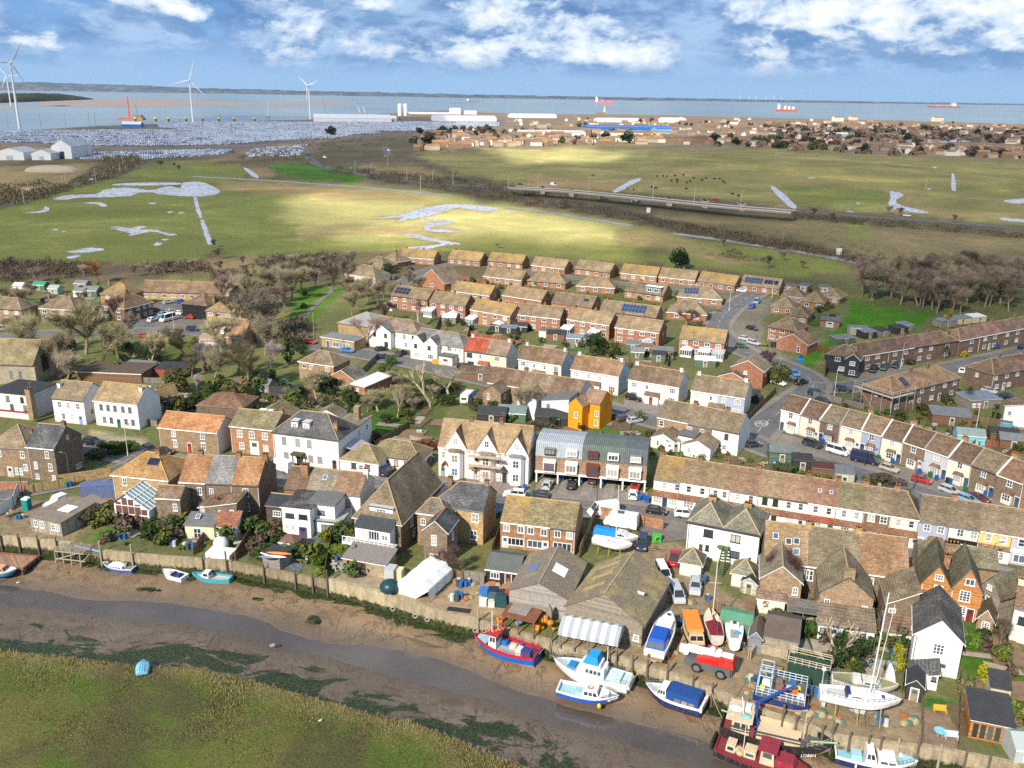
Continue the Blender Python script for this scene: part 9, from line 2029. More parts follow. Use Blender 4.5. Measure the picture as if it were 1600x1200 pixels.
for b0,poly,n in(('estate back gardens',[(690,498),(1045,545),(1040,585),(700,535)],34),('gardens between bungalow rows',[(660,425),(1130,465),(1130,500),(690,455)],34),('right-hand gardens',[(1310,630),(1600,640),(1600,740),(1400,690)],34),('strip behind street<',[(1030,690),(1430,760),(1420,785),(1030,712)],20),('creekside cottage gardens',[(150,800),(560,845),(575,905),(160,856)],40),('yards behind>+s',[(1185,935),(1420,965),(1410,1080),(1300,1050),(1190,1000)],34),('gardens by orange summerhouse',[(1500,985),(1600,990),(1600,1180),(1505,1170)],14),('gardens below churchyard',[(250,600),(560,590),(560,650),(240,650)],44),('churchyard edge',[(60,540),(330,530),(330,590),(60,600)],20),('close on*right',[(1205,455),(1320,450),(1300,500),(1260,530)],14),('allotments',[(0,440),(160,440),(150,478),(0,475)],16),('gardens behind three gables',[(760,630),(1020,655),(1010,690),(760,680)],12)):
 X=[p[0]for p in poly];Y=[p[1]for p in poly]
 for i in rg(n):
  for _ in rg(50):
   x,y=bz.U(min(X),max(X)),bz.U(min(Y),max(Y))
   if bC(poly,x,y)and y<aA(b4,x)-14:break
  w=G(x,y);o=aP(ay('garden_shrub',GS[bz.randrange(6)],None,w,bz.U(0,6)),'small shrub#'+b0,'shrub','shrubs in '+b0);k=bz.U(.5,1.4)*(1.5 if 'church' in b0 or 'cottage' in b0 or 'brick' in b0 else 1);o.scale=(k*1.1,k,k*bz.U(.8,1.3))
for i,(x,y,h,k)in en(((30,545,10,0),(70,560,12,1),(105,600,9,3),(160,575,11,1),(185,560,9,0),(15,500,8,3),(290,560,9,1),(335,595,9,3),(350,560,11,1),(372,585,10,0),(415,555,12,3),(150,505,7,0),(300,590,6,3),(425,530,12,0),(395,460,10,1),(440,445,9,0))):
 tree(a9[k],x,y,h,'bare pale tree among*others in]around*churchyard',group='churchyard trees',sx=1.1)
def cw(name,polys,n,h,c,label,seed,s=1.):
 r=Rn(seed);b=MB()
 for poly,k in polys:
  X=[p[0]for p in poly];Y=[p[1]for p in poly];made=0;tries=0
  while made<int(n*k)and tries<20000:
   tries+=1;x,y=r.U(min(X),max(X)),r.U(min(Y),max(Y))
   if not bC(poly,x,y):continue
   if noise.noise((x*.06,y*.14,seed))<-.18:continue
   made+=1;w=G(x,y,0);hh=h*r.U(.45,1.15);R_=hh*r.U(.8,1.3)
   for j in rg(26):
    a=r.U(0,6.28);e=r.random()**.6;p=w+Vector((cos(a)*R_*e,sin(a)*R_*e,0));p.z=hh*(1-e*e)*r.U(.2,1)*.8
    d=Vector((r.g(0,.6),r.g(0,.6),r.U(.3,1))).normalized();ln=hh*r.U(.25,.5);sd=d.orthogonal().normalized()*hh*.055*s
    b.pl([p-sd,p+sd,p+d*ln],0 if r.random()<.6 else 1)
 aP(b.bd(name,[bi(c),bi(tuple(x*.55 for x in c))]),label,'scrub',kind='stuff')
d8=[([(560,262),(640,270),(740,284),(820,302),(930,322),(1000,338),(990,346),(900,332),(800,318),(700,300),(570,280)],1.),([(1000,338),(1100,356),(1230,378),(1380,410),(1390,420),(1230,392),(1110,372),(1000,352)],1.1),([(1240,334),(1330,342),(1450,352),(1600,366),(1700,376),(1700,386),(1600,374),(1450,360),(1320,350),(1240,342)],.9)]
cw('railway_scrub',d8,420,3.4,(.165,.13,.085),'dark leafless scrub along*railway embankment',3)
cw('verge_scrub',[([(0,318),(90,292),(170,268),(205,256),(215,262),(180,276),(80,306),(0,326)],.8),([(160,248),(215,246),(220,256),(170,264)],.5),([(-60,300),(0,296),(80,284),(0,322),(-60,330)],.4)],320,6,(.23,.185,.105),'tall brown hedge of bare trees along*straight left road',4)
cw('meadow_edge_scrub',[([(0,408),(140,412),(140,428),(0,440)],.6),([(220,416),(320,412),(330,425),(230,430)],.3),([(400,405),(540,398),(550,420),(480,440),(400,435)],.8),([(330,425),(420,430),(400,450),(340,455)],.4),([(440,510),(470,500),(480,535),(445,540)],.2)],380,3.2,(.18,.14,.1),'brown brambles&meadow and*houses',5)
cw('field_scrub',[([(1060,356),(1200,350),(1380,392),(1220,386)],.25),([(1250,395),(1360,386),(1600,408),(1700,424),(1600,430),(1400,420)],.5),([(690,280),(830,286),(900,310),(780,305)],.4),([(1110,380),(1200,404),(1180,414),(1090,398)],.2),([(640,244),(700,232),(760,224),(760,230),(700,240)],.3),([(1340,440),(1420,426),(1600,432),(1700,440),(1700,484),(1540,492),(1400,478)],1.4)],260,2.2,(.16,.125,.085),'scattered brambles on*rough fields',6)
cw('road_scrub',[([(470,216),(560,208),(700,206),(770,212),(700,222),(600,226),(500,240),(480,258),(470,240)],.7),([(500,258),(560,266),(640,274),(700,282),(690,290),(600,282),(520,272)],.5),([(360,238),(460,228),(470,250),(380,252)],.3)],260,3.5,(.15,.13,.08),'dark scrub round*far road junction',7,1.4)
hs=MB();hs.bx(-.3,.3,-.06,.06,0,.8);hs.tu((0,-.06,.8),(0,.06,.8),.3,.3,8);hm=hs.mesh('headstone',aa((.3,.28,.23),.95,.3,2))
for i in rg(14):
 w=G(bz.U(150,255),bz.U(545,570));aP(ay('headstone',hm,None,w,bz.U(-.3,.3)),'weathered headstone#churchyard grass','headstone','churchyard headstones')
wb=MB();rr=Rn(9)
for cx,cy,n,sx,sy in((470,920,90,22,8),(430,905,30,14,4),(490,966,26,7,7),(405,935,14,8,3),(115,890,26,9,6),(145,885,20,8,5),(510,945,16,6,5),(390,908,12,5,3),(230,920,10,10,2)):
 for i in rg(n):
  w=G(cx+rr.g(0,sx*.5),cy+rr.g(0,sy*.5),-2.9);k=rr.U(.25,.6)
  wb.ell((w.x,w.y,w.z),k*1.3,k,.1,6,2,0 if rr.random()<.7 else 1,0)
aP(wb.bd('seaweed',[aa((.012,.018,.006),.6,.4,3),aa((.04,.06,.012),.7,.4,3)]),'dark green seaweed clumps on*mud$quay','seaweed',kind='stuff')
for x,y,lab in((28,912,'white gull standing on*mud near*barge'),(146,1096,'white litter on*grass')if 0 else(500,1128,'white gull on*near grass bank')):
 w=G(x,y,-3.3 if y<1000 else-1.1);o=ai('gull',w,.5,lab,'gull');b=MB();b.ell((0,0,.22),.22,.1,.1,8,6);b.ell((.2,0,.34),.07,.06,.06,7,5);b.tu((.05,.03,0),(.05,.03,.15),.012,.012,4);b.tu((.05,-.03,0),(.05,-.03,.15),.012,.012,4);b.bd('body',aa((.75,.75,.73),.8,.1),o,smooth=True)
w=G(31,1003,-2.6)
b=MB();b.tu((0,0,-.6),(.15,0,2.2),.09,.07,6);aP(b.bd('mud_post',aa((.16,.06,.05),.9,.3),None,w),'thin red-brown post leaning#mud near*grass bank','post')
pp=lambda c:aa(c,.8,.35,2)
CL={}
b=MB()
for k in rg(4):
 for i in rg(5):b.bx(-.6,.6,-.55+i*.24,-.4+i*.24,k*.16+.09,k*.16+.12)
 for x in(-.55,0,.5):b.bx(x,x+.09,-.55,.56,k*.16,k*.16+.088)
CL['pallet_stack']=b.mesh('pallet_stack',pp((.33,.25,.15))),'stack of wooden pallets'
b=MB()
for i,(x,y)in en(((0,0),(.65,.1),(.3,.6),(-.4,.55))):b.tu((x,y,0),(x,y,.9),.29,.29,9,i%3);b.tu((x,y,.9),(x,y,.93),.24,.24,9,i%3)
CL['barrel_cluster']=b.mesh('barrel_cluster',[pp((.03,.12,.35)),pp((.5,.5,.48)),pp((.06,.08,.07))]),'cluster of plastic barrels'
b=MB();q=Rn(2)
for i in rg(14):a=q.g(0,.25);x,y,z=q.U(-.4,.4),q.U(-.5,.5),.05+.06*i/2;L_=q.U(.8,1.6);b.bar((x-L_*cos(a),y-L_*sin(a),z),(x+L_*cos(a),y+L_*sin(a),z+q.U(-.03,.1)),.14,.07)
CL['timber_pile']=b.mesh('timber_pile',pp((.22,.17,.11))),'pile of old timber'
b=MB()
for i in rg(9):b.ell((q.g(0,.5),q.g(0,.4),.05),.5,.4,q.U(.2,.5),8,3,i%3,0)
CL['net_heap']=b.mesh('net_heap',[pp((.06,.16,.13)),pp((.3,.25,.15)),pp((.35,.12,.04))]),'heap of ropes]nets'
b=MB()
for i in rg(6):x,y=q.U(-.8,.8),q.U(-.5,.5);b.tu((x,y,0),(x,y,.35),.14,.2,8,0);b.ell((x,y,.5),.3,.3,.28,7,4,1)
CL['plant_pots']=b.mesh('plant_pots',[pp((.35,.14,.07)),aW((.08,.13,.03))]),'group of plant pots'
b=MB();b.bx(-.6,.6,-.4,.4,.7,.74);b.bx(-.05,.05,-.3,.3,0,.7);b.bx(-.5,.5,-.05,.05,0,.06)
for s in(-1,1):b.bx(-.25,.25,s*.8-.22,s*.8+.22,.42,.46);b.bx(-.25,.25,s*1.-.02,s*1.+.02,.46,.9);[b.bx(x,x+.05,s*.8+y,s*.8+y+.05,0,.42)for x in(-.25,.2)for y in(-.22,.17)]
CL['garden_table']=b.mesh('garden_table',pp((.4,.38,.34))),'small table?two chairs'
YK,GK=('pallet_stack','barrel_cluster','timber_pile','net_heap','net_heap'),('plant_pots','garden_table','timber_pile','plant_pots','barrel_cluster')
for b0,poly,n,K_ in(('boat park',[(990,845),(1080,865),(1170,945),(1165,1010),(1060,1040),(1010,1025)],20,YK),('quay yard by*catamaran',[(1180,1060),(1430,1098),(1430,1145),(1310,1132),(1150,1078)],24,YK),('dirt yard',[(720,905),(795,912),(795,950),(625,925)],12,YK),('left boatyard',[(0,800),(60,792),(180,785),(150,805),(45,832),(0,828)],14,YK),('creekside cottage gardens',[(165,830),(560,870),(580,905),(360,862),(170,850)],44,GK),('yards behind>+s',[(1190,950),(1420,965),(1400,1040),(1260,1000)],34,GK),('estate back gardens',[(690,498),(1045,545),(1040,585),(700,535)],34,GK),('right-hand gardens',[(1310,640),(1600,650),(1600,740),(1400,690)],34,GK),('strip behind street<',[(1030,695),(1430,765),(1420,785),(1030,712)],22,GK),('gardens below churchyard',[(250,600),(560,590),(560,640),(240,650)],20,GK)):
 X=[p[0]for p in poly];Y=[p[1]for p in poly]
 for i in rg(n):
  for _ in rg(60):
   x,y=bz.U(min(X),max(X)),bz.U(min(Y),max(Y))
   if bC(poly,x,y)and y<aA(b4,x)-8:break
  k=bz.C(K_);o=aP(ay(k,CL[k][0],None,tuple(G(x,y)),bz.U(0,6)),CL[k][1]+'#'+b0,k.replace('_',' '),k.replace('_',' ')+'s#'+b0);s=bz.U(.8,1.3);o.scale=(s,s,s)
  # far town, port, viaduct, sea
fr=Rn(17)
def simplehouse_meshes(W,D,he,rh,wall,roof):
 w=MB();w.bx(0,W,0,D,0,he);w.pl([(0,0,he),(0,D,he),(0,D/2,he+rh)]);w.pl([(W,0,he),(W,D,he),(W,D/2,he+rh)])
 r=MB();r.extr([(-.3,he-.1),(D/2,he+rh),(D+.3,he-.1),(D/2,he+rh+.15)],-.2,W+.2,0,'x')
 return w.mesh('wall',wall),r.mesh('roof',roof)
FW=[aZ((.33,.2,.12)),aZ((.28,.14,.085)),aK,ao,ah((.5,.42,.33))]
cE=[ab((.26,.17,.1),.4),ab((.2,.14,.1),.2),ab((.3,.15,.085),.3),ab((.16,.14,.12),.1)]
SH=[simplehouse_meshes(W,D,he,rh,w,r)for W,D,he,rh,w,r in((15,8,5.2,2.8,FW[0],cE[0]),(22,8,5.2,2.8,FW[1],cE[1]),(10,9,5.2,3,FW[2],cE[2]),(13,9,2.8,2.8,FW[3],cE[0]),(28,9,5.4,3,FW[1],cE[3]),(12,8,5.2,2.8,FW[4],cE[2]))]
wq=MB()
for i in rg(5):
 for z in(1,3.6):wq.bx(1.2+i*2.7,2.6+i*2.7,-.06,.02,z,z+1.2)
WQ=wq.mesh('windows',aa((.5,.5,.5),.4,.3))
cK=[([(660,212),(800,205),(960,207),(1060,212),(1200,222),(1210,230),(1060,227),(960,226),(800,229),(640,236)],62,'house#far estate beyond*marsh, middle'),([(1200,222),(1330,222),(1470,230),(1600,238),(1640,248),(1600,250),(1480,244),(1330,236),(1200,232)],46,'house#far estate beyond*marsh, right'),([(880,186),(1060,190),(1200,196),(1200,216),(1060,208),(900,196)],34,'house#far seaside town, middle'),([(1200,190),(1400,194),(1600,202),(1600,218),(1400,210),(1200,214)],46,'house#far seaside town, right')]
nth=0
for poly,n,lab in cK:
 made=0
 while made<n:
  x,y=fr.U(640,1640),fr.U(185,252)
  if not bC(poly,x,y):continue
  made+=1;k=fr.randrange(len(SH));w=G(x,y);o=ai('far_house',w,fr.C((-.12,-.05,.1,.3,-.3,1.5)),lab,'house',lab)
  ay('wall',SH[k][0],o);ay('roof',SH[k][1],o)
  if y>215 and k in(0,1,4):ay('window_band',WQ,o)
b=MB()
for poly,n,lab in cK+cK[:2]+[([(1060,183),(1400,190),(1600,196),(1600,206),(1300,200),(1060,192)],0,''),([(1220,200),(1600,206),(1640,226),(1250,222)],0,''),([(780,186),(900,184),(1060,190),(1060,200),(800,200)],0,'')]:
 for i in rg(600):
  x,y=fr.U(640,1640),fr.U(181,250)
  if not bC(poly,x,y):continue
  w=G(x,y);W,D,he,rh=fr.U(9,26),8,fr.C((3,5.2,5.2,7)),2.8;a=fr.C((0,-.1,.2,1.5));ca,sa=cos(a),sin(a)
  T=lambda p:(w.x+p[0]*ca-p[1]*sa,w.y+p[0]*sa+p[1]*ca,p[2])
  c=fr.C((0,0,1,2,2));d=3+fr.randrange(3)
  for q in([(0,0),(W,0)],[(W,0),(W,D)],[(0,D),(0,0)]):b.pl([T((*q[0],0)),T((*q[1],0)),T((*q[1],he)),T((*q[0],he))],c)
  b.pl([T((0,0,he)),T((W,0,he)),T((W,D/2,he+rh)),T((0,D/2,he+rh))],d);b.pl([T((W,D,he)),T((0,D,he)),T((0,D/2,he+rh)),T((W,D/2,he+rh))],d)
  for X in(0,W):b.pl([T((X,0,he)),T((X,D,he)),T((X,D/2,he+rh))],c)
aP(b.bd('far_town',[FW[0],FW[4],aK]+[aa(c,.9,.3,.05,name='far_roof')for c in((.28,.17,.1),(.22,.16,.12),(.33,.2,.1))]),'mass of small far+s#seaside town','town',kind='stuff')
FT=[aL(s_,5,4.5,0,420,.95,bi(c),16)for s_,c in((1,(.10,.08,.055)),(2,(.12,.09,.06)),(3,(.028,.042,.02)),(4,(.10,.11,.045)))]
for m_ in FT:m_.name='crown'
for i in rg(170):
 if i<95:poly=cK[1][0]if i%3==0 else([(1180,196),(1400,202),(1640,210),(1640,228),(1400,220),(1230,218)]if i%3==1 else cK[0][0])
 else:poly=([(880,186),(1600,200),(1600,212),(900,200)],[(640,206),(780,200),(800,210),(660,222)],[(1100,222),(1300,224),(1340,236),(1150,232)])[i%3]
 for _ in rg(200):
  x,y=fr.U(640,1640),fr.U(185,250)
  if bC(poly,x,y):break
 w=G(x,y);k=fr.C((0,0,1,1,2,3));o=aP(ay('far_tree',FT[k],None,w,fr.U(0,6)),'far rounded tree among*houses beyond*marsh','tree','trees among*far+s');s=fr.U(.8,1.7);o.scale=(s*1.2,s*1.2,s)
fw=MB();cr=Rn(4)
for poly,n in(([(1185,197),(1400,203),(1640,210),(1640,224),(1480,222),(1330,221),(1200,218)],420),([(1080,190),(1600,200),(1600,206),(1100,197)],120),([(640,222),(800,206),(900,206),(800,214),(660,232)],60),([(1090,224),(1340,232),(1600,244),(1600,250),(1300,240),(1100,230)],90)):
 X=[p[0]for p in poly];Y=[p[1]for p in poly]
 for i in rg(n):
  x,y=cr.U(min(X),max(X)),cr.U(min(Y),max(Y))
  if not bC(poly,x,y):continue
  w=G(x,y);R_=cr.U(4,9);c=2 if cr.random()<.12 else cr.C((0,1))
  for j in rg(14):
   d=Vector((cr.g(0,1),cr.g(0,1),abs(cr.g(0,1)))).normalized();p=w+Vector((d.x*R_,d.y*R_,d.z*R_*1.1));a=d.orthogonal().normalized()*R_*.45;e=d.cross(a);fw.pl([p-a,p+e,p+a,p-e],c)
aP(fw.bd('far_woods',[bi((.12,.09,.07)),bi((.15,.115,.08)),bi((.03,.045,.025))]),'brown far woods and{s%marsh','woods',kind='stuff')
for x,y,s,lab in((516,212,1.9,'dark tree clump by*port road'),(668,228,2.,'dark evergreen at*left end!far estate'),(690,210,1.8,'dark green trees left!white warehouse'),(978,224,2.2,'largest dark green tree^far orange+s'),(945,218,1.6,'dark tree near*blue-roofed warehouse'),(1114,222,1.8,'dark conifer by*long> block')):
 o=aP(ay('far_tree',FT[2],None,tuple(G(x,y))),lab,'tree');o.scale=(s*1.2,s*1.1,s)
def ap(px,py,px2,D,he,rh,wall,roof,label,name='warehouse',yaw=None,roofk='x'):
 p,q=G(px,py),G(px2,py+(px2-px)*dR*.6);d=q-p;L=d.length;o=ai(name,p,atan2(d.y,d.x),label,name.replace('_',' '))
 wo,ro=b6(o,(0,L,0,D),0,he,roofk,rh,wall,roof,.3,.2,False,None)
 return o,L
bJ,eH=aa((.72,.73,.74),.6,.1,.05),aa((.45,.48,.5),.6,.15,.05)
eq=aa((.03,.16,.5),.5,.1,.05)
ap(490,190,612,110,9,9,bJ,aa((.66,.69,.72),.6,.1,.02),'long_port warehouse%small turbine');ap(560,189,620,40,8,6,eH,bJ,'pale grey shed at*right end!long port warehouse');ap(640,182,720,90,8,5,aZ((.3,.18,.12)),bJ,'white-roofed> warehouse%silos')
ap(678,189,776,70,10,5,bJ,aa((.6,.63,.66),.6,.1,.02),'wide_warehouse at*right end!car port');ap(704,180,720,25,22,3,bJ,bJ,'tall_box building@warehouses');ap(727,179,745,25,10,4,bJ,bJ,'small_shed at*water edge right!tall_box')
ap(800,184,870,60,9,4,bJ,bJ,'long_shed at*left end!seaside town');ap(815,212,915,70,7,2.5,bJ,aa((.58,.6,.62),.6,.1,.02),'low_factory left!blue-roofed warehouse');ap(935,191,1000,50,9,3,bJ,bJ,'white superstore building#far town');ap(1036,192,1072,40,12,3,bJ,bJ,'white blocky building right!superstore')
o,L_=ap(920,204,1048,60,9,3,aa((.03,.16,.5),.5,.1,.05),eq,'long bright blue}ed warehouse#far town');ap(1026,209,1050,40,9,3.5,aa((.2,.4,.65),.5,.1,.05),eq,'pale blue fronted end!blue warehouse');ap(945,212,1020,40,6,3,ao,cE[0],'cream}ed buildings^blue warehouse','far_block')
ap(1040,223,1105,14,9,3,aZ((.3,.16,.1)),cE[3],'long three-storey> block right!far estate','far_block');ap(1304,190,1318,20,14,5,ao,cE[0],'tan pitched hotel block on*seafront','far_block');ap(1330,188,1340,20,12,4,bq,cE[2],'yellow block|seafront hotel','far_block');ap(1460,190,1474,20,14,3,bq,cE[1],'tan block standing on*right seafront','far_block');ap(1290,213,1325,10,5,3,aa((.4,.6,.58),.6,.1),bJ,'mint green low building#right far town','far_block')
for x,lab in((1283,'white-gabled row+?red}, first!four far gables'),(1293,'second!four_far gables'),(1303,'third!four_far gables'),(1312,'fourth!four_far gables')):ap(x,226,x+9,14,6,5,ac,ab((.3,.1,.06),.1),lab,'far_gable_house',roofk='y')
w=G(944,181);o=ai('far_tower',w,0,'thin pale tower rising@far town^sea','tower');b=MB();b.bx(-3,3,-3,3,0,26);b.bx(-1.5,1.5,-1.5,1.5,26,40,0,1.2,1.2);b.bd('shaft',ao,o);b=MB();b.bx(-30,4,-6,8,0,13);b.bd('nave',FW[0],o)
for x,lab in((625,'left!two tall_port silos'),(633.5,'right!two tall_port silos')):
 w=G(x,181);o=ai('silo',w,0,lab,'silo');b=MB();b.tu((0,0,0),(0,0,36),7,7,16);b.bd('shaft',bJ,o);b=MB();b.tu((0,0,36),(0,0,39),7.2,3,16);b.bd('cap',bJ,o)
w=G(612,187);o=ai('aggregate_heap',w,0,'grey aggregate heap|silos','heap');b=MB();b.ell((0,0,0),25,18,14,12,5,0,0);b.bd('heap',aa((.25,.23,.2),.95,.3,.1),o)
for x0,y0,x1,D,he,lab in((-8,250,38,40,8,'white gabled store at*far left by*car park'),(50,250,80,40,7,'smaller_gabled store&two large ones'),(82,248,113,60,13,'tallest_gabled store?dark door by*car park')):
 o,L_=ap(x0,y0,x1,D,he,he*.55,bJ,aa((.3,.27,.22),.9,.2,.05)if '30' in lab else eH,lab,'store',roofk='y');b=MB();b.bx(L_*.4,L_*.62,-.3,0,0,he*.6);b.bd('door',aa((.03,.04,.1)if 'dark' in lab else(.45,.47,.48),.5,.1,name='roller_door'),o)
o,L_=ap(190,199,220,30,6,5,eq,aa((.68,.68,.66),.6,.1,.05),'white-roofed shed?blue gable at*edge!car port','store')
w=G(82,268);b=MB();b.ell((0,0,0),26,12,6,12,5,0,0);aP(b.bd('spoil_heap',aa((.42,.35,.27),.95,.2,.1)),'pale spoil heap#straw field$white stores','heap').location=w
cm={}
eA=[(.85,.86,.88),(.66,.7,.76),(.4,.42,.46),(.06,.07,.09),(.2,.26,.4),(.03,.06,.2),(.88,.88,.88),(.55,.6,.68)]
dn=[cH(c)for c in eA]+[av((.2,.24,.3))]
def dE(b,T,m):
 for x0,x1,y0,y1,z0,z1,mm in((-2.1,2.1,-.88,.88,.3,.95,m),(-1.7,.9,-.78,.78,.95,1.36,8),(-1.5,.55,-.74,.74,1.36,1.47,m)):
  v=[(x0,y0,z0),(x1,y0,z0),(x1,y1,z0),(x0,y1,z0),(x0,y0,z1),(x1,y0,z1),(x1,y1,z1),(x0,y1,z1)]
  n=len(b.v);b.v+=[T(p)for p in v]
  for q in((4,5,6,7),(0,1,5,4),(1,2,6,5),(2,3,7,6),(3,0,4,7)):b.f.append(tuple(n+i for i in q));b.m.append(mm)
eF=[]
for m in rg(8):b=MB();dE(b,lambda p:p,m);eF.append(b.mesh('port_car',dn))
ew=[[(112,240),(240,236),(370,233),(345,243),(240,248),(225,252),(115,248)],[(385,240),(400,232),(482,227),(470,244),(385,246)],[(0,206),(140,203),(280,203),(480,206),(600,208),(480,214),(360,226),(230,228),(115,228),(60,223),(0,222)],[(244,192),(330,190),(480,191),(620,190),(780,191),(780,197),(700,203),(560,206),(300,204),(250,199)],[(300,205),(600,204),(520,216),(400,222),(300,216)]]
eo=[]
for li,poly in en(ew):
 W_=[G(x,y)for x,y in poly];x0,x1=min(p.x for p in W_),max(p.x for p in W_);y0,y1=min(p.y for p in W_),max(p.y for p in W_)
 P2=[(p.x,p.y)for p in W_];yy=y0;row=0
 while yy<y1:
  xx=x0
  X=np.arange(x0,x1,2.9);Y=np.full(X.shape,yy)
  m=b3(P2,X,Y,.01)>.5
  for q in X[m]:
   if fr.random()<.8:eo.append((q+fr.U(-.2,.2),yy))
  row+=1;yy+=5.6 if row%2 else 9+(0 if li!=1 else 10)+(16 if row%14==0 else 0)
eo.sort(key=lambda p:p[0]**2+p[1]**2)
b=MB()
bs=fr.U(0,1)
for i,(x,y)in en(eo):
 k=(0,2,1,7,5,2,3,6,4,7,1)[int((noise.noise((x*.025,y*.02,1))*.7+.5)*10+fr.random()*5)%11]
 if i<215:
  aP(ay('port_car',eF[k],None,(x,y,.05),1.57),'new car=#rows!nearest port car park','car','cars#near rows!port car park')
 else:
  dE(b,lambda p:(x-p[1],y+p[0],p[2]+.05),k)
aP(b.bd('port_cars',dn),'thousands of new cars= in rows at*port','cars',kind='stuff')
print('port cars',len(eo))
ez=MB();ez.tu((0,0,0),(0,0,26),.45,.3,5);ez.bx(-1.6,1.6,-.5,.5,25.5,26.6);d5=ez.mesh('floodlight_mast',aF)
for x,y in((52/4,201),(64,200),(103,198),(140,196),(240,224),(283,212),(150,197),(363,210),(245,248),(137,245),(172,244),(209,236),(230,228),(278,226),(36,247-20),(345,200),(58,228),(400,240),(424,236),(435,238),(457,236),(487,226),(317,207)):
 o=aP(ay('floodlight_mast',d5,None,tuple(G(x,y))),'thin floodlight mast over*port car park','mast','port floodlight masts');o.scale=(1,1,.7 if y>215 else 1)
def cV(px,py,lean,hgt,c,label,r=1.2,z=0):
 w=G(px,py,z);o=ai('port_crane',w,0,label,'crane');b=MB();b.bx(-5,5,-3,3,0,5);b.bd('base',aa((.3,.22,.15),.7,.2),o);b=MB();b.tu((0,0,4),(lean,0,hgt),r,r*.6,6);b.bd('jib',aa(c,.6,.1,name='crane_paint'),o)
cV(418,185,7,50,(.7,.7,.7),'white crane jib left!middle turbine');cV(510,180,-9,50,(.3,.06,.05),'thin red crane jib right!middle turbine',.7);cV(563,178,-9,26,(.7,.7,.7),'left of two_sloping crane jibs%warehouse');cV(571,178,-9,26,(.7,.7,.7),'right of two_sloping crane jibs%warehouse')
for i,x in en((212,244,264,291,317,342,366,398)):
 w=G(x,189.5,-2.6);o=ai('jetty_pier',w,0,'yellow-topped mooring pier standing along*jetty','pier','yellow jetty piers');b=MB();b.bx(-3,3,-3,3,6,10);b.bd('cap',aa((.75,.5,.03),.6,.1),o);b=MB();b.bx(-2,2,-2,2,-3,6);b.bd('pile',aa((.08,.07,.06),.8,.2),o)
w=G(205,187,-2.6);o=ai('jackup_barge',w,0,'red jack-up barge?red lattice tower#channel','barge');b=MB();b.bx(-32,34,-10,10,0,5);b.bd('hull',aa((.45,.12,.05),.6,.2,.05),o);b=MB();b.tu((-5,0,4),(-4,0,58),2.2,1.8,4);b.bd('tower',aa((.6,.1,.07),.6,.1),o);b=MB();b.tu((18,0,4),(15,0,38),1,.8,4);b.bx(8,30,-6,6,5,12);b.bd('deckhouse',aa((.2,.16,.14),.6,.2),o)
def bQ(px,py,hub,R_,a0,yaw,label,z=0,c=(.78,.79,.8)):
 w=G(px,py,z);o=ai('wind_turbine',w,yaw,label,'wind turbine');m=aa(c,.5,.05,.02,name='turbine_white')
 b=MB();b.tu((0,0,0),(0,0,hub),2.5,1.5,14);b.bd('tower',m,o,smooth=False)
 b=MB();b.bx(-1.9,1.9,-4,7,hub-1.7,hub+2.1,0,.3,.3);na=b.bd('nacelle',m,o)
 b=MB();b.ell((0,-5,hub),1.9,2.4,1.9,10,8);b.bd('spinner',m,na,smooth=True)
 for k in rg(3):
  a=a0+k*2*pi/3;d=Vector((sin(a),0,cos(a)));s=Vector((cos(a),0,-sin(a)));b=MB();c0=Vector((0,-5.2,hub));secs=[]
  for t,ch,th in((.02,1.6,1.5),(.1,2.,1.4),(.22,3.6,.9),(.5,2.4,.5),(.8,1.4,.3),(1,.35,.12)):
   p=c0+d*R_*t;secs.append([p-s*ch*.35,p+Vector((0,-th/2,0)),p+s*ch*.65,p+Vector((0,th/2,0))])
  b.loft(secs);b.bd('blade',m,o)
bQ(302,192,94,45,.28,.3,'large_wind turbine standing by*jetty, left of centre');bQ(485,186.5,88,40,1.2,-.5,'white wind turbine^long port warehouse');bQ(31,202,115,42,.55,.8,'wind turbine nearest*left edge?leaning tower line',c=(.6,.62,.64));bQ(17,165.5,118,58,-.6,.4,'wind turbine standing beyond*channel at*far left',-2.6,(.62,.66,.7))
for x in(1156,1170,1180,1196,1209,1220):
 w=G(x,aA([(1100,158.2),(1300,160.6)],x),-2.6);o=ai('far_turbine',w,0,'tiny offshore wind turbine on*horizon','wind turbine','offshore turbines');b=MB();b.tu((0,0,0),(0,0,95),3,2,5);b.tu((0,0,95),(0,0,150),2,1,4);b.tu((0,0,95),(45,0,70),2,1,4);b.tu((0,0,95),(-45,0,70),2,1,4);b.bd('tower',aa((.7,.72,.75),.6,.05),o)
def dB(px,px2,py,hgt,hullc,topc,label,aft=1,loads=None):
 w,q=G(px,py,-2.6),G(px2,py+(px2-px)*dR,-2.6);L=(q-w).length;o=ai('cargo_ship',w,atan2((q-w).y,(q-w).x),label,'ship')
 b=MB();b.extr([(0,0),(L*.95,0),(L,hgt*.4),(L*.94,hgt*.36),(.0,hgt*.36)],-L*.07,L*.07);b.bd('hull',aa(hullc,.6,.1,.02,name='ship_hull'),o)
 b=MB();x=L*.04 if aft else L*.72;b.bx(x,x+L*.12,-L*.06,L*.06,hgt*.36,hgt);b.bx(x+L*.04,x+L*.06,-2,2,hgt,hgt*1.25);b.bd('superstructure',bJ,o)
 for i,(u,v,c)in en(loads or()):b=MB();b.bx(L*u,L*(u+.1),-L*.06,L*.06,hgt*.36,hgt*.36+hgt*v);b.bd('cargo',aa(c,.6,.2,.05,name='cargo'),o)
dB(929,959,163,62,(.4,.2,.24),bk,'red container ship on*sea@far tower',1,[(.2+.11*i,.22+.1*(i%2),((.55,.12,.2),(.5,.3,.35),(.6,.2,.25))[i%3])for i in rg(7)])
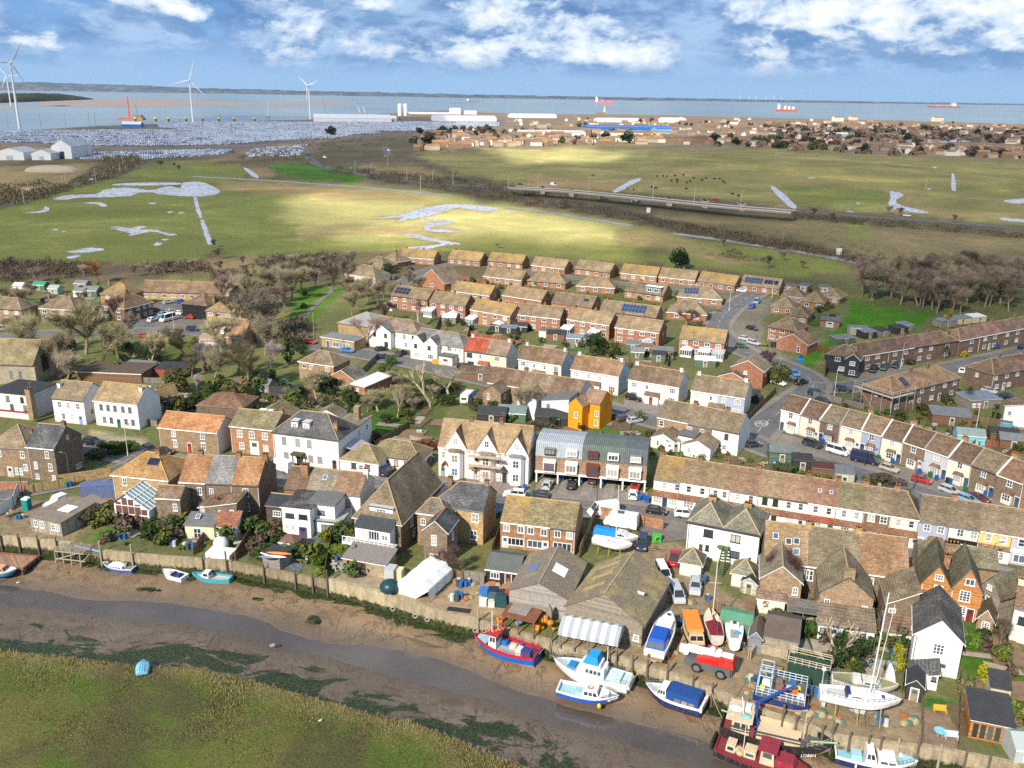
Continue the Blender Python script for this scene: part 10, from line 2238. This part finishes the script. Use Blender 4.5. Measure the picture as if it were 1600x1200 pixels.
dB(1213,1245,174.5,40,(.5,.1,.06),bk,'white ship?deck cranes]red hull on*right sea',1,[(.35,.5,(.7,.7,.68)),(.55,.45,(.7,.7,.68)),(.75,.4,(.7,.7,.68))])
dB(1451,1500,167.8,48,(.3,.1,.1),bk,'long red-decked ship near*right horizon',0,[(.08+.12*i,.2,((.55,.2,.12),(.6,.35,.3),(.5,.3,.25))[i%3])for i in rg(6)])
dB(729,748,159.6,30,(.35,.1,.1),bk,'small dark red ship off*far shore',1)
VP=[(800,293),(880,298),(960,305),(1050,314),(1140,323),(1240,331)]
vp=dx([G(x,y+(75/(75))*0,6.)for x,y in VP],5)
root=ai('viaduct',tuple(vp[0]),0,'long low concrete road viaduct on piers across*marsh','viaduct');o0=vp[0]
b=MB();L1,em=bN(vp,6,-6,6.)
b.loft([[(l.x-o0.x,l.y-o0.y,.1),(r.x-o0.x,r.y-o0.y,.1),(r.x-o0.x,r.y-o0.y,-.9),(l.x-o0.x,l.y-o0.y,-.9)]for l,r in zip(L1,em)]);b.bd('deck',aa((.25,.22,.18),.9,.2,.1),root)
b=MB()
for off in(5.9,-5.9):
 A_,B_=bN(vp,off,off,6)
 for p,q in zip(A_,A_[1:]):b.bar(p-o0+Vector((0,0,.1)),q-o0+Vector((0,0,.1)),.25,.5)
b.bd('parapet',aa((.5,.47,.42),.9,.15,.1),root)
b=MB();L1,em=bN(vp,5.6,-5.6,6.)
for i in rg(len(L1)-1):b.pl([em[i]-o0+Vector((0,0,.13)),em[i+1]-o0+Vector((0,0,.13)),L1[i+1]-o0+Vector((0,0,.13)),L1[i]-o0+Vector((0,0,.13))])
b.bd('carriageway',cT,root)
for x,y in((848,305),(893,309.5),(941,315),(992,319.5),(1047,324),(1103,327),(1161,331.5)):
 w=G(x,y-1.5,0)+Vector((0,6,0));b=MB();b.bx(-1.6,1.6,-5.2,5.2,-6,-.9);b.bx(-2.,2.,-5.6,5.6,-1.5,-.9);b.bd('pier',aa((.42,.38,.32),.9,.2,.1),root,(w.x-o0.x,w.y-o0.y,0))
lm=MB();lm.tu((0,0,0),(0,0,11),.22,.14,5);lm.tu((0,0,11),(1.8,0,11.3),.1,.1,4);d7=lm.mesh('road_lamp',aa((.5,.48,.42),.6,.1))
for x,y,z in((840,296,6),(920,302,6),(1020,311,6),(1084,318,6),(1157,325,6),(555,270,0),(580,274,0),(636,282,0),(708,288,0),(676,286,0),(606,258,0),(794,294,0),(38,319,0),(46,308,0),(98,299,0),(103,290,0),(150,284,0),(188,272,0),(193,262,0),(657,297,0),(1230,385,0)if 0 else(1446,296,0)):
 aP(ay('road_lamp',d7,None,tuple(G(x,y,z))),'thin road lamp along*far roads','street lamp','far road lamps')
def eL(c):
 b=MB();b.ell((0,0,1.05),1.,.38,.42,10,6);b.ell((1.15,0,1.25),.35,.2,.24,8,5);b.tu((.7,0,1.15),(1.1,0,1.3),.28,.2,7)
 for x in(-.65,.6):
  for y in(-.22,.22):b.tu((x,y,.95),(x+.04,y,.5),.15,.09,6);b.tu((x+.04,y,.5),(x,y,0),.08,.07,6)
 b.tu((-1.,0,1.2),(-1.12,0,.5),.05,.03,5);b.ell((1.45,0,1.15),.16,.13,.13,7,5)
 return b.mesh('cow',aa(c,.9,.2,name='hide'),True)
CW=[eL((.015,.013,.012)),eL((.10,.045,.025))]
for i,(x,y)in en(((1027,277),(1036,276.5),(1042,277),(1055,276),(1068,275),(1049,284),(1058,286),(1058,283),(1073,287),(1078,285),(1084,280),(1097,283),(1103,280),(1116,281),(1124,281),(1129,284),(1132,287),(1072,297),(1144,305),(1154,308),(1018,294),(1024,296),(980,296),(990,298),(926,276))):
 o=aP(ay('cow',CW[0 if i<22 else 1],None,tuple(G(x,y)),bz.U(0,6)),('black cow grazing on*green marsh beyond*viaduct' if i<22 else 'brown cow on*straw ground by*ditch'),'cow','grazing cattle' if i<22 else 'brown cattle');o.scale=(1.35,1.35,1.35)
for x,y,lab in((1310,398,'white signal box by*railway path'),(1467,428,'white hut at*edge!brown wood'),(1013,332,'pale pumping hut#scrub by*viaduct'),(549,266,'green road sign board by*far road')):
 w=G(x,y);k=(.7,.7,.68)if 'green' not in lab else(.05,.4,.25);b=MB();b.bx(-1.2,1.2,-.8 if 'green' not in lab else-.1,.8 if 'green' not in lab else .1,0 if 'green' not in lab else 1.5,3);b.bx(-1.35,1.35,-.95 if 'green' not in lab else-.12,.95 if 'green' not in lab else .12,3,3.15);aP(b.bd('hut' if 'green' not in lab else 'road_sign',aa(k,.7,.1,name='hut_paint'),None,w),lab,'hut' if 'green' not in lab else 'sign')
 # light, sky
bR,cg=radians(36),radians(-148)
sd=Vector((sin(cg)*cos(bR),cos(cg)*cos(bR),sin(bR)))
ep=bpy.data.lights.new('sun','SUN');ep.energy=5.;ep.angle=radians(1.);ep.color=(1,.9,.76)
so=bpy.data.objects.new('sun',ep);dV.objects.link(so)
so.rotation_euler=(-sd).to_track_quat('-Z','Y').to_euler()
w=bpy.data.worlds.new('World');aS.world=w;w.use_nodes=True
nt=w.node_tree;nt.nodes.clear()
def N(t,**k):
 x=nt.nodes.new(t)
 for a,v in k.items():setattr(x,a,v)
 return x
L=nt.links.new
out=N('ShaderNodeOutputWorld');bg=N('ShaderNodeBackground');L(bg.outputs[0],out.inputs[0]);bg.inputs[1].default_value=.085
ds=N('ShaderNodeTexSky',sky_type='NISHITA');ds.sun_disc=False;ds.sun_elevation=bR;ds.sun_rotation=cg;ds.altitude=80
ds.air_density=1.;ds.dust_density=.6;ds.ozone_density=2.
tc=N('ShaderNodeTexCoord');sp=N('ShaderNodeSeparateXYZ');L(tc.outputs['Generated'],sp.inputs[0])
def M(op,a,b=.0,clamp=False):
 x=N('ShaderNodeMath',operation=op,use_clamp=clamp)
 for i,v in en((a,b)):
  if hasattr(v,'is_output'):L(v,x.inputs[i])
  else:x.inputs[i].default_value=v
 return x.outputs[0]
def SM(f,a,b):
 x=N('ShaderNodeMapRange',interpolation_type='SMOOTHSTEP');L(f,x.inputs[0]);x.inputs[1].default_value=a;x.inputs[2].default_value=b;return x.outputs[0]
def MX(f,a,b):
 x=N('ShaderNodeMix',data_type='RGBA')
 for i,v in((0,f),(6,a),(7,b)):
  if hasattr(v,'is_output'):L(v,x.inputs[i])
  elif isinstance(v,tuple):x.inputs[i].default_value=(*v,1)
  else:x.inputs[i].default_value=v
 return x.outputs[2]
el=sp.outputs[2]
az=N('ShaderNodeMath',operation='ARCTAN2');L(sp.outputs[0],az.inputs[0]);L(sp.outputs[1],az.inputs[1])
def cn(sx,sz,ox,detail,rough,dist=0):
 cb=N('ShaderNodeCombineXYZ');L(M('ADD',M('MULTIPLY',az.outputs[0],sx),ox),cb.inputs[0]);L(M('MULTIPLY',el,sz),cb.inputs[1]);cb.inputs[2].default_value=ox
 x=N('ShaderNodeTexNoise');L(cb.outputs[0],x.inputs['Vector']);x.inputs['Scale'].default_value=1;x.inputs['Detail'].default_value=detail;x.inputs['Roughness'].default_value=rough;x.inputs['Distortion'].default_value=dist
 return x.outputs['Fac']
big=cn(4,12,3.3,4,.5,.2)
eG=cn(12,34,9.1,7,.64,.2)
def di(dz):
 cb=N('ShaderNodeCombineXYZ');L(M('ADD',M('MULTIPLY',az.outputs[0],10),5.7),cb.inputs[0]);L(M('MULTIPLY',M('ADD',el,dz),19),cb.inputs[1])
 x=N('ShaderNodeTexNoise');L(cb.outputs[0],x.inputs['Vector'])
 for k,v in(('Scale',1),('Detail',9),('Roughness',.62),('Distortion',.15)):x.inputs[k].default_value=v
 return M('ADD',M('MULTIPLY',x.outputs['Fac'],.8),M('MULTIPLY',big,.25))
ey=SM(el,.012,.05)
wh=M('MULTIPLY',SM(di(0),.525,.595),SM(el,.016,.04))
un=M('MULTIPLY',SM(di(.016),.52,.60),SM(el,.012,.035))
K=.72/.085
C3=lambda*c:tuple(K*x for x in c)
base=MX(SM(el,.0,.10),C3(.36,.60,.92),C3(.18,.41,.82))
base=MX(SM(el,.12,.4),base,ds.outputs[0])
deck=MX(SM(eG,.36,.62),C3(.11,.25,.53),C3(.46,.65,.93))
col=MX(M('MULTIPLY',SM(M('ADD',M('MULTIPLY',big,.5),M('MULTIPLY',eG,.5)),.36,.5),M('MULTIPLY',ey,.92)),base,deck)
col=MX(M('MULTIPLY',un,.7),col,C3(.16,.33,.62))
col=MX(wh,col,MX(SM(di(0),.56,.7),C3(.66,.80,.98),C3(1.3,1.31,1.33)))
L(col,bg.inputs[0])
vs=aS.view_settings;vs.view_transform='Standard';vs.look='None';vs.gamma=1;vs.exposure=.47;vs.use_curve_mapping=False
aS.cycles.max_bounces=5;aS.cycles.diffuse_bounces=2;aS.cycles.glossy_bounces=2;aS.cycles.transparent_max_bounces=20
aS.cycles.caustics_reflective=False;aS.cycles.caustics_refractive=False
aS.cycles.use_denoising=False
w.cycles.sampling_method="MANUAL";w.cycles.sample_map_resolution=256
aS.cycles.use_adaptive_sampling=True;aS.cycles.adaptive_threshold=.015
hz=MB();hz.bx(-19500,19500,-400,19500,-6,420)
ho=hz.bd('haze',None);ho.data.materials.clear();m=bpy.data.materials.new('haze');m.use_nodes=True;t=m.node_tree;t.nodes.clear()
v=t.nodes.new('ShaderNodeVolumePrincipled');q=t.nodes.new('ShaderNodeOutputMaterial');t.links.new(v.outputs[0],q.inputs['Volume'])
v.inputs['Color'].default_value=(.6,.78,1,1);v.inputs['Density'].default_value=.000016;v.inputs['Anisotropy'].default_value=.1
ho.data.materials.append(m);aP(ho,kind='stuff')
aS.cycles.volume_bounces=0;aS.cycles.volume_step_rate=20
dv=[[(-900,160),(2400,160),(2400,425),(1340,430),(1240,418),(1060,392),(700,392),(540,396),(-900,415)],[(1310,425),(2400,425),(2400,650),(1500,640),(1370,600),(1300,500)]]  # ground areas that the overhead cloud mesh is shaped to shade
eN=[([(760,232),(900,229),(1010,238),(970,255),(800,258)],6),([(1180,262),(1310,268),(1460,281),(1440,292),(1340,286),(1190,275)],6),([(1490,289),(1620,294),(1620,306),(1500,301)],4),([(400,296),(560,286),(720,296),(900,322),(1030,350),(1060,380),(900,400),(640,404),(470,396),(390,350)],20),([(700,170),(1700,184),(1700,202),(1250,203),(1060,228),(640,238),(690,206)],5)]
gx,gy=np.meshgrid(np.arange(-900,1900,22.),np.arange(230,3000,22.))
R3=np.array(ci)
d=np.stack([gx,gy,np.full(gx.shape,-H)],-1)@R3
px,py=800+F*d[...,0]/-d[...,2],600-F*d[...,1]/-d[...,2]
mk=np.maximum(b3(dv[0],px,py,8),b3(dv[1],px,py,25))
for P_,fe in eN:mk=mk*(1-b3(P_,px,py,fe))
ZC=640.;ox,oy=sd.x/sd.z*ZC,sd.y/sd.z*ZC
nz=np.array([[noise.noise((x*.004,y*.004,0))+.5*noise.noise((x*.012,y*.012,3))for x,y in zip(a,b)]for a,b in zip(gx,gy)])
mk=mk*(1+nz*.35)
dc=NT('shade_cloud_skin');tr=dc.n('ShaderNodeBsdfTransparent');df=dc.n('ShaderNodeBsdfDiffuse');mx=dc.n('ShaderNodeMixShader');mx.inputs[0].default_value=.15
dc.l(tr.outputs[0],mx.inputs[1]);dc.l(df.outputs[0],mx.inputs[2]);df.inputs[0].default_value=(.9,.9,.9,1);dc.l(mx.outputs[0],dc.t.nodes['Material Output'].inputs[0])
cl=MB()
for k,th in en((.3,.68)):
 er={}
 def V(i,j,s):
  if(i,j,s)not in er:
   er[i,j,s]=len(cl.v);h=max(0,mk[i,j]-th)
   cl.v.append((gx[i,j]+ox,gy[i,j]+oy,ZC+k*4+(s*(10+h*70)+12*nz[i,j]if h>0 else s*.5)))
  return er[i,j,s]
 for i in rg(mk.shape[0]-1):
  for j in rg(mk.shape[1]-1):
   if mk[i:i+2,j:j+2].max()>th:
    for s in(1,-1):
     q=(V(i,j,s),V(i,j+1,s),V(i+1,j+1,s),V(i+1,j,s));cl.f.append(q if s>0 else q[::-1]);cl.m.append(0)
aP(cl.bd('unseen_shade_cloud',dc.mat,smooth=True),kind='stuff')  # cloud mesh added out of view, shaped to shade land around sun patches

for o in bpy.data.objects:
 for k in ("label","group"):
  if k in o:
   v=o[k]
   for a,b in list(zip('~^|%&@$#!?*+<>{}[]=_',[' terraced house', ' in front of the ', ' beside the ', ' behind the ', ' between the ', ' above the ', ' below the ', ' in the ', ' of the ', ' with ', ' the ', ' house', ' terrace', ' brick', ' garden', ' roof', ' boat', ' and ', ' parked', ' white '])):v=v.replace(a,b)
   o[k]=v
